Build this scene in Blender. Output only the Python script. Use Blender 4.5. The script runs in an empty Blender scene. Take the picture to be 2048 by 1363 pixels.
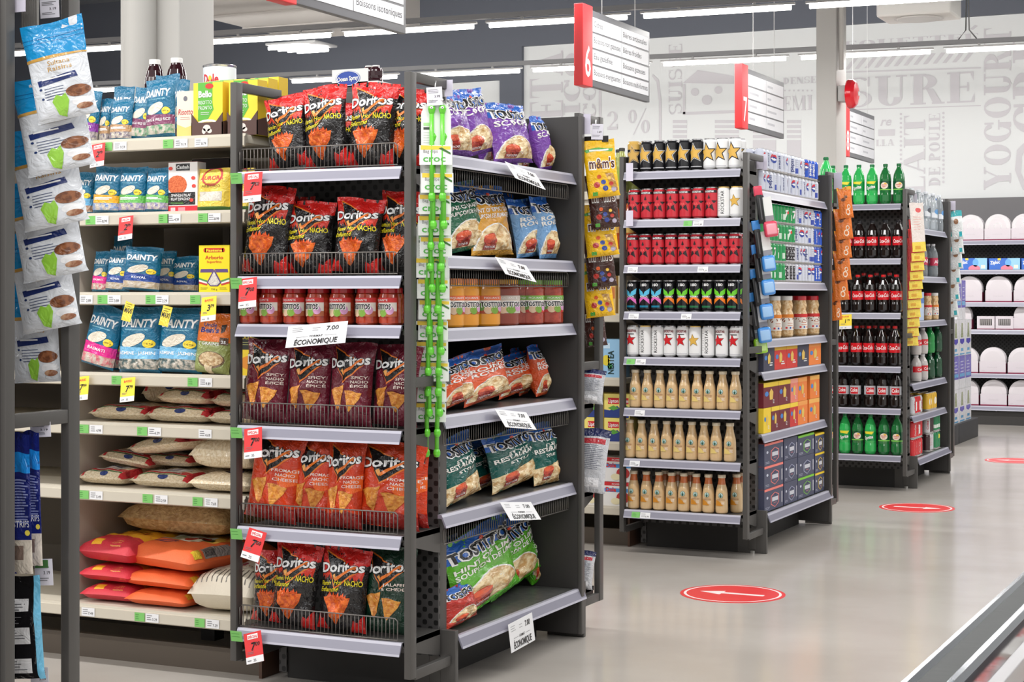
import bpy, bmesh, math, random
from math import sin, cos, pi, radians as R
from mathutils import Vector, Matrix, Euler
random.seed(7)
scene = bpy.context.scene
COL = scene.collection
# ---------------------------------------------------------------- camera
F, YH, AY = 3480.0, 587.4, 0.4409          # focal length (px of a 2048 frame), horizon row, yaw
CAM = Vector((2.6552, -4.8273, 1.3276))
cd = bpy.data.cameras.new('camera'); cam = bpy.data.objects.new('camera', cd); COL.objects.link(cam)
cam.location = CAM; cam.rotation_euler = (pi/2, 0, AY)
cd.sensor_width = 36; cd.lens = F/2048*36; cd.shift_y = -(681.5-YH)/2048
cd.clip_start = 0.05; cd.clip_end = 100
scene.camera = cam
FW = Vector((-sin(AY), cos(AY), 0)); RT = Vector((cos(AY), sin(AY), 0))
def un(px, py, ax, v):
    d = RT*((px-1024)/F)+FW+Vector((0, 0, -(py-YH)/F))
    return CAM+d*((v-CAM[ax])/d[ax])
def wx(px, y): return un(px, YH, 1, y).x
def wy(px, x): return un(px, YH, 0, x).y
def hz(px, py, y): return un(px, py, 1, y).z
def hx(px, py, x): return un(px, py, 0, x).z
# ---------------------------------------------------------------- light
scene.view_settings.view_transform = 'Standard'; scene.view_settings.look = 'None'
scene.view_settings.gamma = 1; scene.view_settings.use_curve_mapping = False
scene.view_settings.exposure = 0.0
w = bpy.data.worlds.new('store_world'); scene.world = w; w.use_nodes = True
w.node_tree.nodes['Background'].inputs[0].default_value = (1, .985, .97, 1)
w.node_tree.nodes['Background'].inputs[1].default_value = .7
ROWS = [-6.6, -3.7, -.8, 2.1, 5.05, 8.0, 10.95]      # rows of ceiling strip lights
for y in ROWS:
    ld = bpy.data.lights.new('strip_light_glow', 'AREA'); ld.shape = 'RECTANGLE'; ld.size = 15; ld.size_y = .12
    ld.energy = 250; ld.color = (1, .985, .965); ld.spread = pi
    lo = bpy.data.objects.new('strip_light_glow', ld); COL.objects.link(lo); lo.location = (-2.5, y, 3.46)
for y, a in ((10.95, 68), (8.0, 68)):               # added lights at the tube rows, aimed sideways to brighten the end wall
    ld = bpy.data.lights.new('wall_fill_light', 'AREA'); ld.shape = 'RECTANGLE'; ld.size = 15; ld.size_y = .1; ld.energy = 125 if y > 9 else 50; ld.color = (1, .985, .965)
    lo = bpy.data.objects.new('wall_fill_light', ld); COL.objects.link(lo); lo.location = (-2.5, y+.06, 3.5); lo.rotation_euler = (R(a+14), 0, 0)
# ---------------------------------------------------------------- materials
def lin(c):
    c = c/255
    return c/12.92 if c <= .04045 else ((c+.055)/1.055)**2.4
MATS = {}
def mat(rgb, rough=.5, metal=0., kind='', rgb2=None, scale=60., bump=0., bscale=40., emis=0., spec=.5, alpha=1., coat=0., trans=0., lo=.4, hi=.6):
    key = (rgb, rough, metal, kind, rgb2, scale, bump, bscale, emis, spec, alpha, coat, trans, lo, hi)
    if key in MATS: return MATS[key]
    m = bpy.data.materials.new('surface'); m.use_nodes = True; nt = m.node_tree; N = nt.nodes; L = nt.links
    b = N['Principled BSDF']
    c = (lin(rgb[0]), lin(rgb[1]), lin(rgb[2]), 1)
    b.inputs['Base Color'].default_value = c
    b.inputs['Roughness'].default_value = rough; b.inputs['Metallic'].default_value = metal
    b.inputs['Specular IOR Level'].default_value = spec
    if coat: b.inputs['Coat Weight'].default_value = coat; b.inputs['Coat Roughness'].default_value = .08
    if trans: b.inputs['Transmission Weight'].default_value = trans
    if alpha < 1: b.inputs['Alpha'].default_value = alpha
    if emis: b.inputs['Emission Color'].default_value = c; b.inputs['Emission Strength'].default_value = emis
    if rgb2 or bump: tc = N.new('ShaderNodeTexCoord')
    if rgb2:
        mx = N.new('ShaderNodeMix'); mx.data_type = 'RGBA'
        mx.inputs[6].default_value = c; mx.inputs[7].default_value = (lin(rgb2[0]), lin(rgb2[1]), lin(rgb2[2]), 1)
        if kind == 'holes':          # perforated sheet: staggered dots
            sx = N.new('ShaderNodeSeparateXYZ'); L.new(tc.outputs['Object'], sx.inputs[0])
            def s(o, k):
                a = N.new('ShaderNodeMath'); a.operation = 'MULTIPLY'; a.inputs[1].default_value = k; L.new(o, a.inputs[0])
                q = N.new('ShaderNodeMath'); q.operation = 'SINE'; L.new(a.outputs[0], q.inputs[0]); return q.outputs[0]
            ad = N.new('ShaderNodeMath'); ad.operation = 'ADD'; L.new(sx.outputs[0], ad.inputs[0]); L.new(sx.outputs[1], ad.inputs[1])
            p = N.new('ShaderNodeMath'); p.operation = 'MULTIPLY'; L.new(s(ad.outputs[0], scale), p.inputs[0]); L.new(s(sx.outputs[2], scale), p.inputs[1])
            g = N.new('ShaderNodeMath'); g.operation = 'GREATER_THAN'; g.inputs[1].default_value = .28; L.new(p.outputs[0], g.inputs[0]); L.new(g.outputs[0], mx.inputs[0])
        else:
            nz = N.new('ShaderNodeTexNoise'); nz.inputs['Scale'].default_value = scale; nz.inputs['Detail'].default_value = 4
            L.new(tc.outputs['Object'], nz.inputs[0])
            mr = N.new('ShaderNodeMapRange'); mr.inputs[1].default_value = lo; mr.inputs[2].default_value = hi
            L.new(nz.outputs[0], mr.inputs[0]); L.new(mr.outputs[0], mx.inputs[0])
        L.new(mx.outputs[2], b.inputs['Base Color'])
    if bump:
        nb = N.new('ShaderNodeTexNoise'); nb.inputs['Scale'].default_value = bscale; nb.inputs['Detail'].default_value = 2.5
        if kind != 'plain': nb.inputs['Distortion'].default_value = 1.6
        L.new(tc.outputs['Object'], nb.inputs[0])
        bp = N.new('ShaderNodeBump'); bp.inputs['Strength'].default_value = bump; bp.inputs['Distance'].default_value = .01
        L.new(nb.outputs[0], bp.inputs['Height']); L.new(bp.outputs[0], b.inputs['Normal'])
    MATS[key] = m
    return m
def film(r, g, b, rgb2=None, scale=70., rough=.13, bump=.7, bscale=30.):   # crinkled glossy packaging film
    return mat((r, g, b), rough, bump=bump, bscale=bscale, rgb2=rgb2, scale=scale, spec=.6)
def paper(r, g, b, rough=.55): return mat((r, g, b), rough)
def gloss(r, g, b, rough=.15): return mat((r, g, b), rough, coat=.3)
WHITE = (240, 240, 240)
STEEL = mat((82, 80, 78), .42, .15, spec=.4)
STEEL_D = mat((58, 56, 55), .5, spec=.35)
BLACKISH = mat((36, 34, 33), .6)
PERF = mat((74, 72, 72), .5, kind='holes', rgb2=(22, 21, 21), scale=150.)
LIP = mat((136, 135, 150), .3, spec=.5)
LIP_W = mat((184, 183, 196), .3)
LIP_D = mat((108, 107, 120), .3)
BEIGE = mat((200, 192, 176), .5)
BEIGE_D = mat((178, 170, 158), .55)
WIRE = mat((112, 108, 104), .35, .5)
# ---------------------------------------------------------------- mesh building
def tag(o, label=None, cat=None, group=None, kind=None):
    if label: o['label'] = label
    if cat: o['category'] = cat
    if group: o['group'] = group
    if kind: o['kind'] = kind
    return o
def empty(name, label=None, cat=None, group=None, loc=(0, 0, 0), rz=0.):
    o = bpy.data.objects.new(name, None); COL.objects.link(o); o.location = loc; o.rotation_euler = (0, 0, rz)
    return tag(o, label, cat, group)
class MB:
    def __init__(s): s.v = []; s.f = []; s.m = []; s.sm = []; s.mats = []
    def mi(s, m):
        if m not in s.mats: s.mats.append(m)
        return s.mats.index(m)
    def add(s, vs, fs, m, smooth=False):
        b = len(s.v); s.v.extend(tuple(v) for v in vs); k = s.mi(m)
        for f in fs: s.f.append(tuple(i+b for i in f)); s.m.append(k); s.sm.append(smooth)
    def box(s, lo, hi, m, ch=0.):
        x0, y0, z0 = lo; x1, y1, z1 = hi
        if ch <= 0:
            s.add([(x0,y0,z0),(x1,y0,z0),(x1,y1,z0),(x0,y1,z0),(x0,y0,z1),(x1,y0,z1),(x1,y1,z1),(x0,y1,z1)],
                  [(3,2,1,0),(4,5,6,7),(0,1,5,4),(1,2,6,5),(2,3,7,6),(3,0,4,7)], m); return s
        bm = bmesh.new(); bmesh.ops.create_cube(bm, size=1)
        for v in bm.verts: v.co = Vector(((x0+x1)/2+v.co.x*(x1-x0), (y0+y1)/2+v.co.y*(y1-y0), (z0+z1)/2+v.co.z*(z1-z0)))
        bmesh.ops.bevel(bm, geom=bm.edges[:], offset=ch, segments=2, affect='EDGES', profile=.6)
        bm.verts.index_update(); s.add([v.co for v in bm.verts], [[v.index for v in f.verts] for f in bm.faces], m, True); bm.free(); return s
    def tube(s, pts, r, m, n=8, smooth=True):
        pts = [Vector(p) for p in pts]; vs = []; fs = []
        for i, p in enumerate(pts):
            t = (pts[min(i+1, len(pts)-1)]-pts[max(i-1, 0)]).normalized()
            a = t.cross(Vector((0, 0, 1)) if abs(t.z) < .9 else Vector((1, 0, 0))).normalized(); c = t.cross(a)
            for k in range(n): vs.append(p+(a*cos(2*pi*k/n)+c*sin(2*pi*k/n))*r)
        for i in range(len(pts)-1):
            for k in range(n): fs.append((i*n+k, i*n+(k+1) % n, (i+1)*n+(k+1) % n, (i+1)*n+k))
        fs.append(tuple(range(n-1, -1, -1))); fs.append(tuple(len(vs)-n+k for k in range(n)))
        s.add(vs, fs, m, smooth); return s
    def lathe(s, prof, m, n=20, c=(0, 0), mf=None, a0=0., a1=2*pi):
        full = a1-a0 > 6.28; k = n if full else n+1
        for i in range(len(prof)-1):
            (r0, z0), (r1, z1) = prof[i], prof[i+1]; vs = []; fs = []
            for (r, z) in ((r0, z0), (r1, z1)):
                for j in range(k):
                    a = a0+(a1-a0)*j/n; vs.append((c[0]+r*cos(a), c[1]+r*sin(a), z))
            for j in range(n): fs.append((j, (j+1) % k, k+(j+1) % k, k+j))
            s.add(vs, fs, mf[i] if mf else m, True)
        return s
    def ext(s, prof, ax, lo, hi, m, smooth=False, caps=True, mf=None):   # prof in the two other axes, in cyclic order, along axis ax
        n = len(prof)
        def P(t, q): return {0: (t, q[0], q[1]), 1: (q[0], t, q[1]), 2: (q[0], q[1], t)}[ax]
        for i in range(n):
            a, b = prof[i], prof[(i+1) % n]
            s.add([P(lo, a), P(hi, a), P(hi, b), P(lo, b)], [(0, 1, 2, 3)], mf[i] if mf else m, smooth)
        if caps: s.add([P(lo, q) for q in prof], [tuple(range(n))], m); s.add([P(hi, q) for q in prof], [tuple(range(n-1, -1, -1))], m)
        return s
    def decal(s, vs, fs, S, m, layer=1):      # flat art (x, y) laid on a surface S: cut along the surface's own grid lines, lifted a hair
        k = s.mi(m); xs, ys, P = S.xs, S.ys, S.at; off = S.lift*layer; cache = {}
        for f in fs:
            poly = [vs[i] for i in f]
            for px in strips(poly, 0, xs):
                for q in strips(px, 1, ys):
                    idx = []
                    for p in q:
                        kk = (round(p[0], 5), round(p[1], 5))
                        if kk not in cache: cache[kk] = len(s.v); s.v.append(P(p[0], p[1], off))
                        if not idx or idx[-1] != cache[kk]: idx.append(cache[kk])
                    if len(idx) > 2 and len(set(idx)) == len(idx): s.f.append(tuple(idx)); s.m.append(k); s.sm.append(True)
    def mesh(s):
        me = bpy.data.meshes.new('mesh'); me.from_pydata(s.v, [], s.f)
        for m in s.mats: me.materials.append(m)
        me.polygons.foreach_set('material_index', s.m); me.polygons.foreach_set('use_smooth', s.sm); me.update(); return me
    def weld(s, d=1e-6):
        bm = bmesh.new(); me = s.mesh(); bm.from_mesh(me); bmesh.ops.remove_doubles(bm, verts=bm.verts, dist=d); bm.to_mesh(me); bm.free(); return me
    def build(s, name, parent=None, loc=None, weld=False, **kw):
        o = bpy.data.objects.new(name, s.weld() if weld else s.mesh()); COL.objects.link(o)
        if parent: o.parent = parent
        if loc: o.location = loc
        return tag(o, **kw)
def clip(poly, ax, v, keep):      # keep side: +1 above v, -1 below
    out = []; n = len(poly)
    for i in range(n):
        a, b = poly[i], poly[(i+1) % n]; da, db = (a[ax]-v)*keep, (b[ax]-v)*keep
        if da >= -1e-9: out.append(a)
        if (da > 1e-9 and db < -1e-9) or (da < -1e-9 and db > 1e-9):
            t = da/(da-db); out.append((a[0]+(b[0]-a[0])*t, a[1]+(b[1]-a[1])*t))
    return out
def strips(poly, ax, lines):
    lo = min(p[ax] for p in poly); hi = max(p[ax] for p in poly); res = []
    for i in range(len(lines)-1):
        a, b = lines[i], lines[i+1]
        if b <= lo+1e-7 or a >= hi-1e-7: continue
        q = poly
        if lo < a: q = clip(q, ax, a, 1)
        if len(q) > 2 and hi > b: q = clip(q, ax, b, -1)
        if len(q) > 2: res.append(q)
    return res
class Grid:     # a surface given by a grid of points over uniform (x, y)
    def __init__(s, xs, ys, pts, nrm, lift=.0006): s.xs = xs; s.ys = ys; s.p = pts; s.n = nrm; s.lift = lift
    def at(s, x, y, off):
        xs, ys = s.xs, s.ys; nx, ny = len(xs)-1, len(ys)-1
        fx = (x-xs[0])/(xs[-1]-xs[0])*nx; fy = (y-ys[0])/(ys[-1]-ys[0])*ny
        i = min(max(int(fx), 0), nx-1); j = min(max(int(fy), 0), ny-1); a = fx-i; b = fy-j
        def mix(g):
            q = g[j][i].lerp(g[j][i+1], a); r = g[j+1][i].lerp(g[j+1][i+1], a); return q.lerp(r, b)
        return tuple(mix(s.p)+mix(s.n)*off)
class Plane:     # flat panel: origin, x direction, y direction
    def __init__(s, o, dx, dy, w, h, lift=.0006):
        s.o = Vector(o); s.dx = Vector(dx); s.dy = Vector(dy); s.nn = s.dx.cross(s.dy); s.xs = [-w/2, w/2]; s.ys = [0, h]; s.lift = lift
    def at(s, x, y, off): return tuple(s.o+s.dx*x+s.dy*y+s.nn*off)
class Cyl:       # wrapped on an upright body of revolution r(z), seen from -Y
    def __init__(s, rf, z0, z1, nx=14, ny=1, lift=.0004, ang=pi*.95):
        s.rf = rf; r = max(rf(z0), rf((z0+z1)/2)); s.r = r; s.xs = [(-ang/2+ang*i/nx)*r for i in range(nx+1)]; s.ys = [z0+(z1-z0)*i/ny for i in range(ny+1)]; s.lift = lift
    def at(s, x, y, off):
        r = s.rf(y)+off; a = x/s.r; return (r*sin(a), -r*cos(a), y)
_T = {}
def glyphs(txt, bold=0., shear=0., res=2, space=1.):
    key = (txt, bold, shear, res, space)
    if key not in _T:
        cu = bpy.data.curves.new('lettering', 'FONT'); cu.body = txt; cu.size = 1; cu.offset = bold; cu.shear = shear; cu.resolution_u = res; cu.space_character = space
        o = bpy.data.objects.new('lettering', cu); me = o.to_mesh()
        vs = [(v.co.x, v.co.y) for v in me.vertices]; fs = [tuple(p.vertices) for p in me.polygons]
        o.to_mesh_clear(); bpy.data.objects.remove(o); bpy.data.curves.remove(cu)
        _T[key] = (vs, fs)
    return _T[key]
def text(mb, S, txt, x, y, size, m, layer=1, ang=0., bold=0., shear=0., width=None, align='c', res=2, sy=1., arc=0.):
    """lettering centred (or left-aligned) on x, base line y, cap height size; width squeezes it to a length"""
    vs, fs = glyphs(txt, bold, shear, res)
    if not vs: return
    v0, _ = glyphs(txt, 0, shear, res)
    x0 = min(v[0] for v in v0); x1 = max(v[0] for v in v0); k = size/.73; kx = k
    if width: kx = width/(x1-x0)
    ox = -(x0+x1)/2 if align == 'c' else -x0
    ca, sa = cos(ang), sin(ang); out = []
    for (a, b) in vs:
        p = (a+ox)*kx; q = b*k*sy+arc*p*p
        out.append((x+p*ca-q*sa, y+p*sa+q*ca))
    mb.decal(out, fs, S, m, layer)
def poly(mb, S, pts, m, layer=1):
    n = len(pts)
    if n > 4:
        from mathutils.geometry import tessellate_polygon
        tr = tessellate_polygon([[Vector((p[0], p[1], 0)) for p in pts]]); mb.decal(pts, [t for t in tr], S, m, layer)
    else: mb.decal(pts, [tuple(range(n))], S, m, layer)
def rect(mb, S, x0, y0, x1, y1, m, layer=1): mb.decal([(x0, y0), (x1, y0), (x1, y1), (x0, y1)], [(0, 1, 2, 3)], S, m, layer)
def disc(mb, S, x, y, rx, ry, m, layer=1, n=16, ang=0.):
    c, s_ = cos(ang), sin(ang)
    pts = [(x+rx*cos(2*pi*i/n)*c-ry*sin(2*pi*i/n)*s_, y+rx*cos(2*pi*i/n)*s_+ry*sin(2*pi*i/n)*c) for i in range(n)]
    mb.decal(pts+[(x, y)], [(i, (i+1) % n, n) for i in range(n)], S, m, layer)
def ring(mb, S, x, y, r0, r1, m, layer=1, n=24, sy=1.):
    pts = [(x+r*cos(2*pi*i/n), y+r*sin(2*pi*i/n)*sy) for r in (r0, r1) for i in range(n)]
    mb.decal(pts, [(i, (i+1) % n, n+(i+1) % n, n+i) for i in range(n)], S, m, layer)
def star(mb, S, x, y, r, m, layer=1, q=.42, a0=pi/2, sx=1.):
    pts = [(x+sx*(r if i % 2 == 0 else r*q)*cos(a0+pi*i/5), y+(r if i % 2 == 0 else r*q)*sin(a0+pi*i/5)) for i in range(10)]
    mb.decal(pts+[(x, y)], [(i, (i+1) % 10, 10) for i in range(10)], S, m, layer)
def lines(mb, S, x0, x1, y, n, dy, m, layer=1, h=.0015, ragged=True):     # small print as fine rules
    for i in range(n):
        a = x1-(random.random()*.3*(x1-x0) if ragged else 0); rect(mb, S, x0, y-i*dy, a, y-i*dy+h, m, layer)
ORD = 'first second third fourth fifth sixth seventh eighth ninth tenth eleventh twelfth thirteenth fourteenth fifteenth sixteenth'.split()
# ================================================================ the building
def slab(name, lo, hi, m, parent=None, kind='structure'):
    mb = MB(); mb.box(lo, hi, m); return mb.build(name, parent, kind=None if parent else kind)
FLOOR = mat((186, 179, 171), .16, rgb2=(196, 190, 183), scale=1.3, spec=.5, bump=.02, bscale=3.)
slab('floor', (-14, -7, -.1), (9, 14, 0), FLOOR)
YW = 13.8
wb = slab('wall_back', (-14, YW, 0), (9, YW+.1, 5.2), mat((226, 228, 228), .7))
DARKW = mat((98, 102, 112), .7)
mb = MB(); mb.box((-14, YW-.06, 4.24), (9, YW, 5.2), DARKW); mb.box((-14, YW-.06, 3.86), (-5.98, YW, 4.24), DARKW)
mb.box((-14, YW-.06, 0), (-7.1, YW, 3.86), DARKW); mb.box((-6.27, YW-.06, 0), (-5.98, YW, 3.86), DARKW); mb.build('dark_cladding', wb)
slab('wall_left', (-14.1, -7, 0), (-14, 14, 5.2), DARKW)
slab('ceiling', (-14, -1.5, 5.2), (9, 14, 5.3), mat((112, 114, 118), .8))
mb = MB()
for i in range(12): mb.box((-14, -1+i*1.25, 5.0), (9, -.92+i*1.25, 5.2), mat((96, 99, 104), .7))
mb.build('trim_1', kind='structure')          # ceiling joists
# ---- the wall mural: pale grey serif lettering
MUR = mat((207, 204, 208), .7)
MS = Plane((0, YW-.003, 0), (1, 0, 0), (0, 0, 1), 40, 8, .002)
def serif(ch):
    """condensed slab-and-hairline capitals in a unit-high cell: (polygons, width)"""
    t, T, s = .055, .24, .09
    def st(x): return [(x, 0), (x+T, 0), (x+T, 1), (x, 1)]
    def sf(x, y, w=None): w = w or T+2*s; return [(x-s, y), (x-s+w, y), (x-s+w, y+t), (x-s, y+t)]
    def th(x0, y0, x1, y1): return [(x0, y0), (x1, y0), (x1, y1), (x0, y1)]
    def bowl(cx, cy, rx, ry, a0, a1, k=.42, n=18):
        o = []
        for i in range(n):
            q = [a0+(a1-a0)*i/n, a0+(a1-a0)*(i+1)/n]
            for j in (0,): o.append([(cx+rx*cos(q[0]), cy+ry*sin(q[0])), (cx+rx*cos(q[1]), cy+ry*sin(q[1])), (cx+rx*k*cos(q[1]), cy+(ry-t)*sin(q[1])), (cx+rx*k*cos(q[0]), cy+(ry-t)*sin(q[0]))])
        return o
    if ch == 'I': return [st(s), sf(s, 0), sf(s, 1-t)], T+2*s
    if ch == 'L': return [st(s), sf(s, 0), sf(s, 1-t), th(s, 0, .72, t), [(.62, 0), (.72, 0), (.72, .3)]], .76
    if ch in 'EF':
        p = [st(s), sf(s, 0), sf(s, 1-t), th(s, 1-t, .7, 1), [(.6, 1), (.7, 1), (.7, .7)], th(s, .48, .55, .48+t), th(.53, .36, .57, .66)]
        if ch == 'E': p += [th(s, 0, .72, t), [(.62, 0), (.72, 0), (.72, .3)]]
        return p, .78
    if ch == 'T': return [st(.28), sf(.28, 0), th(.02, 1-t, .78, 1), [(.02, 1), (.12, 1), (.02, .68)], [(.68, 1), (.78, 1), (.78, .68)]], .8
    if ch in 'OG0CQ':
        p = bowl(.42, .5, .42, .5, .5 if ch in 'GC' else 0, 2*pi-(.5 if ch in 'GC' else 0))
        if ch == 'G': p += [th(.6, 0, .8, .42), th(.5, .42, .9, .42+t)]
        if ch in 'CG': p += [th(.72, .64, .8, .98)]
        return p, .88 if ch != 'G' else .92
    if ch == 'U': return [[(s, .25), (s+T, .25), (s+T, 1), (s, 1)], sf(s, 1-t), th(.68, .25, .68+t, 1), sf(.66, 1-t, .3)]+bowl(.41, .28, .32, .28, pi, 2*pi, .3), .9
    if ch in 'RPDB':
        p = [st(s), sf(s, 0), sf(s, 1-t)]
        if ch == 'D': p += bowl(s+T-.06, .5, .5, .5, -pi/2, pi/2, .5)
        else: p += bowl(s+T-.06, .74, .44, .26, -pi/2, pi/2, .45)
        if ch == 'R': p += [[(.42, .5), (.6, .5), (.86, 0), (.62, 0)], th(.58, 0, .92, t)]
        return p, .92 if ch in 'RD' else .8
    if ch == 'S':
        p = []
        for i in range(14):
            a = [.25*pi+i*1.25*pi/14, .25*pi+(i+1)*1.25*pi/14]
            for sg in (1, -1):
                def q(b, r): return (.38+sg*r*.36*cos(b), .5+sg*(.25+r*.27*sin(b)-.02))
                th_ = .35+.5*abs(cos((a[0]+a[1])/2)); p.append([q(a[0], 1), q(a[1], 1), q(a[1], 1-.45*th_), q(a[0], 1-.45*th_)])
        return p+[th(.62, .68, .68, 1), th(.08, 0, .14, .32)], .78
    if ch == 'A': return [[(.36, 1), (.56, 1), (.9, 0), (.62, 0)], [(.38, 1), (.44, 1), (.12, 0), (.06, 0)], th(.2, .3, .66, .3+t), th(0, 0, .24, t), th(.54, 0, .98, t)], .98
    if ch == 'Y': return [[(0, 1), (.28, 1), (.56, .45), (.3, .45)], [(.74, 1), (.8, 1), (.5, .45), (.44, .45)], th(.3, 0, .54, .47), th(-.04, 1-t, .36, 1), th(.62, 1-t, .9, 1), sf(.3, 0)], .9
    if ch in 'MN':
        e = 1.0 if ch == 'M' else .8
        p = [th(.1, 0, .1+t, 1), th(0, 0, .26, t), th(e-.06, 0, e+(T-.06 if ch == 'M' else t-.06), 1), sf(e-.06, 0)]
        p += [[(.06, 1), (.3, 1), (.62, 0), (.5, 0)], [(e-.02, 1), (e+.04, 1), (.6, 0), (.54, 0)]] if ch == 'M' else [[(.06, 1), (.3, 1), (e, 0), (e-.2, 0)]]
        return p, e+.36 if ch == 'M' else e+.16
    if ch == '2': return bowl(.36, .7, .34, .3, -.3*pi, .95*pi, .4)+[[(.5, .5), (.66, .58), (.2, .14), (.04, .1)], th(.04, 0, .7, .16), th(.64, .1, .7, .3)], .8
    if ch == '%': return bowl(.24, .72, .22, .28, 0, 2*pi)+bowl(.92, .28, .22, .28, 0, 2*pi)+[[(.26, -.05), (.31, -.05), (.98, 1.05), (.93, 1.05)]], 1.2
    return [], .4
def mural(word, X, Z, h, width, vert=False, nm='mural_word'):
    mb = MB(); cur = 0; out = []
    for ch in word:
        ps, wd = serif(ch)
        for p in ps: out.append([(a+cur, b) for a, b in p])
        cur += wd+.06
    k = width/cur
    for i, p in enumerate(out):
        q = [(X-b*h, Z+a*k) if vert else (X+a*k, Z+b*h) for a, b in p]
        mb.decal(q, [tuple(range(len(q)))], MS, MUR, 1+.3*(i % 7))
    return mb.build(nm, wb)
def mpx(px, py): return wx(px, YW), hz(px, py, YW)
def mword(word, x0, y0, x1, y1, vert=False):      # pixel box of the word on the wall
    X0, Z0 = mpx(x0, y1); X1, Z1 = mpx(x1, y0)
    if vert: mural(word, X1, Z0, X1-X0, Z1-Z0, True)
    else: mural(word, X0, Z0, Z1-Z0, X1-X0)
def mshape(pts, nm='mural_motif'):
    mb = MB(); P = [[mpx(*p) for p in q] for q in pts]
    for q in P: poly(mb, MS, q, MUR)
    mb.build(nm, wb)
mword('FOUETTEE', 1686, 66, 1962, 97); mshape([[(1940, 58), (1950, 50), (1956, 52), (1946, 60)]])
mshape([[(1690+i*19.5, 139-i*1.3), (1698+i*19.5, 139-i*1.3), (1716+i*19.5, 117-i*1.3), (1707+i*19.5, 117-i*1.3)] for i in range(13)], 'mural_hatching')
mword('SURE', 1690, 142, 1958, 216)
for a in ((1684, 143, 1962, 146), (1684, 219, 1962, 221)): mshape([[(a[0], a[1]), (a[2], a[1]-9), (a[2], a[3]-9), (a[0], a[3])]])
mshape([[(1802+2.6*cos(t*pi/4), 228+k*9+2.6*sin(t*pi/4)) for t in range(8)] for k in range(12)]+[[(1887+2.6*cos(t*pi/4), 226+k*8.6+2.6*sin(t*pi/4)) for t in range(8)] for k in range(17)], 'mural_dots')
mword('LAIT', 1808, 226, 1850, 390, True); mword('DE POULE', 1858, 224, 1880, 372, True)
mword('YOGOURT', 1968, 50, 2022, 378, True); mword('CRE', 2026, 60, 2100, 268, True)
mshape([[(2030, 340), (2034, 300), (2050, 284), (2080, 284), (2080, 298), (2052, 298), (2044, 312), (2042, 345), (2052, 366), (2080, 370), (2080, 384), (2046, 380)]])
mshape([[(1757, 259), (1790, 258), (1790, 271), (1757, 272)]]); mword('LLA', 1752, 278, 1790, 292)
mb = MB(); X, Z = mpx(1772, 251); text(mb, MS, 're', X, Z, .1, MUR, shear=.3, bold=.02); mb.build('mural_word', wb)
mword('DENSE', 1566, 152, 1634, 169); mword('EMI', 1566, 190, 1626, 222)
mshape([[(1570+k*9+2*cos(t*pi/3), 181+2*sin(t*pi/3)) for t in range(6)] for k in range(7)], 'mural_dots')
mshape([[(1366, 166), (1396, 140), (1468, 152), (1468, 168)], [(1366, 168), (1371, 168), (1371, 228), (1366, 228)], [(1366, 224), (1470, 220), (1470, 226), (1366, 230)]]
       +[[(cx+r*cos(t*pi/7), cy+r*sin(t*pi/7)) for t in range(14)] for cx, cy, r in ((1390, 184, 8), (1414, 200, 10), (1437, 180, 8))], 'mural_cheese')
mword('2', 1214, 222, 1240, 260); mword('%', 1256, 218, 1304, 268)
mshape([[(1198, 330), (1203, 330), (1203, 180), (1212, 160), (1208, 157), (1198, 178)], [(1318, 330), (1323, 330), (1323, 200), (1318, 160), (1306, 148), (1304, 152), (1313, 164), (1318, 202)]])
mword('SUISSE', 1338, 84, 1364, 230, True)
mshape([[(x0, y), (x1, y), (x1, y+6), (x0, y+6)] for x0, x1 in ((1346, 1374), (1430, 1478), (1506, 1552), (1574, 1602)) for y in (240, 250, 260, 270)]
       +[[(x0, 280), (x1, 280), (x1, 400), (x0, 400)] for x0, x1 in ((1346, 1374), (1424, 1484), (1506, 1552), (1574, 1602))], 'mural_stripes')
mword('ETA', 1060, 98, 1126, 240, True); mword('ICO', 1128, 100, 1160, 230, True); mword('CON', 1166, 120, 1192, 240, True)
# ---- columns
def column(name, lo, hi, m, pipe=None):
    mb = MB(); mb.box(lo, hi, m, .01); o = mb.build(name, kind='structure')
    if pipe: q = MB(); q.tube([(pipe[0], pipe[1], 0 if len(pipe) < 4 else pipe[3]), (pipe[0], pipe[1], 5.2)], pipe[2], m, 20); q.build('pipe', o)
    return o
COLM = mat((190, 188, 184), .6)
column('column_1', (-1.86, .96, 0), (-1.56, 1.2, 5.2), COLM, (-1.727, .92, .066))
xa, xb = wx(1632, 10.2), wx(1686, 10.2)
c2 = column('column_2', (xa, 10.2, 0), (xb-.06, 10.55, 5.2), mat((190, 187, 183), .6), (xb-.03, 10.25, .022, 3.3))
mb = MB(); mb.tube([(-1.975, .98, 0), (-1.975, .98, 2)], .062, mat((196, 190, 180), .5), 20); mb.lathe([(.1, 0), (.1, .03), (.07, .05), (.062, .1)], mat((196, 190, 180), .5), 20, (-1.975, .98))
tag(mb.build('drain_pipe'), 'grey drain pipe rising behind the beige shelving', 'pipe')
# fire bell on the column
bx, bz = wx(1697, 10.15), hz(1697, 184, 10.15)
t = empty('fire_bell', 'red round fire alarm bell mounted on the column', 'alarm bell', loc=(xb, 10.3, bz))
mb = MB(); mb.lathe([(0, .115), (.05, .11), (.1, .095), (.125, .07), (.13, .03), (.125, .02), (0, .02)], mat((226, 28, 44), .2, coat=.5), 28); o = mb.build('gong', t); o.rotation_euler = (0, pi/2, 0)
mb = MB(); mb.lathe([(0, .122), (.018, .12), (.022, .11)], mat((230, 230, 230), .3), 16); o = mb.build('centre_cap', t); o.rotation_euler = (0, pi/2, 0)
mb = MB(); mb.box((-.05, -.09, -.07), (.02, .05, .07), mat((176, 174, 172), .4), .006); mb.build('back_box', t)
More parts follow.
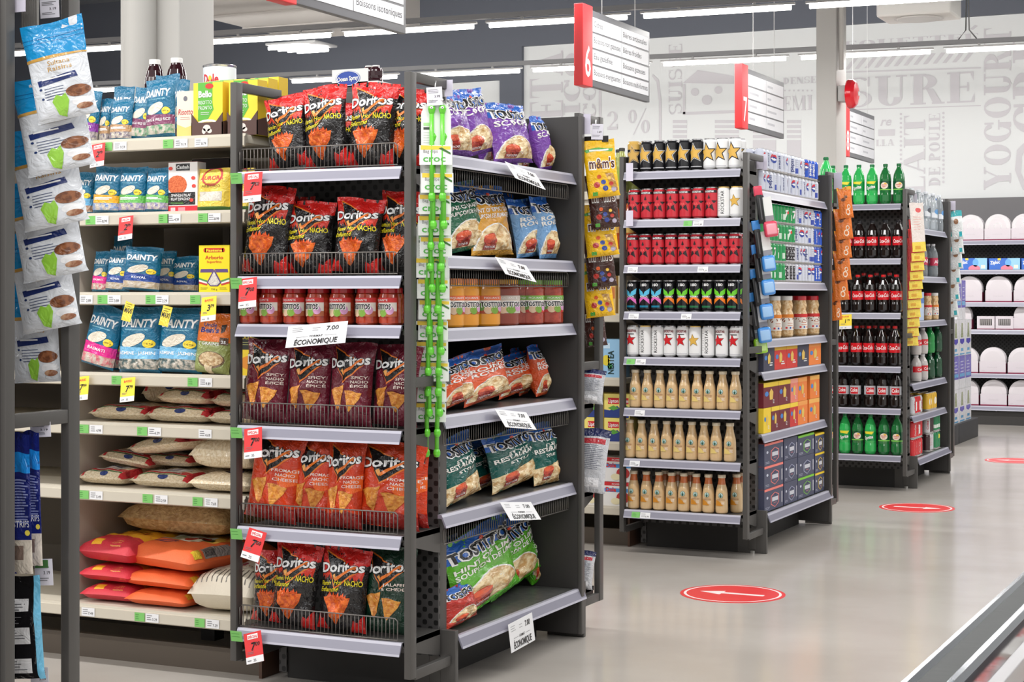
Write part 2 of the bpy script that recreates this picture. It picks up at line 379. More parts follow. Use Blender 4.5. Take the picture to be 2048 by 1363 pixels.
# ---- ceiling strip lights (tubes give off the light), hung in rows under a steel rail
TUBE = mat((255, 252, 246), .4, emis=12.); RAIL = mat((158, 159, 162), .5); HOUS = mat((205, 205, 205), .4)
def strip_row(y, x0, x1, z, first, nth, slope):
    g = math.atan(slope)
    mb = MB(); mb.box((x0-.2, -.02, z+.055), (x1+.2, .03, z+.095), RAIL); o = mb.build('light_rail', label='long grey steel rail carrying the %s row of strip lights' % nth, cat='rail'); o.location = (0, y, 0); o.rotation_euler = (0, 0, g)
    n = int((x1-x0)/1.3)
    for i in range(n):
        a = x0+first+i*1.3
        t = empty('strip_light', '%s tube from the wall side in the %s row of ceiling strip lights' % ((ORD+['seventeenth', 'eighteenth', 'nineteenth', 'twentieth'])[min(i, 19)], nth), 'ceiling light', nth+' row of strip lights', loc=(a, y+a*slope, z), rz=g)
        q = MB(); q.box((0, -.02, .02), (1.22, .02, .036), HOUS); q.box((.3, -.01, .036), (.32, .01, .055), HOUS); q.box((.9, -.01, .036), (.92, .01, .055), HOUS); q.build('housing', t)
        q = MB(); q.tube([(.03, 0, 0), (1.19, 0, 0)], .021, TUBE, 10); q.build('tube', t)
strip_row(8.085, -9, 4, 3.5, .25, 'nearer', .0706)
strip_row(10.955, -11, 4, 3.5, .1, 'farther', .0925)
t = empty('panel_light', 'bright four tube panel light hung near the dark wall', 'ceiling light', loc=(wx(588, 12.6), 12.6, hz(590, 99, 12.6)))
for k in range(4):
    q = MB(); q.tube([(-.22+k*.05, -.2+k*.13, 0), (.2+k*.05, -.2+k*.13, 0)], .022, TUBE, 8); q.build('tube', t)
q = MB(); q.box((-.24, -.25, .03), (.44, .26, .06), HOUS, .01); q.box((-.01, -.01, .06), (.01, .01, 5.2-hz(590, 99, 12.6)), HOUS); q.build('housing', t)
# ---- ventilation duct, speaker, small boxes up high
mb = MB()
DUCT = mat((172, 168, 164), .55, bump=.02, bscale=6, kind='plain')
mb.box((-6.52, 3.0, 3.8), (-5.1, 9.6, 4.95), DUCT, .03)
for i in range(8): mb.box((-6.53, 3.5+i*.75, 3.79), (-5.09, 3.53+i*.75, 4.96), DUCT, .004)
tag(mb.build('ventilation_duct'), 'large boxy grey ventilation duct below the ceiling', 'duct')
sp = un(1838, 15, 1, 9.4); t = empty('speaker', 'flat square white loudspeaker hanging below the ceiling', 'speaker', loc=sp)
mb = MB(); mb.box((-.3, -.22, -.09), (.3, .22, .1), mat((214, 212, 208), .5), .02); mb.build('case', t)
mb = MB(); mb.lathe([(0, -.1), (.17, -.1), (.18, -.092), (.2, -.092)], mat((200, 198, 195), .4), 28); mb.build('grille', t)
sp = un(528, 20, 1, 9.02); t = empty('control_box', 'small grey box with an orange strobe on the duct', 'alarm box', loc=sp)
mb = MB(); mb.box((-.07, -.03, -.12), (.07, .03, .12), mat((168, 170, 172), .5), .006); mb.build('case', t)
mb = MB(); mb.box((-.03, -.05, -.03), (.05, -.03, .05), mat((240, 130, 80), .3), .008); mb.build('strobe', t)
mb = MB(); hx_ = wx(1935, 10.95); hz_ = hz(1935, 60, 10.95)
for s in (-1, 1): mb.tube([(hx_, 10.95, hz_+.6), (hx_+s*.015, 10.95, hz_), (hx_+s*.08, 10.95, 3.6)], .006, mat((150, 150, 150), .4))
tag(mb.build('hanger_wire'), 'forked wire holding up the farther light rail', 'wire')
# ---- aisle signs
RED = mat((232, 58, 62), .45); RED_D = mat((226, 56, 62), .4)
SIGN_TXT = {5: [['', '', '', 'Compotte'], ['', '', '', 'Boissons isotoniques']],
            6: [['Cidres', 'Boissons non gazeuses', 'Eau gazéifiée', 'Boissons énergisantes'], ['Bières artisanales', 'Bières froides', 'Boissons gazeuses', 'Boissons multi-formats']]}
def aisle_sign(n, y0, z0, label, H=.475, W=1.03):
    X = -1.535; t = empty('aisle_sign', label, 'sign', 'aisle signs', loc=(X, y0, z0))
    mb = MB(); mb.box((-.05, -.155, -.01), (.012, 0, H+.02), RED, .004); S = Plane((.012, -.0775, 0), (0, 1, 0), (0, 0, 1), .155, H)
    text(mb, S, str(n), .0, .05, .2, paper(250, 244, 244), width=.085, bold=.01); mb.build('number_panel', t)
    mb = MB(); mb.box((-.035, 0, 0), (0, W, H), mat((112, 112, 116), .4), .003); mb.build('panel', t)
    GT = paper(70, 70, 76)
    for c in range(2):
        for r in range(4):
            q = MB(); y = .02+c*(W-.04)/2; z = H-.03-(r+1)*(H-.07)/4; w_ = (W-.06)/2; h_ = (H-.07)/4-.012
            q.box((0, y, z), (.004, y+w_, z+h_), mat((232, 232, 236), .35)); S = Plane((.004, y+w_/2, z), (0, 1, 0), (0, 0, 1), w_, h_)
            if n in SIGN_TXT:
                tx = SIGN_TXT[n][c][r]
                if tx: text(q, S, tx, -w_/2+.02, h_*.36, .038, GT, width=min(w_-.04, .0235*len(tx)), align='l')
            else: rect(q, S, -w_/2+.03, h_*.4, -w_/2+.03+.05*(2+(r*3+c) % 4), h_*.4+.018, mat((196, 196, 202), .4))
            q.build('category_plate', t)
    for y in (.22, .8):
        q = MB(); q.tube([(-.017, y, H), (-.017, y, 5.0-z0)], .003, mat((214, 214, 214), .4), 6); q.build('wire', t)
aisle_sign(5, 1.78, 2.625, 'aisle sign with isotonic drinks plate, cut off by the top of the picture')
aisle_sign(6, 5.208, 2.625, 'hanging red and white aisle sign numbered six above the energy drinks')
aisle_sign(7, 8.40, 2.635, 'hanging red and white aisle sign numbered seven, before the cheese mural')
aisle_sign(8, 11.60, 2.645, 'smallest hanging aisle sign numbered eight below the fire bell')
# ---- round floor stickers
def floor_sticker(x, y, r, ang, label):
    mb = MB(); mb.lathe([(r, 0), (r, .0015), (0, .0015)], mat((232, 62, 64), .3), 40); S = Plane((0, 0, .0015), (1, 0, 0), (0, 1, 0), 2*r, 2*r, .0004); S.xs = [-r, r]; S.ys = [-r, r]
    W_ = paper(250, 236, 234, .35); ring(mb, S, 0, 0, r*.88, r*.93, W_, 1, 40)
    c, s = cos(ang), sin(ang)
    P = [(-.62, -.07), (.2, -.07), (.2, -.2), (.66, 0), (.2, .2), (.2, .07), (-.62, .07)]
    poly(mb, S, [((a*c-b*s)*r, (a*s+b*c)*r) for a, b in P], W_)
    mb.build('floor_sticker', loc=(x, y, 0), label=label, cat='floor sticker', group='one way floor stickers')
floor_sticker(.25, 2.56, .232, pi, 'round red floor sticker with its arrow pointing toward the chip end unit')
floor_sticker(.317, 6.02, .23, 0, 'round red floor sticker with its arrow pointing away from the soda rack')
floor_sticker(.36, 9.42, .23, pi, 'last round red floor sticker, in front of the plate shelves')
# ================================================================ shelving
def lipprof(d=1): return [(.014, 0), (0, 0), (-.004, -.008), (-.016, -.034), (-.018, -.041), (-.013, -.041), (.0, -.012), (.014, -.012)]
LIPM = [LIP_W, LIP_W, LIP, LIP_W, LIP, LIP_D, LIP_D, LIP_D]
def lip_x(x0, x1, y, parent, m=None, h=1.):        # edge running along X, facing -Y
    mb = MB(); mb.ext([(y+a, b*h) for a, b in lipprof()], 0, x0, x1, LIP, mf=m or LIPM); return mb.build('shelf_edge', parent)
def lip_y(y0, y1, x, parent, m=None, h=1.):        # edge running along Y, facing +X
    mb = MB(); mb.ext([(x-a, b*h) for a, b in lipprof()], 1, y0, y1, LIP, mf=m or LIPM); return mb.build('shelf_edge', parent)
def wire_guard(parent, ax, a0, a1, o, z0, z1, n):
    mb = MB(); P = (lambda t, z: (t, o, z)) if ax == 0 else (lambda t, z: (o, t, z)); r = .0022
    mb.tube([P(a0, z0+.004), P(a0, z1-.008), P(a0+.01, z1), P(a1-.01, z1), P(a1, z1-.008), P(a1, z0+.004)], r, WIRE, 6)
    mb.tube([P(a0, z0), P(a1, z0)], r, WIRE, 6)
    for i in range(1, n): t = a0+(a1-a0)*i/n; mb.tube([P(t, z0), P(t, z1)], .0016, WIRE, 4)
    return mb.build('wire_guard', parent)
PW = .024
def side_rack(oy, ox, zs, W, d, label, guards=(), near=True, gap=0., name='side_rack', bars=(.122, 1.05, 2.02), H=2.03, inner=0.):
    """tubular rack hung on the flank of an end-of-aisle unit; near racks stand out towards -Y"""
    t = empty(name, label, 'rack', 'side racks of the end units', loc=(ox, oy, 0)); s = 1 if near else -1
    for x in (0, -W):
        mb = MB(); mb.box((x, min(0, s*PW*1.6), .11), (x+PW, max(0, s*PW*1.6), H), STEEL, .002); mb.build('post', t)
    for x in (0, -W):
        for z in bars:
            if z == bars[1] and near and x == -W: continue
            mb = MB(); a, b = s*PW*1.6, s*(d+.012+(gap if z > .5 else 0)); mb.box((x+.002, min(a, b), z-.02), (x+PW-.002, max(a, b), z+.012), STEEL, .002); mb.build('cross_bar', t)
    if zs:
        mb = MB(); yb = s*d; mb.box((-W+.02, min(yb, yb+s*.012), .13), (-.018, max(yb, yb+s*.012), H-.03), PERF); mb.build('back_panel', t)
        mb = MB(); mb.box((-W+.02, min(yb-s*.01, yb+s*.012), H-.09), (-.02, max(yb-s*.01, yb+s*.012), H-.02), STEEL, .002); mb.build('top_rail', t)
        for i, z in enumerate(zs):
            mb = MB(); mb.box((-W+.03, min(s*.012, s*d), z-.018), (-.012, max(s*.012, s*d), z-.001), STEEL)
            for x in (-W+.03, -.016): mb.ext([(s*.02, z-.03), (s*.02, z), (s*d, z), (s*d, z-.085), (s*(d-.03), z-.08)], 0, x, x+.004, STEEL)
            sh = mb.build('shelf', t)
            if near:
                l = lip_x(-W+.026, -.012, .006, sh); l.location.z = z
            if i in guards: wire_guard(sh, 0, -W+.03, -.03, s*.012, z+.006, z+.075, 42)
    return t
def endcap(oy, ox, zs, zb, far, label, guard=(), H=2.01, back=-.62, near=.285, lead=.045):
    """dark end-of-aisle unit, open towards +X: upright, far side panel, back, shelves, base"""
    t = empty('end_unit', label, 'shelving', 'end of aisle units', loc=(ox, oy, 0))
    mb = MB(); mb.box((-.062, near, .02), (-.022, near+.05, H), STEEL, .002)
    for k in range(36): mb.box((-.058, near-.0006, .16+k*.05), (-.05, near+.01, .178+k*.05), BLACKISH)
    mb.lathe([(.02, 0), (.02, .012), (.006, .014), (.006, .03)], mat((190, 190, 186), .3, .8), 14, (-.04, near+.02)); mb.build('upright', t)
    mb = MB(); mb.box((back, far-.026, .02), (.045, far, H), STEEL_D, .002); mb.box((.03, far-.028, .02), (.046, far+.001, H), STEEL, .002); mb.build('side_panel', t)
    mb = MB(); mb.box((back-.03, near, .02), (back, far-.03, H), PERF); mb.build('back_panel', t)
    for y, tag_ in ((near+.004, 1), (far+.02, 1)):
        mb = MB(); mb.box((-.12, y, 0), (.034, y+.022, zb+.02), STEEL, .002); mb.build('end_plate', t)
    mb = MB(); mb.box((-.15, near+.03, 0), (-.14, far-.04, zb-.03), BLACKISH); mb.box((back, near+.008, .0), (-.06, near+.02, zb), BLACKISH); mb.build('kick_panel', t)
    for i, z in enumerate(list(zs)+[zb]):
        base = i == len(zs); xf = .032 if base else .008
        mb = MB(); mb.box((back, near+.001 if not base else near+.03, z-.02), (xf-.006, far-.03, z-.001), mat((108, 108, 106), .35, .3, rgb2=(92, 93, 92), scale=40)); sh = mb.build('shelf', t)
        l = lip_y((near-lead) if not base else near+.03, far-.03 if not base else far+.015, xf, sh, h=1.05); l.location.z = z
        if i in guard: wire_guard(sh, 1, near-.02, far-.06, xf-.006, z-.1, z-.045, 60)
    return t
OY = {0: -3.205, 1: 0., 2: 3.473, 3: 6.80}; OX = {0: 0., 1: 0., 2: .0045, 3: .054}
FAR = {0: 1.357, 1: 1.357, 2: 1.536, 3: 1.39}; WOUT = {0: 1.603, 1: 1.603, 2: 1.76, 3: 1.64}
Z1W = [1.732, 1.386, 1.228, .893, .559, .222]                    # chip rack shelves
Z1F = [1.79, 1.455, 1.214, .928, .602]; ZB = .195                # chip end unit shelves
Z2W = [hz(1252, p, OY[2]) for p in (344, 439.5, 530, 622.5, 713, 815, 916, 1018)]
Z2F = [hx(1546, 382, .05), hx(1549, 563, .05), hx(1527, 680, .05), hx(1524, 746, .05), hx(1524, 872.5, .05)]
Z3W = [hz(1690, p, OY[3]) for p in (409, 517, 625, 731, 814, 907)]
Z3F = [hx(1845, 455.5, .08), hx(1845, 552, .08), hx(1837, 642, .08), hx(1828, 768, .08), hx(1828, 833, .08)]
endcap(OY[0], 0, [], ZB, FAR[0], 'dark end unit beside the cereal pouches, mostly out of view', H=2.3)
endcap(OY[1], 0, Z1F, ZB, FAR[1], 'dark end unit filled with tortilla chips and salsa jars', guard=(0, 1, 3, 4))
endcap(OY[2], OX[2], Z2F, .2, FAR[2], 'dark end unit with cola can packs, peanuts and beer boxes', lead=0.)
endcap(OY[3], OX[3], Z3F, .2, FAR[3], 'last dark end unit with water bottles and cola cans')
side_rack(OY[1], 0, Z1W, .658, .268, 'grey tube side rack holding red and black chip bags', guards=(0, 1, 3, 4, 5))
side_rack(OY[2], OX[2], Z2W, .658, .268, 'grey tube side rack holding energy drinks and bottled coffee')
side_rack(OY[3], OX[3], Z3W, .658, .268, 'grey tube side rack holding large cola and lemon soda bottles')
side_rack(OY[0]+WOUT[0], 0, [], .658, .19, 'tall grey tube side rack hung with cereal pouches', near=False, gap=.042, H=2.45, bars=(.122, 1.05, 2.3))
side_rack(OY[1]+WOUT[1], 0, [hz(1185, p, 1.5) for p in (808, 985, 1178)], .658, .19, 'grey tube side rack hung with chocolate candy pouches', near=False, gap=.042, bars=(.13, 1.05, 2.015))
side_rack(OY[2]+WOUT[2], OX[2], [], .658, .168, 'grey tube side rack hung with orange snack pouches', near=False, gap=.042)
side_rack(OY[3]+WOUT[3], OX[3], [], .658, .194, 'grey tube side rack hung with white and teal pouches', near=False, gap=.042)
# small wire guard at the back of the candy rack, beige gondola shelving
ZG = [1.872, 1.612, 1.330, 1.045, .868, .633, .2155]
def lipg(x0, x1, z, parent, y=.15):
    mb = MB(); p = [(y+.014, .004), (y+.004, .004), (y+.002, -.004), (y-.004, -.006), (y-.006, -.038), (y+.0, -.042), (y+.014, -.012)]
    mb.ext([(a, b) for a, b in p], 0, x0, x1, BEIGE); o = mb.build('shelf_edge', parent); o.location.z = z; return o
def gondola(x0, x1, oy, zs, label, y0=.15, y1=.72):
    t = empty('gondola_shelving', label, 'shelving', loc=(0, oy, 0))
    for z in zs:
        mb = MB(); mb.box((x0, y0+.01, z-.03), (x1, y1, z), BEIGE, .003); sh = mb.build('shelf', t); lipg(x0, x1, z, sh, y0)
    mb = MB(); mb.box((x0, y1+.12, 0), (x1, y1+.14, 2.0), mat((88, 80, 70), .7)); mb.build('back_panel', t)
    mb = MB(); mb.box((x0, y0+.12, 0), (x1, y0+.14, .085), mat((92, 82, 72), .5)); mb.build('kick_panel', t)
    mb = MB(); mb.box((x1, y0+.085, 0), (x1+.012, y1+.1, zs[-1]-.045), mat((84, 58, 44), .5)); mb.build('end_panel', t)
    return t
g1 = gondola(-3.4, -.7, 0, ZG, 'long beige gondola shelving stocked with bags of rice')
mb = MB(); mb.box((-1.5, .2, ZG[-1]), (-1.475, .74, 1.6), BEIGE_D, .002); mb.build('divider_panel', g1)
mb = MB(); mb.box((-1.13, .5, .05), (-1.07, .56, .2), BLACKISH); mb.build('foot_block', g1); mb = MB(); mb.lathe([(.035, 0), (.035, .006), (.008, .012), (.008, .06)], mat((190, 188, 184), .3, .7), 14, (-1.1, .40)); mb.build('levelling_foot', g1)
mb = MB(); mb.box((-1.2, .74, .22), (-1.17, .77, 1.6), mat((120, 112, 102), .5)); mb.box((-1.0, .8, .22), (-.985, .815, 1.6), BLACKISH); mb.build('upright', g1)
ZG2 = [hz(1220, p, OY[2]+.15) for p in (383, 500, 628, 756, 884, 1013)]
g2 = gondola(-3.4, -.7, OY[2], ZG2, 'beige gondola shelving with tea and juice boxes, behind the candy rack')
# dark wall shelving with plates at the back
t = empty('wall_shelving', 'long dark wall shelving stocked with white plates', 'shelving', loc=(0, 13.2, 0))
mb = MB(); mb.box((-6, .5, .0), (4, .53, 2.33), mat((112, 110, 112), .6)); mb.build('top_panel', t)
mb = MB(); mb.box((-6, .48, .1), (4, .5, 1.95), PERF); mb.build('back_panel', t)
mb = MB(); mb.box((-6, .02, 0), (4, .05, .15), STEEL_D); mb.build('kick_panel', t)
ZP = [1.862, 1.552, 1.226, .945, .49, .17]; ZP = [hz(2000, p, 13.2) for p in (480, 539, 604, 659, 747, 812)]
for z in ZP:
    mb = MB(); mb.box((-6, .015, z-.02), (4, .48, z), STEEL); sh = mb.build('shelf', t); l = lip_x(-6, 4, .0, sh, h=1.1); l.location.z = z
    for x in (-1.6, -.43, .75):
        q = MB(); q.box((x-.006, .005, z-.05), (x+.006, .02, z), LIP_W); q.build('shelf_joint', sh)
# freezer chest in the lower corner
X0 = 2.218; ZT = .9
t = empty('freezer_chest', 'long open chest freezer with chrome rails and a black rim', 'freezer', loc=(X0, -4.2, 0)); L_ = 5.6
CHR = mat((150, 156, 164), .1, 1.); 
mb = MB(); mb.box((.012, 0, .1), (.05, L_, ZT-.02), STEEL_D); mb.build('side_panel', t)
mb = MB(); mb.box((.055, 0, .1), (1.0, L_, .5), mat((225, 225, 225), .4)); mb.build('tub', t)
mb = MB(); mb.ext([(.0, ZT-.05), (.0, ZT-.008), (.006, ZT), (.012, ZT), (.016, ZT-.006), (.016, ZT-.05)], 1, 0, L_, CHR, True); mb.build('chrome_rail', t)
mb = MB(); mb.ext([(.0495, ZT-.05), (.0495, ZT-.004), (.054, ZT+.003), (.06, ZT+.002), (.064, ZT-.006), (.064, ZT-.05)], 1, 0, L_, CHR, True); mb.build('chrome_rail', t)
mb = MB(); mb.box((.016, 0, ZT-.05), (.0495, L_, ZT-.006), mat((66, 68, 68), .5, bump=.04, bscale=14, spec=.08)); mb.build('rim', t)
mb = MB(); mb.box((.082, 0, ZT-.04), (.1, L_, ZT-.012), mat((150, 148, 150), .35, .3), .002); mb.build('inner_rail', t)
# ================================================================ packaging
def bag(W, H, D, base, art=None, seed=0, back=None, wr=.0035, fin=.05, boxy=2.4, nx=18, ny=24, nf=7, narrow=.12, foot=.16, sway=0.):
    """sealed film bag standing on its bottom seal, front towards -Y; returns mesh data"""
    rnd = random.Random(seed); k = [(rnd.uniform(20, 70), rnd.uniform(0, 6.3), rnd.uniform(-1, 1)) for _ in range(7)]
    fold = [(rnd.uniform(-.5, .5), rnd.uniform(.08, .92), rnd.uniform(-1.3, 1.3), rnd.uniform(.016, .045), rnd.choice((-1, 1))*rnd.uniform(.5, 1.1)) for _ in range(nf)]
    def T(v):
        a = min(1, v/foot)**.6 if v > 0 else 0; b = min(1, max(0, (1-fin-v))/.3)**.62
        return max(.0012, D/2*a*b)
    def pt(u, v, sg):
        t = T(v); nw = 1-narrow*(t/(D/2)); x = u*W/2*nw+sway*W*(v-.5)*2*v; s = max(0, 1-abs(u)**boxy)**.6
        y = -t*s; e = math.exp(-v/.1)+math.exp(-(1-v)/.13)
        r = sum(c*sin(f*u*(W/2)*4+p+v*3*c) for f, p, c in k)*.3*e
        for fu, fv, fa, fw, fc in fold:
            d = (u-fu)*cos(fa)*W/2+(v-fv)*sin(fa)*H; d2 = (u-fu)*W/2*-sin(fa)+(v-fv)*H*cos(fa)
            r += fc*1.2*math.exp(-(d/(fw*.45))**2-(d2/(fw*2.2))**2)
        r *= wr*min(1, (1-abs(u))*5)
        z = v*H+(.012*H*sin(u*3+seed)*(v > .5)*(v-.5)*2 if wr else 0)
        return Vector((x, (y+r) if sg < 0 else (-y*.9-r*.6), z))
    mb = MB(); us = [-1+2*i/nx for i in range(nx+1)]; vs = [j/ny for j in range(ny+1)]
    grids = []
    for sg in (-1, 1):
        P = [[pt(u, v, sg) for u in us] for v in vs]; grids.append(P)
        fl = [p for row in P for p in row]; n = nx+1
        fs = [(j*n+i, j*n+i+1, (j+1)*n+i+1, (j+1)*n+i) for j in range(ny) for i in range(nx)]
        if sg > 0: fs = [f[::-1] for f in fs]
        mb.add(fl, fs, (back or base) if sg > 0 else base, True)
    P = grids[0]; N = []
    for j in range(ny+1):
        row = []
        for i in range(nx+1):
            a = P[j][min(i+1, nx)]-P[j][max(i-1, 0)]; b = P[min(j+1, ny)][i]-P[max(j-1, 0)][i]; q = a.cross(b)
            row.append(q.normalized() if q.length > 0 else Vector((0, -1, 0)))
        N.append(row)
    S = Grid([u*W/2 for u in us], [v*H for v in vs], P, N)
    if art: art(mb, S, W, H)
    return mb.mesh()
def sack(W, L, D, base, art=None, seed=0, wr=.006, nx=18, ny=18, side=None):
    """filled sack lying flat; art on the upper face, y=0 at the front edge"""
    rnd = random.Random(seed); k = [(rnd.uniform(12, 40), rnd.uniform(12, 40), rnd.uniform(0, 6.3), rnd.uniform(-1, 1)) for _ in range(7)]
    mb = MB(); us = [-1+2*i/nx for i in range(nx+1)]; grids = []
    for sg in (1, -1):
        P = []
        for j in range(ny+1):
            v = -1+2*j/ny; row = []
            for u in us:
                t = D/2*max(0, 1-abs(u)**5)**.42*max(0, 1-abs(v)**5)**.42
                if sg > 0: t *= 1
                r = wr*sum(c*sin(a*u*W+b*v*L+p) for a, b, p, c in k)*.35*(t/(D/2))
                c_ = 1-.07*(1-abs(v))*abs(u); z = D*.42+(t+r if sg > 0 else -min(t*.84, D*.42))
                row.append(Vector((u*W/2*(1-.06*(1-v*v)), v*L/2*(1-.06*(1-u*u)), max(z, 0))))
            P.append(row)
        grids.append(P); fl = [p for row in P for p in row]; n = nx+1
        fs = [(j*n+i, j*n+i+1, (j+1)*n+i+1, (j+1)*n+i) for j in range(ny) for i in range(nx)]
        mb.add(fl, fs if sg > 0 else [f[::-1] for f in fs], base if sg > 0 else (side or base), True)
    P = grids[0]; N = []
    for j in range(ny+1):
        row = []
        for i in range(nx+1):
            a = P[j][min(i+1, nx)]-P[j][max(i-1, 0)]; b = P[min(j+1, ny)][i]-P[max(j-1, 0)][i]; q = a.cross(b); row.append(q.normalized() if q.length > 0 else Vector((0, 0, 1)))
        N.append(row)
    if art: art(mb, Grid([u*W/2 for u in us], [L*(j/ny) for j in range(ny+1)], P, N, .0008), W, L)
    return mb.mesh()
def carton(W, H, D, base, art=None, side=None, top=None, sart=None, ch=.0015):
    mb = MB(); mb.box((-W/2, 0, 0), (W/2, D, H), base)
    mb.box((W/2-.0004, .0005, .0005), (W/2+.0004, D-.0005, H-.0005), side) if side else None
    if top: mb.box((-W/2, 0, H-.0005), (W/2, D, H+.0004), top)
    S = Plane((0, 0, 0), (1, 0, 0), (0, 0, 1), W, H, .0005)
    if art: art(mb, S, W, H)
    if sart: sart(mb, Plane((W/2, D/2, 0), (0, 1, 0), (0, 0, 1), D, H, .0006), D, H)
    return mb.mesh()
# ---- artwork for the film bags
BLK = film(22, 20, 22); WHT = film(246, 246, 246); INK = film(26, 24, 26)
ORG = film(236, 122, 40); YEL = film(244, 226, 40); CHIP = film(232, 112, 34, (196, 72, 22), 90); CHIP2 = film(230, 160, 70, (200, 118, 44), 70)
def sc(pts, W, H): return [(a*W, b*H) for a, b in pts]
def chip(mb, S, x, y, w, h, m, layer, ang=0.):
    p = [(-.5, .42), (-.2, .5), (.15, .46), (.5, .5), (.42, .2), (.12, -.3), (0, -.5), (-.1, -.42), (-.3, 0)]
    c, s = cos(ang), sin(ang); poly(mb, S, [(x+a*w*c-b*h*s, y+a*w*s+b*h*c) for a, b in p], m, layer)
def a_doritos(kind):
    def art(mb, S, W, H):
        if kind == 'hot':
            red = film(206, 34, 30)
            poly(mb, S, sc([(-.5, .69), (-.1, .72), (.2, .74), (.5, .82), (.5, 1), (-.5, 1)], W, H), red, 1)
            for sx in (-1, 1): poly(mb, S, sc([(sx*.5, 0), (sx*.5, .22), (sx*.38, .12), (sx*.3, .15), (sx*.22, 0)], W, H), red, 1)
            for q in (-.4, -.27, .24, .36): poly(mb, S, sc([(q-.09, .72), (q-.02, .62), (q+.02, .67), (q+.07, .6), (q+.09, .74)], W, H), film(214, 52, 30), 1)
        elif kind == 'nacho':
            poly(mb, S, sc([(-.5, 0), (.5, 0), (.5, .16), (.2, .2), (-.5, .14)], W, H), film(150, 30, 24), 1)
            poly(mb, S, sc([(.1, .5), (.5, .62), (.5, .44), (.2, .36)], W, H), film(240, 104, 36), 1)
        poly(mb, S, sc([(-.4, .95), (.36, .74), (-.1, .5)], W, H), ORG, 2); poly(mb, S, sc([(-.375, .925), (.31, .74), (-.095, .525)], W, H), BLK, 3)
        text(mb, S, 'Doritos', .0, .705*H, .125*H, INK, 4, .09, .06, width=.9*W); text(mb, S, 'Doritos', .0, .71*H, .118*H, WHT, 5, .09, .026, width=.88*W)
        poly(mb, S, sc([(-.14, .62), (-.08, .6), (.3, .79), (.26, .8)], W, H), ORG, 6); poly(mb, S, sc([(-.16, .66), (-.11, .6), (-.08, .62), (-.12, .68)], W, H), film(240, 170, 90), 6)
        if kind == 'hot':
            text(mb, S, "Flamin' Hot", -.19*W, .545*H, .055*H, YEL, 4, .1, .006, .35, .48*W); text(mb, S, 'Enflammé', -.22*W, .465*H, .06*H, YEL, 4, .1, .006, .35, .44*W)
            text(mb, S, 'NACHO', .28*W, .56*H, .07*H, YEL, 4, .02, .012, width=.34*W)
            for q in (-.2, -.1, .02, .12): poly(mb, S, sc([(q-.07, .38), (q-.01, .47), (q+.02, .42), (q+.06, .45), (q+.07, .36)], W, H), film(236, 90, 30), 2)
            chip(mb, S, -.03*W, .25*H, .58*W, .34*H, CHIP, 3)
        else:
            t = {'spicy': ('SPICY', 'NACHO', 'ÉPICÉ'), 'nacho': ('FROMAGE', 'NACHO', 'CHEESE'), 'green': ('JALAPEÑO', '& CHEDDAR', '')}[kind]
            for i, q in enumerate(t): text(mb, S, q, .27*W, (.56-.05*i)*H, .034*H, film(244, 226, 216), 4, .04, .01, width=(.07*len(q))*W)
            chip(mb, S, -.2*W, .32*H, .36*W, .28*H, CHIP2, 3, .2); chip(mb, S, .14*W, .29*H, .38*W, .25*H, CHIP2, 4, -.15)
    return art
def doritos(kind, seed):
    base = {'hot': film(24, 21, 22), 'spicy': film(104, 22, 42), 'nacho': film(206, 62, 28), 'green': film(22, 52, 38)}[kind]
    return bag(.24, .33, .085, base, a_doritos(kind), seed, wr=.007, foot=.2, nx=28, ny=38, nf=22)
CORN = film(246, 226, 182, (200, 156, 96), 38); SALSA = film(206, 66, 34, (168, 34, 24), 60)
def a_tostitos(col, words, win=1, bcol=None, tcol=(44, 104, 196)):
    def art(mb, S, W, H):
        blue = film(*tcol); poly(mb, S, sc([(-.5, .74), (0, .71), (.5, .74), (.5, 1), (-.5, 1)], W, H), blue, 1)
        cl = film(242, 240, 234)
        if win:
            pts = [(.0+.46*cos(a), .06+.36*sin(a)) for a in [pi*i/12 for i in range(13)]]
            poly(mb, S, sc([(x*1.06, y*1.04) for x, y in pts]+[(-.5, .0), (.5, .0)][:0], W, H), cl, 1); poly(mb, S, sc(pts, W, H), CORN, 2)
            if bcol: poly(mb, S, sc([(-.5, 0), (.5, 0), (.5, .2), (.3, .1), (0, .07), (-.3, .12), (-.5, .18)], W, H), film(*bcol), 3)
        else: poly(mb, S, sc([(-.5, 0), (.5, 0), (.5, .36), (-.5, .26)], W, H), CORN, 2)
        disc(mb, S, -.2*W, .2*H, .16*W, .085*H, SALSA, 4); disc(mb, S, -.2*W, .235*H, .15*W, .04*H, film(226, 92, 50), 5)
        rect(mb, S, -.34*W, .07*H, -.06*W, .15*H, film(150, 44, 28), 4); text(mb, S, 'TOSTITOS', -.2*W, .09*H, .03*H, WHT, 5, bold=.02, width=.24*W)
        text(mb, S, 'TOSTITOS', 0, .7*H, .145*H, WHT, 4, .0, .09, width=.96*W, arc=.9); text(mb, S, 'TOSTITOS', 0, .706*H, .138*H, INK, 5, .0, .04, width=.92*W, arc=.9)
        disc(mb, S, .03*W, .86*H, .035*W, .022*H, film(226, 70, 40), 6)
        for i, (t, s) in enumerate(words): text(mb, S, t, .0, (.6-.085*i)*H, s*1.3*H, cl, 4, .06, .025, width=min(.9, .12*len(t)*s/.05)*W)
    return art
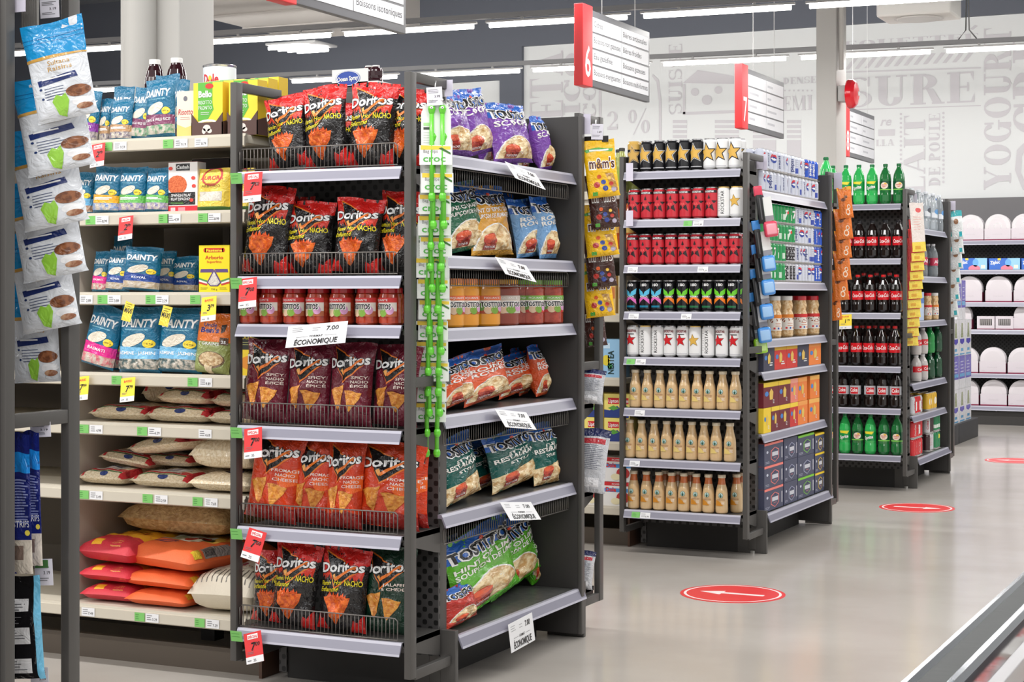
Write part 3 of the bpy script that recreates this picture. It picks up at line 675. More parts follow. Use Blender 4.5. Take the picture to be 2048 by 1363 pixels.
TOS = {'scoops': ((124, 70, 168), [('SCOOPS!', .07)], 1, None), 'jal': ((22, 98, 66), [('HINT OF JALAPEÑO', .045), ('SOUPÇON DE JALAPEÑO', .045)], 1, None),
       'gold': ((222, 160, 50), [('HINT OF SPICY QUESO', .045), ('SOUPÇON DE FROMAGE ÉPICÉ', .045)], 1, None), 'sky': ((120, 168, 216), [('ROUNDS', .055), ('RONDES', .055)], 1, None),
       'orange': ((226, 92, 46), [('ROUNDS', .055), ('RONDES', .055)], 1, None), 'teal': ((18, 88, 80), [('STYLE', .035), ('RESTAURANT', .06), ('STYLE', .035)], 0, None),
       'lime': ((96, 178, 48), [('HINT OF LIME', .05), ('SOUPÇON DE LIME', .05)], 1, (88, 184, 36)), 'red': ((190, 44, 30), [], 1, (206, 60, 36))}
def tostitos(kind, seed):
    c, wd, win, bc = TOS[kind]; return bag(.25, .34, .085, film(*c), a_tostitos(c, wd, win, bc), seed, wr=.007, foot=.2, nx=28, ny=38, nf=22)
def a_dainty(band, bt, big=False, pic=(120, 110, 130), tag_=(246, 214, 60)):
    def art(mb, S, W, H):
        text(mb, S, 'DAINTY', 0, .68*H, .13*H, WHT, 2, .0, .03, width=.8*W)
        rect(mb, S, -.28*W, .63*H, .28*W, .645*H, film(120, 176, 196), 1)
        disc(mb, S, -.06*W, .48*H, .3*W, .085*H, film(232, 222, 204), 2, ang=.35); disc(mb, S, .3*W, .43*H, .13*W, .05*H+.02*W, film(*tag_), 3)
        text(mb, S, '1.6 kg' if big else '900 g', .3*W, .42*H, .022*H, film(60, 60, 60), 4, width=.18*W)
        poly(mb, S, sc([(-.5, .2), (.5, .2), (.5, .36), (-.5, .39)], W, H), film(*band), 2); (text(mb, S, bt, 0, .265*H, .05*H, WHT, 3, bold=.01, width=min(.86, .08*len(bt))*W) if bt else lines(mb, S, -.36*W, .36*W, .3*H, 2, .03*H, WHT, 3, h=.005))
        poly(mb, S, sc([(-.5, .05), (.5, .05), (.5, .2), (-.5, .2)], W, H), film(*pic, rgb2=(200, 190, 176), scale=50), 2)
    return art
def dainty(band, bt, seed, W=.15, H=.24, D=.06, **k): return bag(W, H, D, film(14, 106, 142, rough=.28), a_dainty(band, bt, **k), seed, wr=.0025, boxy=4, foot=.05, narrow=.06, fin=.04)
# ---- bodies of revolution
def proto(parts):      # [(name, mesh)] -> function placing the thing with its parts
    def make(name, loc, rz, scale=(1, 1, 1), **kw):
        if len(parts) == 1: o = bpy.data.objects.new(name, parts[0][1]); COL.objects.link(o); tag(o, **kw)
        else:
            o = empty(name, **kw)
            for n, me in parts:
                c = bpy.data.objects.new(n, me); COL.objects.link(c); c.parent = o
        o.location = loc; o.rotation_euler = rz if isinstance(rz, tuple) else (0, 0, rz); o.scale = scale
        return o
    return make
ALU = mat((214, 214, 216), .25, .9)
def can(r, h, bands, art=None, lid=ALU):
    """bands: [(top fraction, material)] from the bottom up"""
    rf = lambda z: r
    prof = [(r*.78, 0), (r*.8, .004)]; mf = [ALU]
    zs = [.012]+[h*(.06+.84*b) for b, m in bands]
    prof.append((r, zs[0])); mf.append(bands[0][1])
    for i, (b, m) in enumerate(bands): prof.append((r, zs[i+1])); mf.append(m)
    prof.append((r*.84, h-.006)); mf.append(bands[-1][1])
    mb = MB(); mb.lathe([(0, 0)]+prof, None, 18, mf=[ALU]+mf)
    if art: art(mb, Cyl(rf, .012, h*.9, 12, 1), r, h)
    body = mb.mesh(); mb = MB(); mb.lathe([(r*.84, h-.006), (r*.85, h), (r*.78, h), (r*.76, h-.005), (0, h-.005)], lid, 18); top = mb.mesh()
    return proto([('body', body), ('can_lid', top)])
def revolve(parts, n=20):      # parts: [(name, profile, material or list, art or None, radius fn, z0, z1)]
    out = []
    for p in parts:
        name, prof, m = p[:3]; mb = MB(); mb.lathe(prof, m if not isinstance(m, list) else None, n, mf=m if isinstance(m, list) else None)
        if len(p) > 3 and p[3]: p[3](mb, Cyl(lambda z: p[4], p[5], p[6], 12, 1), p[4], p[6]-p[5])
        out.append((name, mb.mesh()))
    return proto(out)
# ---- placing
def nth(i): return ORD[i] if i < len(ORD) else 'next'
def put_y(make, name, xl, xr, ytop, y, z, W, H, lean=0., roll=0., yaw=0., dsc=None, ywp=None, **kw):
    """stand a thing of natural size W x H on height z, in the upright plane at y, spanning the picture columns xl..xr with its top on row ytop"""
    X0, X1 = wx(xl, y), wx(xr, y); h = hz((xl+xr)/2, ytop, y)-z if ytop else H
    s = (X1-X0)/W
    return make(name, ((X0+X1)/2, y, z+abs(sin(R(roll)))*(X1-X0)*.6), (R(-lean), R(roll), R(yaw)), (s, dsc or min(1.3, max(.6, s)), h/H), **kw)
def inside(Y0, Y1):      # keep clear of the unit's own upright and far panel
    k = max(q for q in OY if OY[q] <= Y0+.1); return max(Y0, OY[k]+.338), min(Y1, OY[k]+FAR[k]-.032)
def put_x(make, name, xl, xr, ytop, x, z, W, H, lean=0., roll=0., yaw=0., dsc=None, **kw):
    """the same on an upright plane at x, facing +X"""
    Y0, Y1 = inside(wy(xl, x), wy(xr, x)); h = hx((xl+xr)/2, ytop, x)-z if ytop else H
    if H > .3 and abs(W-.204) < .001:
        k = max(q for q in OY if OY[q] <= Y0+.1); e = (Y1-Y0)*.06+.004; Y0 = max(Y0, OY[k]+.338+e); Y1 = min(Y1, OY[k]+FAR[k]-.03-e)
    s = (Y1-Y0)/W; q = Euler((R(-lean), R(roll), 0)).to_matrix(); q = Matrix.Rotation(pi/2+R(yaw), 3, 'Z') @ q
    return make(name, (x, (Y0+Y1)/2, z+abs(sin(R(roll)))*(Y1-Y0)*.6), tuple(q.to_euler()), (s, dsc or min(1.3, max(.6, s)), h/H), **kw)
# ================================================================ chip rack (first side rack)
def share(me): return proto([('bag', me)])
DOR = {k: [share(doritos(k, i)) for i in range(n)] for k, n in (('hot', 4), ('spicy', 2), ('nacho', 2), ('green', 1))}
def chipbag(kind, v, row, xl, xr, yt, y, label, roll=0, lean=4, yaw=0):
    y = max(y+.006, .1 if xr > 800 else 0)
    put_y(DOR[kind][v % len(DOR[kind])], 'chip_bag', xl, xr, yt, y, Z1W[row]+.004, .225, .33, lean, roll, yaw, dsc=.88, label=label, cat='chip bag', group='chip bags in the tube rack')
HOTL = 'black and red hot chip bag, %s'
for i, (a, b, t, y, r, q) in enumerate([(540, 622, 196, .07, -7, 'leaning toward the rice shelf on the top shelf'), (612, 696, 174, .055, -4, 'second along the top shelf of the tube rack'),
        (694, 786, 168, .055, 3, 'tallest and fully seen on the top shelf'), (765, 848, 180, .08, 5, 'half behind the corner post on the top shelf')]): chipbag('hot', i, 0, a, b, t, y, HOTL % q, r)
for i, (a, b, t, y, r, q) in enumerate([(484, 574, 376, .055, 4, 'with folded red top, first on the second shelf'), (572, 662, 404, .075, 2, 'squat and second on the second shelf'),
        (664, 756, 400, .055, 4, 'third on the second shelf, in front of the lattice'), (748, 836, 388, .08, 6, 'behind the corner post on the second shelf')]): chipbag('hot', i+1, 1, a, b, t, y, HOTL % q, r)
for i, (a, b, t, y, r, q) in enumerate([(484, 572, 682, .06, 4, 'crumpled at the top, beside the left-over polenta box'), (572, 658, 688, .06, 2, 'second of the maroon row'),
        (656, 742, 686, .06, 2, 'third of the maroon row'), (742, 832, 692, .06, 3, 'last of the maroon row, behind the corner post')]):
    chipbag('spicy', i, 3, a, b, t, y, ('maroon bag of spicy nacho chips, '+q).replace('left-over ', 'yellow '), r)
for i, (a, b, t, y, r, q) in enumerate([(490, 590, 868, .06, 7, 'tilted and first of its row'), (582, 664, 876, .085, 3, 'second of its row'),
        (650, 722, 880, .065, 2, 'narrow, partly covered by its large neighbour'), (712, 836, 890, .05, 4, 'broadest of its row, behind the corner post')]):
    chipbag('nacho', i, 4, a, b, t, y, 'orange red bag of nacho cheese chips, '+q, r)
for i, (k, a, b, t, y, r, q) in enumerate([('hot', 504, 580, 1102, .1, 2, HOTL % 'mostly covered, first on the lowest shelf'), ('hot', 540, 628, 1090, .05, 5, HOTL % 'second on the lowest shelf'),
        ('hot', 636, 730, 1098, .06, 3, HOTL % 'third on the lowest shelf'), ('green', 724, 822, 1096, .06, 2, 'only dark green chip bag, on the lowest shelf of the tube rack')]): chipbag(k, i, 5, a, b, t, y, q, r)
# a second, darker row of bags just seen behind the first
for i, (k, row, a, b, t, q) in enumerate([('hot', 0, 640, 716, 206, 'set back on the top shelf'), ('hot', 1, 556, 626, 392, 'set back on the second shelf'),
        ('nacho', 4, 770, 856, 884, 'set back by the slotted upright')]):
    chipbag(k, i+2, row, a, b, t, .19, (HOTL if k == 'hot' else 'orange red bag of nacho cheese chips, %s') % q, 0, 2)
# salsa jars
GLS = mat((150, 48, 30), .12, coat=.5, rgb2=(176, 66, 42), scale=60)
def a_jar(main, sub):
    def art(mb, S, r, h):
        z = S.ys[0]; H_ = S.ys[-1]-z; rect(mb, S, -r*1.3, z+H_*.12, r*1.3, z+H_*.98, film(226, 216, 206, bump=0), 1)
        rect(mb, S, -r*1.3, z+H_*.76, r*1.3, z+H_*.98, paper(*main), 2); rect(mb, S, -r*1.3, z+H_*.12, r*1.3, z+H_*.36, paper(*sub), 2)
        for a, b, c in ((-.8, .45, (96, 140, 60)), (-.3, .3, (210, 180, 150)), (.75, .4, (206, 150, 190)), (.2, .3, (120, 160, 60))): disc(mb, S, a*r, z+b*H_, r*.32, H_*.2, paper(*c), 3)
        text(mb, S, 'TOSTITOS', 0, z+H_*.44, H_*.26, WHT, 4, bold=.08, width=r*1.75); text(mb, S, 'TOSTITOS', 0, z+H_*.45, H_*.24, INK, 5, bold=.03, width=r*1.66)
        text(mb, S, 'PIQUANTE', 0, z+H_*.82, H_*.1, WHT, 5, width=r*1.2)
    return art
JP = [(0, 0), (.036, 0), (.041, .006), (.0415, .085), (.039, .098), (.033, .106), (.033, .11)]
jar_red = revolve([('body', JP, GLS, a_jar((196, 44, 44), (176, 96, 60)), .0418, .018, .088), ('lid', [(.0345, .1), (.0365, .102), (.0365, .117), (.034, .119), (0, .119)], gloss(196, 40, 48))], 24)
for i, px in enumerate((502, 545, 591.5, 638, 685, 737, 783)):
    jar_red('salsa_jar', (wx(px, .055), .055, Z1W[2]+.001), R(random.uniform(-24, 10)), label='red lidded salsa jar, %s from the rice shelf end of the row' % nth(i), cat='jar', group='salsa jars in the tube rack')
for i, px in enumerate((524, 570, 616, 712)):
    jar_red('salsa_jar', (wx(px, .15), .15, Z1W[2]+.001), 0, label='red lidded salsa jar in the back row, %s along' % nth(i), cat='jar', group='salsa jars in the tube rack')
# ================================================================ chip end unit, facing the wide aisle
TOSB = {k: [share(tostitos(k, 40+7*i+len(k))) for i in range(2)] for k in TOS}
def tos(kind, v, row, xl, xr, yt, x, label, roll=0, lean=10, yaw=0):
    z = (Z1F+[ZB])[row]+.006
    put_x(TOSB[kind][v % 2], 'tortilla_chip_bag', xl, xr, yt, x, z, .204, .34, lean, roll, yaw, dsc=.95, label=label, cat='chip bag', group='tortilla chip bags on the end unit')
for k, v, row, xl, xr, yt, x, lb, roll in [
    ('scoops', 0, 0, 868, 940, 186, -.06, 'purple and blue tortilla chip bag, half hidden by the corner upright', -3), ('scoops', 1, 0, 925, 985, 190, -.09, 'purple and blue tortilla chip bag with its top folded forward, second along', -10),
    ('scoops', 0, 0, 968, 1010, 222, -.2, 'purple tortilla chip bag pushed back in the top row', -6), ('scoops', 1, 0, 994, 1060, 212, -.06, 'widest purple tortilla chip bag, middle of the top row', -4),
    ('scoops', 0, 0, 1036, 1100, 214, -.18, 'narrow purple tortilla chip bag behind the middle one', -5), ('scoops', 1, 0, 1082, 1138, 238, -.08, 'last purple tortilla chip bag, beside the far side panel', -7),
    ('jal', 0, 1, 896, 966, 372, -.08, 'dark green tortilla chip bag beside the corner upright', -6), ('gold', 0, 1, 950, 1020, 372, -.07, 'golden yellow tortilla chip bag in full view', -2),
    ('gold', 1, 1, 996, 1060, 388, -.2, 'golden yellow tortilla chip bag pushed back', -2), ('sky', 0, 1, 1038, 1084, 400, -.1, 'pale blue tortilla chip bag, first of two', -4),
    ('sky', 1, 1, 1082, 1138, 394, -.06, 'pale blue tortilla chip bag next to the far panel', -2),
    ('orange', 0, 3, 886, 944, 728, -.05, 'orange tortilla chip bag cut by the corner upright', -8), ('orange', 1, 3, 936, 1014, 708, -.06, 'large orange tortilla chip bag turned toward the aisle', -6),
    ('orange', 0, 3, 1004, 1072, 716, -.15, 'orange tortilla chip bag, third along', -6), ('orange', 1, 3, 1040, 1108, 694, -.18, 'tall orange tortilla chip bag, fourth along', -6),
    ('orange', 0, 3, 1074, 1142, 688, -.1, 'orange tortilla chip bag against the far panel', -4),
    ('teal', 0, 4, 894, 956, 880, -.05, 'teal restaurant style chip bag beside the corner upright', -7), ('teal', 1, 4, 940, 1000, 884, -.16, 'narrow teal restaurant style chip bag, second along', -4),
    ('teal', 0, 4, 992, 1068, 868, -.07, 'wide teal restaurant style chip bag, third along', -5), ('teal', 1, 4, 1072, 1146, 842, -.05, 'upright teal restaurant style chip bag against the far panel', 0),
    ('lime', 0, 5, 880, 936, 1086, -.16, 'lime green chip bag at the back beside the corner upright', -6), ('lime', 1, 5, 920, 1030, 1074, -.05, 'biggest lime green chip bag, on the bottom shelf', -8),
    ('lime', 0, 5, 990, 1090, 1054, -.13, 'second lime green chip bag on the bottom shelf', -9), ('lime', 1, 5, 1030, 1118, 1044, -.21, 'third lime green chip bag on the bottom shelf', -9),
    ('lime', 0, 5, 1064, 1136, 1038, -.15, 'last lime green chip bag, by the empty end of the bottom shelf', -9), ('red', 0, 5, 884, 948, 1176, -.03, 'low red chip bag leaning out by the corner upright', -4)]:
    tos(kind=k, v=v, row=row, xl=xl, xr=xr, yt=yt, x=x, label=lb, roll=roll)
# jars on the end unit
TJ = [(0, 0), (.033, 0), (.037, .006), (.0375, .13), (.035, .145), (.031, .152), (.031, .156)]
def talljar(glass, lid, main, sub): return revolve([('body', TJ, glass, a_jar(main, sub), .0378, .035, .108), ('lid', [(.0325, .146), (.034, .148), (.034, .163), (.032, .165), (0, .165)], lid)], 22)
jar_q = talljar(mat((226, 150, 34), .14, coat=.4), gloss(226, 130, 70), (222, 110, 60), (170, 70, 40)); jar_s = talljar(GLS, gloss(116, 176, 50), (120, 170, 70), (190, 50, 44))
jar_m = talljar(mat((140, 56, 34), .14, coat=.4), gloss(220, 160, 40), (200, 190, 180), (200, 190, 180))
for i, (mk, xl, xr, x, lb) in enumerate([(jar_q, 890, 916, -.05, 'yellow queso dip jar beside the corner upright'), (jar_q, 917, 945, -.052, 'yellow queso dip jar, second along'), (jar_q, 941, 963, -.14, 'yellow queso dip jar set back between two others'),
        (jar_q, 959, 987, -.052, 'yellow queso dip jar next to the broad brown jar'), (jar_m, 986, 1022, -.052, 'broad brown salsa jar with an amber lid'), (jar_s, 1014, 1036, -.14, 'salsa jar with green lid, first and set back'),
        (jar_s, 1032, 1054, -.08, 'salsa jar with green lid, second along'), (jar_s, 1049, 1074, -.052, 'salsa jar with green lid, third along'), (jar_s, 1069, 1090, -.13, 'salsa jar with green lid, fourth along and set back'),
        (jar_s, 1087, 1112, -.05, 'salsa jar with green lid, fifth along'), (jar_s, 1110, 1132, -.05, 'salsa jar with green lid against the far panel')]):
    put_x(mk, 'dip_jar', xl, xr, None, x, Z1F[2]+.001, .078, .16, yaw=-30, dsc=1., label=lb, cat='jar', group='dip jars on the end unit')
# ---- price tickets
TICK_G = paper(124, 196, 104); TICK_W = paper(236, 236, 238); TICK_R = paper(224, 52, 54); TICK_Y = paper(250, 222, 60); GREY = paper(120, 120, 124); PINK = paper(226, 120, 120)
def ticket(kind, x, y, z, rx, rot, label, price='7.00', w=.075, h=.12, rz=0, name='price_tag', group='price tags on the shelf edges'):
    """paper tag hanging from a shelf edge; rx tips its foot forward"""
    mb = MB(); base = {'r': TICK_R, 'y': TICK_Y, 'w': TICK_W, 'l': mat((226, 224, 234), .25)}[kind]
    mb.add([(-w/2, 0, -h), (w/2, 0, -h), (w/2, 0, 0), (-w/2, 0, 0), (-w/2, .0008, -h), (w/2, .0008, -h), (w/2, .0008, 0), (-w/2, .0008, 0)], [(0, 1, 2, 3), (7, 6, 5, 4), (0, 4, 5, 1), (3, 2, 6, 7), (0, 3, 7, 4), (1, 5, 6, 2)], base)
    S = Plane((0, 0, -h), (1, 0, 0), (0, 0, 1), w, h, .0005)
    if kind in 'ry':
        rect(mb, S, -w/2, 0, w/2, h*.22, TICK_W, 1); text(mb, S, '35', .0, h*.05, h*.09, INK, 2); rect(mb, S, -w*.42, h*.08, -w*.2, h*.11, GREY, 2)
        rect(mb, S, -w*.3, h*.78, w*.3, h*.94, WHT if kind == 'r' else TICK_Y, 1); text(mb, S, 'SPÉCIAL' if kind == 'r' else 'BAISSE', 0, h*.81, h*.09, TICK_R, 2, bold=.02, width=w*.54)
        text(mb, S, price.split('.')[0], 0, h*.42, h*.26, INK, 2, shear=.15, bold=.02); text(mb, S, price.split('.')[1], w*.24, h*.54, h*.13, INK, 2, shear=.15, bold=.02)
        lines(mb, S, -w*.38, 0, h*.36, 2, h*.05, GREY, 2)
    elif kind == 'w':
        text(mb, S, 'ÉCONOMIQUE', 0, h*.08, h*.24, INK, 2, shear=.12, bold=.03, width=w*.72); text(mb, S, 'FORMAT', 0, h*.4, h*.09, INK, 2, bold=.02, width=w*.22)
        rect(mb, S, -w*.34, h*.43, -w*.14, h*.445, GREY, 1); rect(mb, S, .14*w, h*.43, .34*w, h*.445, GREY, 1)
        text(mb, S, price, w*.26, h*.66, h*.2, INK, 2, shear=.1, bold=.02, width=w*.2); lines(mb, S, -w*.42, -w*.22, h*.86, 3, h*.08, GREY, 1); lines(mb, S, -w*.08, .06*w, h*.8, 2, h*.1, GREY, 1)
    else: text(mb, S, price, w*.18, h*.42, h*.14, INK, 2, width=w*.36); lines(mb, S, -w*.4, w*.38, h*.84, 3, h*.08, GREY, 1); lines(mb, S, -w*.4, w*.3, h*.26, 2, h*.08, GREY, 1)
    o = mb.build(name, label=label, cat='price tag', group=group); o.location = (x, y, z)
    q = Matrix.Rotation(rz, 3, 'Z') @ Euler((R(rx), R(rot), 0)).to_matrix(); o.rotation_euler = q.to_euler(); return o
def strip(parent, ax, t, face, z, w, kind='g', h=.03, tilt=.3):      # small insert in a shelf edge
    mb = MB(); m = TICK_G if kind == 'g' else TICK_W
    P = (lambda a, b, c: (a, face-b, c)) if ax == 0 else (lambda a, b, c: (face+b, a, c))
    d0, d1 = .0075, .0175
    vs = [P(t, d1, -.038), P(t+w, d1, -.038), P(t+w, d0, -.01), P(t, d0, -.01)]
    mb.add(vs, [(0, 1, 2, 3)], m)
    o = Vector(vs[0]); dx = (Vector(vs[1])-o).normalized(); dy = (Vector(vs[3])-o); hh = dy.length; dy.normalize()
    S = Plane(o+dx*w/2, dx, dy, w, hh, .0005); lines(mb, S, -w*.4, w*.1, hh*.7, 3, hh*.22, GREY if kind != 'g' else paper(80, 150, 70), 1, h=.0018)
    if kind == 'p': text(mb, S, '%d.%d9' % (random.randint(2, 8), random.randint(2, 9)), w*.2, hh*.14, hh*.3, INK, 1, width=w*.34)
    b = mb.build('ticket_insert', parent); b.location.z = z; return b
def rack_of(label): return next(o for o in bpy.data.objects if o.get('label', '').startswith(label))
def shelf_of(t, z): return min((c for c in t.children if c.name.startswith('shelf')), key=lambda c: abs(c['z']-z) if 'z' in c else 9)
# ================================================================ beige shelving: rice, grains, sacks
TEAL = film(14, 106, 142, rough=.28)
DP = {}
def rice(key, band, bt, n=2, **k):
    DP[key] = [share(dainty(band, bt, 90+i+len(DP)*5, **k)) for i in range(n)]
rice('purple', (130, 52, 150), 'BASMATI'); rice('tan', (190, 150, 110), ''); rice('wild', (130, 66, 100), 'LONG & WILD RICE', pic=(90, 150, 110)); rice('green', (110, 190, 96), '', pic=(140, 130, 180))
rice('yellow', (246, 176, 50), '', pic=(120, 150, 200)); rice('blue', (110, 180, 226), 'JASMINE', pic=(170, 120, 90)); rice('pink', (226, 40, 140), 'BASMATI', pic=(210, 110, 120)); rice('royal', (30, 70, 150), 'ROYAL', pic=(190, 170, 140))
rice('big', (120, 186, 226), 'JASMINE - JASMIN', W=.2, H=.29, D=.08, big=True, pic=(70, 90, 90))
def rb(key, v, row, xl, xr, yt, y, label, lean=6, roll=0, yaw=0, W=.15, H=.24):
    put_y(DP[key][v], 'rice_bag', xl, xr, yt, y, ZG[row]+.003, W*.95, H, lean, roll, yaw, label=label, cat='rice bag', group='upright rice bags on the beige shelving')
TB = 'teal rice bag with '
for a in [('purple', 0, 0, 150, 192, 181, .24, TB+'a purple band, beside the hanging cereal pouches', 6, 3, 6), ('tan', 1, 0, 198, 222, 196, .27, TB+'a tan band, squeezed narrow on the top shelf'),
          ('tan', 0, 0, 220, 262, 198, .21, TB+'a tan band in full view on the top shelf'), ('purple', 1, 0, 222, 262, 171, .34, TB+'only its teal top showing behind the tan banded one'),
          ('wild', 0, 0, 258, 300, 174, .23, TB+'a plum band, first of two on the top shelf', 8, 4), ('wild', 1, 0, 294, 350, 158, .2, TB+'a plum band, tallest on the top shelf', 4, -3),
          ('wild', 0, 0, 304, 350, 147, .42, 'teal rice bag lying back behind the tallest one on the top shelf'), ('blue', 0, 0, 345, 372, 157, .33, 'teal rice bag peeking out behind the risotto carton'),
          ('blue', 0, 1, 146, 187, 344, .22, TB+'a pale blue band on the second shelf', 4), ('yellow', 0, 1, 187, 240, 334, .19, TB+'a yellow band and a small picture on the second shelf', 4, 2),
          ('green', 0, 1, 239, 290, 334, .19, TB+'a green band, first of two on the second shelf', 4, 1), ('green', 1, 1, 291, 335, 336, .19, TB+'a green band next to the red pilaf carton', 4, 2),
          ('pink', 0, 2, 184, 216, 503, .24, TB+'a pink band on the third shelf', 6, 3), ('royal', 0, 2, 212, 258, 502, .21, TB+'a dark blue band, first of two on the third shelf', 6, 4),
          ('royal', 1, 2, 250, 312, 496, .19, TB+'a dark blue band and wide side seam, third shelf', 6, 4, 16), ('royal', 0, 2, 308, 346, 502, .3, TB+'a dark blue band turned sideways on the third shelf', 4, 2, 40),
          ('royal', 1, 2, 346, 396, 512, .33, TB+'a dark blue band in the shade beside the yellow carton', 4), ('royal', 0, 2, 222, 258, 470, .36, 'teal rice bag standing far back on the third shelf')]: rb(*a)
for a in [('pink', 1, 3, 163, 226, 620, .2, 'large teal rice bag with a pink band, leaning over on the fourth shelf', 4, 13), ('big', 0, 3, 240, 322, 612, .2, 'large teal rice bag with a pale blue band, middle of the fourth shelf', 5, 0, 0, .2, .29),
          ('big', 1, 3, 318, 402, 616, .2, 'large teal rice bag with a pale blue band beside the grain pouch', 5, 2, 0, .2, .29), ('pink', 0, 3, 222, 250, 640, .34, 'teal rice bag in the gap between the leaning one and the large ones', 2)]: rb(*a)
for i, (a, b, t) in enumerate(((244, 258, 603), (316, 336, 612))):
    mb = MB(); S = Plane((0, 0, 0), (1, 0, 0), (0, 0, 1), .04, .07); mb.box((-.02, 0, 0), (.02, .0008, .07), film(240, 214, 70)); text(mb, S, 'MAXI', 0, .03, .018, INK, 1, bold=.02, width=.032); lines(mb, S, -.014, .014, .06, 2, .008, INK, 1)
    o = mb.build('corner_flag', label='yellow maxi size flag on a large rice bag, %s' % ('middle of the fourth shelf', 'nearer the grain pouch')[i], cat='label flag', group='yellow flags'); y = .135; o.location = (wx((a+b)/2, y), y, hz(a, t, y)-.068); o.rotation_euler = (R(-8), R(12), 0)
# cartons and pouches
def box_y(W, H, D, base, art, name, xl, xr, yt, y, z, label, cat='carton', side=None, top=None, yaw=0, lean=0, group=None):
    put_y(share(carton(W, H, D, base, art, side, top)), name, xl, xr, yt, y, z+.001, W, H, lean, 0, yaw, dsc=1, label=label, cat=cat, group=group)
def a_risotto(mb, S, W, H):
    disc(mb, S, 0, .84*H, .12*W, .055*H, paper(110, 110, 120), 1); poly(mb, S, sc([(-.5, 0), (.5, 0), (.5, .28), (0, .22), (-.5, .3)], W, H), paper(238, 206, 120), 1)
    text(mb, S, 'Risotto', 0, .5*H, .13*H, paper(196, 52, 60), 2, shear=.25, width=.86*W); lines(mb, S, -.3*W, .3*W, .44*H, 2, .04*H, paper(190, 120, 110), 2)
box_y(.1, .22, .06, paper(232, 220, 202), a_risotto, 'risotto_carton', 354, 388, 182, .2, ZG[0], 'cream risotto carton with red lettering')
def a_bello(mb, S, W, H):
    G = paper(96, 176, 66); poly(mb, S, sc([(-.34, 1), (.16, 1), (.16, .62), (.2, .5), (-.02, .3), (-.34, .3)], W, H), G, 1)
    disc(mb, S, .05*W, .93*H, .14*W, .05*H, paper(220, 60, 50), 2); text(mb, S, 'Bello', -.09*W, .73*H, .12*H, WHT, 3, bold=.04, width=.44*W)
    text(mb, S, 'RISOTTO', -.09*W, .6*H, .07*H, WHT, 3, width=.46*W); text(mb, S, 'PRONTO', -.09*W, .5*H, .07*H, WHT, 3, width=.46*W); lines(mb, S, -.24*W, .06*W, .44*H, 2, .03*H, WHT, 3)
    disc(mb, S, 0, .16*H, .48*W, .16*H, paper(240, 236, 226), 2); disc(mb, S, 0, .16*H, .42*W, .12*H, mat((236, 214, 150), .5, rgb2=(206, 180, 110), scale=120), 3)
def tray(W, D):
    mb = MB(); br = mat((88, 62, 56), .6)
    mb.box((-W/2, -.004, 0), (W/2, -.001, .05), br); 
    for x in (-W/2, W/2-.003): mb.add([(x, -.004, 0), (x+.003, -.004, 0), (x+.003, D, 0), (x, D, 0), (x, -.004, .05), (x+.003, -.004, .05), (x+.003, D, .11), (x, D, .11)], [(3,2,1,0),(4,5,6,7),(0,1,5,4),(1,2,6,5),(2,3,7,6),(3,0,4,7)], br)
    for sx in (-1, 1): mb.add([(sx*W/2, -.004, .05), (sx*W/2, -.001, .05), (sx*W*.28, -.001, .05), (sx*W*.28, -.004, .05), (sx*W/2, -.004, .082), (sx*W/2, -.001, .082)], [(0, 3, 4), (1, 5, 2), (3, 2, 5, 4), (0, 4, 5, 1)], br)
    S = Plane((0, -.004, 0), (1, 0, 0), (0, 0, 1), W, .05); disc(mb, S, 0, .03, .016, .012, paper(226, 216, 210), 1); disc(mb, S, -.012, .02, .008, .01, paper(226, 216, 210), 1); disc(mb, S, .012, .02, .01, .008, paper(226, 216, 210), 1)
    return mb
for i, (a, b, q) in enumerate(((384, 446, 'in a brown tray, nearer the rice'), (455, 516, 'in a brown tray, behind the rack post'))):
    X0_, X1_ = wx(a, .19), wx(b, .19); wd = X1_-X0_
    o = tray(wd, .24).build('display_tray', label='brown cardboard display tray %s' % ('nearer the rice bags', 'behind the rack post')[i], cat='tray', group='brown display trays'); o.location = ((X0_+X1_)/2, .19, ZG[0]+.001)
    for k in range(3):
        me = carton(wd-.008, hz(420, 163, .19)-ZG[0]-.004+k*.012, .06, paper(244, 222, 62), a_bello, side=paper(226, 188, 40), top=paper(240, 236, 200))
        ob = share(me)('risotto_carton', ((X0_+X1_)/2, .193+k*.066, ZG[0]+.002), 0, label='risotto carton %s, %s from the front' % (q, nth(k)), cat='carton', group='risotto cartons in trays')
dole = proto([('body', revolve and (lambda: (lambda mb: (mb.lathe([(0, 0), (.052, 0), (.054, .004), (.054, .172), (.052, .176)], mat((226, 232, 236), .3), 24), text(mb, Cyl(lambda z: .054, .01, .17), 'Dole', 0, .135, .022, paper(206, 40, 52), 2, bold=.03), disc(mb, Cyl(lambda z: .054, .01, .17), 0, .147, .006, .006, paper(250, 200, 50), 3), lines(mb, Cyl(lambda z: .054, .01, .17), -.024, .024, .115, 2, .014, paper(150, 170, 190), 2, h=.004), mb.mesh())[-1])(MB()))()), ('can_rim', (lambda mb: (mb.lathe([(.054, .174), (.0555, .178), (.052, .18), (.05, .176), (0, .176)], ALU, 24), mb.mesh())[-1])(MB()))])
put_y(dole, 'juice_can', 412, 467, 131, .42, ZG[0]+.001, .108, .18, label='tall white juice can behind the risotto cartons', cat='can')
JB = mat((46, 14, 22), .1, coat=.6)
juice = revolve([('body', [(0, 0), (.05, 0), (.056, .01), (.056, .06), (.048, .09), (.055, .13), (.057, .2), (.054, .225), (.046, .25), (.034, .268), (.03, .278)], JB), ('cap', [(.03, .274), (.032, .276), (.032, .292), (.03, .294), (0, .294)], mat((242, 240, 236), .4))], 22)
tj = hz(345, 117, .62)-.294
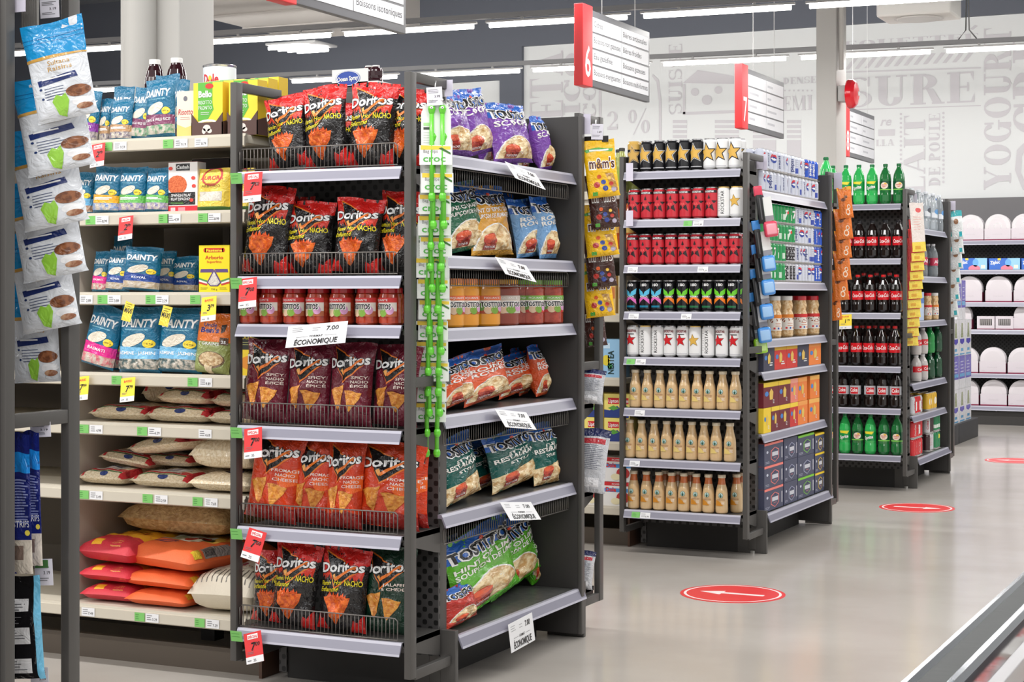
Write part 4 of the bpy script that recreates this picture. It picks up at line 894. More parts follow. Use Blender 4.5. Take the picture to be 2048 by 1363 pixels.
for i, (a, b) in enumerate(((293, 326), (336, 371))): put_y(juice, 'juice_bottle', a, b, None, .62, tj, .115, .294, label='dark red juice bottle with white cap, %s' % ('by the column', 'behind the rice bags')[i], cat='bottle', group='juice bottles above the rice')
mb = MB(); mb.box((-1.55, .55, tj-.02), (-1.0, .75, tj-.0005), BEIGE); mb.box((-1.5, .74, ZG[0]), (-1.47, .75, tj-.02), BEIGE); mb.box((-1.05, .74, ZG[0]), (-1.02, .75, tj-.02), BEIGE); mb.build('top_shelf', g1)
def a_casbah(mb, S, W, H):
    rect(mb, S, -W/2, 0, W/2, .13*H, paper(222, 44, 60), 1); rect(mb, S, -.24*W, .83*H, .24*W, .97*H, INK, 1); text(mb, S, 'Casbah', 0, .87*H, .07*H, WHT, 2, bold=.02, width=.42*W)
    disc(mb, S, -.2*W, .55*H, .34*W, .19*H, mat((230, 120, 70), .5, rgb2=(196, 84, 40), scale=140), 1); rect(mb, S, -.5*W, .15*H, .42*W, .4*H, INK, 2)
    text(mb, S, 'SPANISH PILAF', -.06*W, .315*H, .055*H, WHT, 3, bold=.01, width=.68*W); text(mb, S, 'PILAF ESPAGNOL', -.06*W, .24*H, .055*H, WHT, 3, bold=.01, width=.68*W)
    for x, y in ((.36, .68), (.38, .52), (.3, .24), (-.42, .88)): disc(mb, S, x*W, y*H, .07*W, .035*H, paper(226, 70, 60), 3)
    lines(mb, S, -.42*W, .1*W, .2*H, 2, .025*H, paper(110, 180, 80), 3); rect(mb, S, -.42*W, .03*H, -.26*W, .1*H, paper(244, 200, 204), 2); rect(mb, S, -.16*W, .03*H, .08*W, .1*H, paper(240, 150, 160), 2)
box_y(.14, .24, .05, paper(236, 232, 230), a_casbah, 'pilaf_carton', 337, 395, 324, .19, ZG[1], 'red, white and black pilaf carton', top=paper(222, 44, 60))
def a_arborio(mb, S, W, H):
    ring(mb, S, 0, .8*H, .26*W, .32*W, paper(190, 60, 60), 1); text(mb, S, 'AURORA', 0, .72*H, .1*H, paper(206, 60, 56), 2, bold=.03, width=.7*W); text(mb, S, 'ARBORIO', 0, .54*H, .065*H, paper(120, 90, 30), 2, width=.58*W)
    rect(mb, S, -.36*W, .22*H, .36*W, .44*H, mat((228, 222, 210), .3, rgb2=(200, 192, 178), scale=150), 1); rect(mb, S, -.5*W, 0, .5*W, .09*H, paper(70, 110, 50), 1); rect(mb, S, -.2*W, .62*H, .2*W, .635*H, paper(200, 120, 60), 2)
ARB = share(bag(.16, .22, .06, film(238, 208, 84), a_arborio, 301, wr=.003, boxy=4, foot=.05, narrow=.05, fin=.03))
for i, (a, b, y) in enumerate(((396, 458, .19), (458, 505, .2))): put_y(ARB, 'rice_bag', a, b, 336, y, ZG[1]+.002, .152, .22, 5, label='yellow see-through bag of arborio rice, %s' % ('beside the pilaf carton', 'behind the rack post')[i], cat='rice bag', group='arborio rice bags')
box_y(.2, .05, .12, mat((206, 196, 184), .5), lambda mb, S, W, H: (rect(mb, S, .0, 0, .3*W, H*.9, paper(170, 166, 160), 1), rect(mb, S, -.42*W, .3*H, -.2*W, .5*H, paper(190, 50, 50), 1)), 'rice_carton', 384, 458, 316, .36, ZG[1]+.2, 'flat tan carton lying on top of others in the shade', side=None)
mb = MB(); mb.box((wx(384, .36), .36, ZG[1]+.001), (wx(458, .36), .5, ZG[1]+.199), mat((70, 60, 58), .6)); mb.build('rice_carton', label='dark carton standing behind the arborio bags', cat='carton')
def a_pastene(mb, S, W, H):
    R_ = paper(214, 62, 30); rect(mb, S, -.3*W, .85*H, .3*W, .94*H, R_, 1); disc(mb, S, -.3*W, .895*H, .05*W, .045*H, R_, 1); disc(mb, S, .3*W, .895*H, .05*W, .045*H, R_, 1)
    text(mb, S, 'Pastene', 0, .865*H, .055*H, paper(250, 226, 60), 2, bold=.03, width=.52*W); text(mb, S, 'Arborio', 0, .71*H, .075*H, R_, 2, bold=.02, width=.58*W); text(mb, S, 'Superfino', 0, .63*H, .05*H, R_, 2, bold=.01, width=.48*W)
    poly(mb, S, sc([(-.44, .5), (-.46, .43), (-.06, .43), (-.02, .5)], W, H), paper(96, 70, 130), 1); poly(mb, S, sc([(.02, .5), (.06, .43), (.46, .43), (.44, .5)], W, H), paper(96, 70, 130), 1)
    poly(mb, S, sc([(0, .5), (.24, .22), (.12, .14), (-.12, .14), (-.24, .22)], W, H), paper(96, 70, 130), 2); poly(mb, S, sc([(0, .45), (.19, .22), (.1, .16), (-.1, .16), (-.19, .22)], W, H), mat((232, 226, 216), .4, rgb2=(200, 194, 186), scale=150), 3)
    for sx in (-1, 1):
        for k, c in enumerate(((80, 150, 80), (240, 240, 236), (206, 60, 50))): poly(mb, S, sc([(sx*.5, .32-k*.04), (sx*.22, .26-k*.035), (sx*.24, .225-k*.035), (sx*.5, .28-k*.04)], W, H), paper(*c), 1)
    text(mb, S, '750 g', 0, .06*H, .035*H, INK, 1, width=.2*W); lines(mb, S, -.45*W, -.18*W, .1*H, 2, .025*H, INK, 1); lines(mb, S, .18*W, .45*W, .1*H, 2, .025*H, INK, 1)
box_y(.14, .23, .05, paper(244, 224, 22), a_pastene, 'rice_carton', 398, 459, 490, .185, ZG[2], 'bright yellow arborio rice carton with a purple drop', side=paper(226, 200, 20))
def a_ben(mb, S, W, H):
    rect(mb, S, -W/2, .52*H, W/2, H, film(224, 116, 40), 1); text(mb, S, 'Uncle', -.08*W, .77*H, .065*H, film(44, 36, 110), 2, bold=.03, width=.36*W); text(mb, S, "Ben's", -.06*W, .67*H, .085*H, film(44, 36, 110), 2, bold=.04, width=.5*W)
    poly(mb, S, sc([(.22, .8), (.36, .82), (.34, .7), (.26, .66)], W, H), film(60, 50, 50), 2); text(mb, S, '7 GRAINS', -.06*W, .46*H, .05*H, WHT, 2, bold=.01, width=.6*W)
    rect(mb, S, .24*W, .48*H, .44*W, .6*H, film(90, 62, 46), 2); text(mb, S, '25', .34*W, .5*H, .05*H, WHT, 3, bold=.02); disc(mb, S, .05*W, .22*H, .36*W, .14*H, film(110, 84, 60), 2); disc(mb, S, .05*W, .23*H, .33*W, .12*H, film(226, 202, 160, (176, 140, 96), 90), 3); poly(mb, S, sc([(-.1, .12), (.12, .13), (.1, 0), (-.06, 0)], W, H), film(226, 206, 170), 3)
put_y(share(bag(.15, .24, .05, film(146, 156, 92), a_ben, 320, wr=.002, boxy=3, foot=.06, narrow=.04, fin=.03)), 'grain_pouch', 388, 458, 629, .19, ZG[3]+.002, .145, .24, 5, 4, label='orange and green pouch of seven grains', cat='pouch')
def a_polenta(mb, S, W, H):
    rect(mb, S, -W/2, .6*H, W/2, H, paper(30, 34, 32), 1); text(mb, S, 'POLENTA', 0, .84*H, .08*H, paper(246, 216, 60), 2, width=.8*W); lines(mb, S, -.4*W, .4*W, .76*H, 2, .05*H, paper(200, 200, 120), 2); disc(mb, S, 0, .3*H, .36*W, .16*H, paper(236, 150, 50), 1)
box_y(.13, .2, .05, paper(246, 214, 50), a_polenta, 'polenta_carton', 474, 524, 664, .2, ZG[3], 'yellow and black polenta carton behind the rack post')
# lying rice sacks
def a_sackc(mb, S, W, H):
    rd = film(206, 50, 60); gr = film(30, 120, 60)
    rect(mb, S, -W/2, .075*H, W/2, .095*H, gr, 1); rect(mb, S, -W/2, .11*H, W/2, .2*H, rd, 1); rect(mb, S, -.5*W, .02*H, -.4*W, .4*H, rd, 1); rect(mb, S, .4*W, .02*H, .5*W, .4*H, rd, 1); disc(mb, S, 0, .3*H, .3*W, .1*H, film(236, 232, 228), 2); lines(mb, S, -.2*W, .2*W, .31*H, 2, .03*H, film(40, 50, 110), 3, h=.006); lines(mb, S, -.3*W, .3*W, .15*H, 1, .03*H, WHT, 3, h=.008); disc(mb, S, .02*W, .045*H, .09*W, .022*H, film(40, 60, 120), 2)
CREAM = film(240, 226, 200, (222, 202, 168), 120)
SK = [share(sack(.25, .36, .075, CREAM, a_sackc, 400+i)) for i in range(3)]
SKP = share(sack(.32, .42, .1, CREAM, lambda mb, S, W, H: (rect(mb, S, -W/2, .3*H, W/2, .32*H, film(50, 110, 70), 1), rect(mb, S, -W/2, .36*H, W/2, .42*H, film(190, 56, 60), 1), disc(mb, S, .05*W, .2*H, .16*W, .04*H, film(50, 60, 130), 2), lines(mb, S, -.05*W, .15*W, .2*H, 1, .03*H, WHT, 3, h=.006)), 410))
def lay(make, xl, xr, W, y, z, dz, label, yaw=0, tip=0, roll=0, L=1, name='rice_sack', D=.075, g='rice sacks lying on the beige shelving'):
    X0_, X1_ = max(wx(xl, y), -1.468+(.025 if yaw else 0)), min(wx(xr, y), -.712); y += .03; make(name, ((X0_+X1_)/2, y+.17, z), (R(tip), R(roll), R(yaw)), ((X1_-X0_)/W, L, dz/D), label=label, cat='rice sack', group=g)
SL = 'clear printed rice sack, '
zE, zF, zG_ = ZG[4]+.003, ZG[5]+.003, ZG[6]+.003
lay(SK[0], 168, 281, .25, .19, zE, .06, SL+'first in the lower row of the fifth shelf'); lay(SK[1], 281, 404, .25, .19, zE, .062, SL+'middle of the lower row of the fifth shelf'); lay(SK[2], 405, 520, .25, .19, zE, .055, SL+'lower row of the fifth shelf, behind the rack post')
lay(SK[2], 246, 330, .25, .34, zE+.055, .09, SL+'set back on the fifth shelf', 25, 0); lay(SK[0], 306, 410, .25, .2, zE+.064, .06, SL+'on top of the middle of the fifth shelf', -4); lay(SK[1], 412, 524, .25, .21, zE+.058, .058, SL+'upper row of the fifth shelf, behind the rack post')
lay(SK[1], 130, 234, .25, .19, zF, .062, SL+'first in the lower row of the sixth shelf'); lay(SK[0], 250, 366, .25, .19, zF, .062, SL+'second in the lower row of the sixth shelf'); lay(SK[2], 180, 276, .25, .26, zF+.062, .055, SL+'tilted, above the first pair of the sixth shelf', 6, 0, 8); lay(SK[1], 278, 377, .25, .3, zF+.064, .05, SL+'flattened, second layer of the sixth shelf', -4)
lay(SK[0], 250, 382, .25, .2, zF+.125, .062, SL+'topmost of the sixth shelf', -14, 0, -8)
lay(SKP, 378, 530, .32, .19, zF, .075, 'wide clear sack of pale rice, underneath on the sixth shelf', 0, 0, 0, 1, D=.1); lay(SKP, 378, 530, .32, .2, zF+.078, .12, 'plump clear sack of pale rice, on top on the sixth shelf', 2, 0, 0, 1, D=.1)
def woven(c, c2=None): return mat(c, .5, bump=.15, bscale=60., rgb2=c2, scale=30) if c2 else mat(c, .5, bump=.15, bscale=60.)
REDS = woven((206, 50, 64)); ORS = woven((236, 108, 56)); TAN = film(206, 176, 124, (180, 148, 100), 60); CRM = woven((226, 216, 196))
def a_red(mb, S, W, H):
    rect(mb, S, -W/2, .2*H, W/2, H, woven((244, 178, 40)), 1); poly(mb, S, sc([(-.5, .2), (.5, .2), (.5, .23), (0, .26), (-.5, .22)], W, H), REDS, 2); rect(mb, S, -.3*W, .04*H, -.12*W, .1*H, woven((244, 178, 40)), 1); lines(mb, S, .05*W, .3*W, .09*H, 3, .025*H, film(240, 150, 90), 1, h=.004); lines(mb, S, -.3*W, .3*W, .5*H, 2, .06*H, film(190, 120, 40), 2, h=.01)
def a_org(mb, S, W, H):
    rect(mb, S, -.5*W, .4*H, .34*W, .98*H, woven((240, 200, 90)), 1); rect(mb, S, -.4*W, .34*H, .2*W, .6*H, mat((226, 222, 206), .5, rgb2=(150, 160, 120), scale=25), 2); lines(mb, S, -.34*W, .1*W, .26*H, 2, .04*H, film(90, 60, 130), 2, h=.008)
    for x, y, c in ((.1, .5, (176, 40, 40)), (.2, .46, (60, 70, 40)), (.0, .42, (200, 60, 50))): disc(mb, S, x*W, y*H, .08*W, .05*H, film(*c), 3)
    rect(mb, S, .4*W, .2*H, .485*W, .7*H, film(150, 140, 136), 1)
    for k in range(9): rect(mb, S, .41*W, (.22+k*.012)*H, .475*W, (.226+k*.012)*H, INK, 2)
    rect(mb, S, .41*W, .08*H, .48*W, .17*H, film(226, 190, 60), 2)
SR = share(sack(.38, .5, .12, REDS, a_red, 420, side=REDS)); SO = share(sack(.42, .52, .12, ORS, a_org, 421))
ST = share(sack(.45, .42, .14, TAN, lambda mb, S, W, H: disc(mb, S, -.18*W, .3*H, .035*W, .02*H, film(50, 50, 100), 1), 422, wr=.012))
def a_cream(mb, S, W, H):
    for k in range(12): rect(mb, S, (-.42+k*.075)*W, .04*H, (-.405+k*.075)*W, .2*H, film(110, 104, 96), 1)
    disc(mb, S, -.1*W, .42*H, .12*W, .06*H, film(150, 60, 90), 1); text(mb, S, 'RIZ NON', .12*W, .3*H, .06*H, film(200, 90, 60), 1); lines(mb, S, -.3*W, .35*W, .27*H, 3, .02*H, film(130, 120, 110), 1)
SC = share(sack(.38, .5, .13, CRM, a_cream, 423, wr=.008))
for k, (a, b, dz, z, q) in enumerate(((110, 262, .068, 0, 'bottom'), (110, 268, .066, .069, 'middle'), (112, 280, .1, .137, 'top'))): lay(SR, a, b, .38, .2, zG_+z, dz, 'red and yellow rice sack, %s of its stack on the lowest shelf' % q, (2, -3, -8)[k], 0, 0, .85, D=.12)
for k, (a, b, dz, z, q) in enumerate(((252, 372, .064, 0, 'bottom'), (246, 396, .064, .065, 'middle'), (238, 424, .1, .131, 'top'))): lay(SO, a, b, .42, .19, zG_+z, dz, 'orange rice sack, %s of its stack on the lowest shelf' % q, (0, -5, -14)[k], 0, 0, .82, D=.12)
lay(ST, 222, 452, .45, .31, zG_+.234, .125, 'crumpled clear sack of tan rice lying across the red and orange stacks', -4, 0, 0, .8, D=.14)
lay(SC, 378, 540, .38, .2, zG_, .16, 'cream printed rice sack on the lowest shelf, partly behind the rack post', 4, 0, 0, .9, D=.13)
# tickets on the beige shelf edges
BE = sorted([c for c in g1.children if c.name.startswith('shelf')], key=lambda c: -max(v[2] for v in c.bound_box))
for row, its in enumerate([[(205, 'g'), (228, 'p'), (327, 'g'), (350, 'p'), (390, 'p')], [(172, 'g'), (192, 'p'), (318, 'g'), (336, 'p'), (397, 'g'), (416, 'p')], [(160, 'p'), (196, 'g'), (216, 'p'), (292, 'g'), (312, 'p'), (381, 'g')],
        [(224, 'g'), (376, 'g'), (399, 'p')], [(158, 'g'), (180, 'p'), (275, 'g'), (297, 'p'), (398, 'p')], [(158, 'g'), (180, 'p'), (286, 'g'), (310, 'p'), (386, 'g'), (410, 'p')], [(164, 'p'), (270, 'g'), (292, 'p'), (390, 'g'), (413, 'p')]]):
    for px, k in its:
        mb = MB(); w_ = wx(px+(20 if k == 'g' else 26), .145)-wx(px, .145); S = Plane((w_/2, 0, 0), (1, 0, 0), (0, 0, 1), w_, .03); mb.box((0, 0, 0), (w_, .0006, .03), TICK_G if k == 'g' else TICK_W)
        lines(mb, S, -w_*.4, 0, .022, 3, .007, GREY if k == 'p' else paper(80, 150, 70), 1, h=.002)
        if k == 'p': text(mb, S, '%d.%d9' % (random.randint(2, 9), random.randint(1, 9)), w_*.2, .006, .01, INK, 1, width=w_*.36)
        b = mb.build('ticket_insert', BE[row]); b.location = (wx(px, .145), .1425, ZG[row]-.037)
for kind, px, py, row, price, lb in [('r', 192, 285, 0, '2.99', 'red sale tag on the top beige shelf, beside the hanging cereal pouches'), ('r', 248, 432, 1, '2.99', 'red sale tag on the second beige shelf, below the green banded rice'),
        ('y', 414, 592, 2, '3.79', 'yellow price tag marked three seventy nine under the yellow rice carton'), ('y', 160, 748, 3, '7.99', 'yellow price tag half hidden by the dark rack post'), ('y', 252, 750, 3, '7.79', 'yellow price tag marked seven seventy nine below the large rice bags')]:
    ticket(kind, wx(px+2, .125), .132, ZG[row]-.012, -14, -7, lb, price, w=.062, h=.086)
# tickets on the chip rack and the end unit
for px, py, row, rot, lb in [(503, 358, 0, -4, 'top shelf'), (492, 556, 1, -6, 'second shelf'), (502, 856, 3, -8, 'maroon bag shelf'), (512, 1062, 4, 12, 'orange bag shelf'), (500, 1264, 5, -16, 'lowest shelf')]:
    ticket('r', wx(px, -.03), -.018, Z1W[row]-.006, -12, rot, 'red sale tag hanging from the %s of the chip rack' % lb, '7.00', w=.07, h=.1)
    mb = MB(); mb.box((0, 0, 0), (.045, .0008, .036), TICK_G); lines(mb, Plane((.0225, 0, 0), (1, 0, 0), (0, 0, 1), .045, .036), -.018, .016, .026, 2, .01, paper(80, 150, 70), 1)
    o = mb.build('green_tag', label='small green tag beside the red one on the %s of the chip rack' % lb, cat='price tag', group='green tags of the chip rack'); o.location = (-.64, -.0195, Z1W[row]-.041); o.rotation_euler = (R(12), 0, 0)
ticket('w', wx(634, -.03), -.024, Z1W[2]+.004, -22, -5, 'white economy size tag on the salsa jar shelf', '7.00', w=.225, h=.075)
for row, y, lb in [(0, .80, 'top shelf'), (1, .72, 'second shelf'), (3, .72, 'orange bag shelf'), (4, .76, 'teal bag shelf'), (5, .74, 'bottom shelf')]:
    z = (Z1F+[ZB])[row]; ticket('w', .033 if row < 5 else .06, y, z-.012, -36 if row < 5 else -6, 6 if row < 5 else -3, 'white economy size tag curling out from the %s of the chip end unit' % lb, '7.00', w=.26 if row < 5 else .2, h=.075 if row < 5 else .1, rz=pi/2)
# ================================================================ hanging strips
def within(o):      # a part given in room coordinates
    o.location = -o.parent.location; return o
GRN = mat((104, 206, 58), .3, coat=.3); CARD = paper(232, 234, 232); PINS = mat((190, 190, 190), .3, .8)
def clip_parts(first):
    out = []; mb = MB(); W, H = .095, .2
    pts = [(-W/2, -H), (W/2, -H), (W/2, -.04), (W*.4, -.014), (W*.2, -.001), (-W*.2, -.001), (-W*.4, -.014), (-W/2, -.04)]
    mb.ext([(a, b) for a, b in pts], 1, 0, .0012, CARD); S = Plane((0, 0, -H), (1, 0, 0), (0, 0, 1), W, H, .0005)
    rect(mb, S, -W*.42, .11, -W*.16, .118, paper(60, 70, 60), 1); lines(mb, S, -W*.42, -W*.14, .1, 5, .008, paper(190, 200, 190), 1); rect(mb, S, -W*.42, .122, -W*.1, .132, paper(170, 220, 150), 1)
    out.append(('card', mb.mesh()))
    mb = MB(); mb.box((-W/2-.004, -.0125, -H-.002), (W/2+.004, -.0115, -H+.06), CARD); S = Plane((0, -.0125, -H), (1, 0, 0), (0, 0, 1), W, .06, .0005)
    poly(mb, S, [(-W/2, .046), (W/2, .046), (W/2, .056), (-W/2, .06)], paper(240, 206, 70), 1); poly(mb, S, [(W*.1, .05), (W/2, .03), (W/2, .036), (W*.2, .053)], paper(60, 110, 50), 2)
    text(mb, S, 'Bag clips', -.016, .036, .011, GREY, 1, width=.045); text(mb, S, 'croc', -.004, .008, .022, paper(90, 176, 80), 1, bold=.02, width=.07); out.append(('label_band', mb.mesh()))
    for sx in (-1, 1):
        mb = MB(); x = sx*.017+.004
        mb.tube([(x, -.006, -.03), (x, -.006, -.305)], .0072, GRN, 10); mb.lathe([(0, -.318), (.008, -.316), (.0115, -.308), (.0115, -.298), (.008, -.291), (0, -.29)], GRN, 12, (x, -.006))
        mb.lathe([(0, -.014), (.008, -.014), (.0125, -.024), (.0095, -.036), (.006, -.044)], GRN, 12, (x, -.006)); mb.box((x-.0015, -.0122, -.29), (x+.0015, -.011, -.06), mat((70, 160, 40), .4))
        if first:
            for q in (0,): mb.lathe([(0, .0), (.0036, .0004), (.0046, .003), (.0036, .0056), (0, .006)], mat((250, 250, 250), .2), 12, (x, -.0155)); 
        out.append(('clip', mb.mesh()))
        if first:
            e = MB(); v = [(x+.0035*cos(2*pi*i/12), -.0165, -.022+.0035*sin(2*pi*i/12)) for i in range(12)]
            out.append(('eye', None)); e.tube([(x+.001, -.0185, -.022), (x+.001, -.0125, -.022)], .0046, mat((250, 250, 250), .2), 14); e.tube([(x+.001, -.0192, -.022), (x+.001, -.0125, -.022)], .0017, INK, 10); out[-1] = ('eye', e.mesh())
    return proto(out)
CL1, CL2 = clip_parts(True), clip_parts(False)
zc = hz(872, 208, .12)
for k in range(13):
    px = 872-k*.9+(4 if k % 3 == 1 else -5 if k == 5 else 0); y = .045+k*.0125
    (CL1 if k == 0 else CL2)('bag_clip_pack', (wx(px, y), y, zc-k*.067-(.02 if k else 0)), R(22), label='green bag clip pack, %s from the top of the hanging strip' % nth(k) if k else 'green bag clip pack with eyes, topmost of the hanging strip', cat='clip pack', group='bag clip packs on the strip')
mb = MB(); y = .04; xh = wx(872, y); mb.tube([(xh, y, 2.0), (xh, y-.006, 1.985), (xh, y, 1.95), (xh, y, zc-.01)], .002, PINS, 6); mb.box((xh-.03, y+.002, zc-.0), (xh+.03, y+.006, zc+.012), BLACKISH)
tag(mb.build('hanging_strip'), 'black hanging strip with a wire hook carrying the bag clip packs', 'hanging strip')
ticket('l', wx(868, .03), .03, hz(868, 174, .03), 0, -3, 'clear price tag holder above the bag clip packs', '3.99', w=.05, h=.058, rz=R(18), group='price tag holders')
def plate_(px0, px1, py0, py1, y, label, m=mat((214, 210, 226), .2)):
    mb = MB(); mb.box((wx(px0, y), y, hz(px0, py1, y)), (wx(px1, y), y+.002, hz(px0, py0, y)), m); mb.build('tag_holder', label=label, cat='tag holder', group='blank tag holders')
plate_(889, 905, 160, 193, .25, 'blank white tag holder on the corner upright of the chip end unit')
plate_(1167, 1181, 228, 268, 1.36, 'blank lilac tag holder beside the yellow candy pouch'); plate_(25, 50, -5, 25, -1.84, 'lilac tag holder above the cereal pouches')
plate_(1512, 1526, 315, 338, OY[2]+.3, 'white tag holder above the dish brushes'); plate_(1524, 1534, 308, 340, OY[2]+.31, 'clear tag holder on the upright by the cola packs'); plate_(1668, 1684, 345, 378, OY[2]+FAR[2]+.05, 'clear tag holder above the orange snack pouches')
plate_(1899, 1911, 402, 420, OY[3]+FAR[3]+.03, 'small lilac tag holder above the white and teal pouches'); plate_(1826, 1834, 388, 405, OY[3]+.27, 'small white tag holder by the water bottles')
for i, (py0, py1) in enumerate(((326, 362), (421, 452))):
    plate_(1252, 1266, py0, py1, OY[2]-.025, 'bent white tag on the %s edge of the drinks rack' % ('top shelf', 'second shelf')[i])
def a_candy(col, body):
    def art(mb, S, W, H):
        if col == 'y':
            poly(mb, S, sc([(-.45, .84), (0, .88), (.45, .83), (.4, .78), (0, .82), (-.4, .79)], W, H), film(90, 170, 70), 1); rect(mb, S, -.3*W, .81*H, .3*W, .84*H, film(236, 240, 230), 2)
        text(mb, S, "m&m's", .03*W, .5*H, .19*H, WHT, 2, -.04, .07, width=.8*W); text(mb, S, "m&m's", .03*W, .505*H, .18*H, film(92, 44, 30), 3, -.04, .02, width=.78*W)
        for x, y, r, c in ((-.1, .34, .07, (226, 96, 40)), (.02, .24, .08, (60, 80, 160)), (-.2, .2, .1, (190, 50, 40)), (.06, .13, .09, (50, 70, 150)), (-.28, .05, .05, (90, 160, 60)), (.22, .3, .06, (236, 190, 60)), (.26, .2, .07, (200, 60, 50)), (.32, .1, .08, (180, 170, 190))): disc(mb, S, x*W, y*H+.02*H, r*W, r*W, film(*c), 3)
        rect(mb, S, -.36*W, .04*H, -.2*W, .1*H, film(90, 180, 70), 3)
        if col == 'y': poly(mb, S, sc([(.1, .42), (.36, .4), (.46, .1), (.3, .06)], W, H), film(206, 160, 90, (180, 130, 60), 60), 2)
    return art
def pouch(base, art, W, H, D, seed, back=None): return share(bag(W, H, D, film(*base), art, seed, back=film(*back) if back else None, wr=.004, fin=.1, foot=.06, boxy=3, narrow=.06))
CY = pouch((250, 196, 20), a_candy('y', 0), .14, .27, .06, 500); CB = pouch((66, 36, 30), a_candy('b', 0), .14, .27, .06, 501)
def hang(make, name, xl, xr, y0, y1, y, W, H, label, group, cat='pouch', roll=0, yaw=0, lean=0, ts=.62):
    X0_, X1_ = wx(xl, y), wx(xr, y); px = (xl+xr)/2; z1, z0 = hz(px, y0, y), hz(px, y1, y); k = cos(R(yaw))
    q = Matrix.Rotation(R(yaw), 3, 'Z') @ Euler((R(-lean), R(roll), 0)).to_matrix()
    return make(name, ((X0_+X1_)/2-(sin(R(roll))*(z1-z0)/2), y, z0), tuple(q.to_euler()), ((X1_-X0_)/W/k, ts, (z1-z0)/H), label=label, cat=cat, group=group)
for k, (mk, xl, xr, y0, y1, lb) in enumerate([(CY, 1176, 1229, 280, 394, 'topmost yellow candy pouch on the hanging strip'), (CB, 1182, 1230, 350, 456, 'upper dark brown candy pouch on the hanging strip'), (CY, 1174, 1228, 408, 512, 'second yellow candy pouch on the hanging strip'),
        (CB, 1176, 1224, 468, 574, 'second dark brown candy pouch on the hanging strip'), (CY, 1172, 1220, 524, 633, 'lowest yellow candy pouch on the hanging strip'), (CB, 1170, 1206, 590, 692, 'lowest dark brown candy pouch on the hanging strip')]):
    hang(mk, 'candy_pouch', xl, xr, y0, y1, 1.40+.042*k, .135, .27, lb, 'candy pouches on the strip', roll=-7, yaw=26)
yy = 1.395; mb = MB(); xh = wx(1192, yy); mb.tube([(xh, yy, 2.0), (xh, yy-.01, 1.97), (xh, yy, 1.9)], .003, PINS, 6); mb.box((xh-.05, yy+.0, hz(1192, 284, yy)), (xh+.05, yy+.004, hz(1192, 272, yy)), BLACKISH); tag(mb.build('hanging_strip'), 'black strip clip and hook above the yellow candy pouch', 'hanging strip')
ticket('l', wx(1196, 1.39), 1.385, hz(1196, 248, 1.39), 0, 2, 'white price tag above the yellow candy pouch', '3.49', w=.045, h=.06, rz=R(20), group='price tag holders')
def a_back(mb, S, W, H):
    rect(mb, S, -W/2, .88*H, W/2, H, film(30, 40, 90), 1); lines(mb, S, -.36*W, .36*W, .74*H, 14, .028*H, film(120, 124, 140), 1, h=.003); rect(mb, S, -.38*W, .77*H, .38*W, .85*H, film(200, 60, 70), 1); rect(mb, S, -.3*W, .1*H, .3*W, .24*H, film(240, 240, 244), 1)
SV = share(bag(.2, .32, .08, film(206, 208, 214), a_back, 510, wr=.006))
for i, (xl, xr, y0, y1, lb) in enumerate([(1160, 1206, 738, 806, 'shiny silver chip bag seen from behind, upper shelf of the candy rack'), (1158, 1212, 856, 984, 'tall silver chip bag with a navy top on the middle shelf of the candy rack'), (1150, 1186, 1100, 1177, 'white and navy chip bag behind the wire guard near the floor')]):
    hang(SV, 'chip_bag', xl, xr, y0, y1, 1.49, .19, .32, lb, 'silver chip bags of the candy rack', cat='chip bag', roll=6, yaw=16)
# cereal pouches hung near the camera
def a_cereal(mb, S, W, H):
    rect(mb, S, -W/2, .62*H, W/2, H, film(22, 146, 208), 1); poly(mb, S, sc([(-.5, .62), (.5, .62), (.5, .635), (0, .655), (-.5, .65)], W, H), film(206, 160, 80), 2); rect(mb, S, -W/2, .84*H, W/2, .85*H, film(14, 110, 170), 2); rect(mb, S, -W/2, .8*H, W/2, .806*H, film(14, 110, 170), 2)
    text(mb, S, 'Sultana', .06*W, .55*H, .05*H, film(206, 160, 80), 2, width=.36*W); text(mb, S, 'Raisins', .06*W, .49*H, .05*H, film(206, 160, 80), 2, width=.4*W)
    poly(mb, S, sc([(-.36, .42), (.3, .45), (.33, .39), (-.34, .36)], W, H), film(36, 52, 110), 2); lines(mb, S, -.28*W, .26*W, .415*H, 1, .02*H, WHT, 3, h=.003); lines(mb, S, -.26*W, .2*W, .32*H, 4, .028*H, film(90, 100, 130), 2); disc(mb, S, -.32*W, .33*H, .025*W, .012*H, film(40, 60, 110), 2); disc(mb, S, -.3*W, .23*H, .025*W, .012*H, film(40, 60, 110), 2); lines(mb, S, -.24*W, .0, .235*H, 2, .028*H, film(90, 100, 130), 2)
    poly(mb, S, sc([(-.14, .18), (-.06, .24), (.02, .22), (.08, .25), (.12, .17), (.08, .08), (.02, .02), (-.08, .05), (-.1, .1)], W, H), film(150, 206, 70), 3)
    disc(mb, S, .28*W, .25*H, .19*W, .06*H, film(150, 96, 64, (110, 66, 44), 120), 3); disc(mb, S, .32*W, .14*H, .16*W, .045*H, film(236, 236, 238), 2); disc(mb, S, .34*W, .09*H, .12*W, .03*H, film(140, 86, 58, (190, 150, 120), 120), 3)
CE = [pouch((222, 226, 232), a_cereal, .115, .205, .05, 520+i) for i in range(2)]
for k, (xl, xr, y0, y1) in enumerate([(72, 172, 40, 238), (54, 166, 146, 342), (46, 152, 250, 452), (44, 150, 352, 554), (42, 138, 456, 658), (34, 110, 562, 764)]):
    hang(CE[k % 2], 'cereal_pouch', xl, xr, y0, y1, -1.80+.034*k, .11, .205, 'blue and silver cereal pouch, %s from the top of the hanging strip' % nth(k), 'cereal pouches on the strip', roll=-11 if k < 5 else -3, yaw=14)
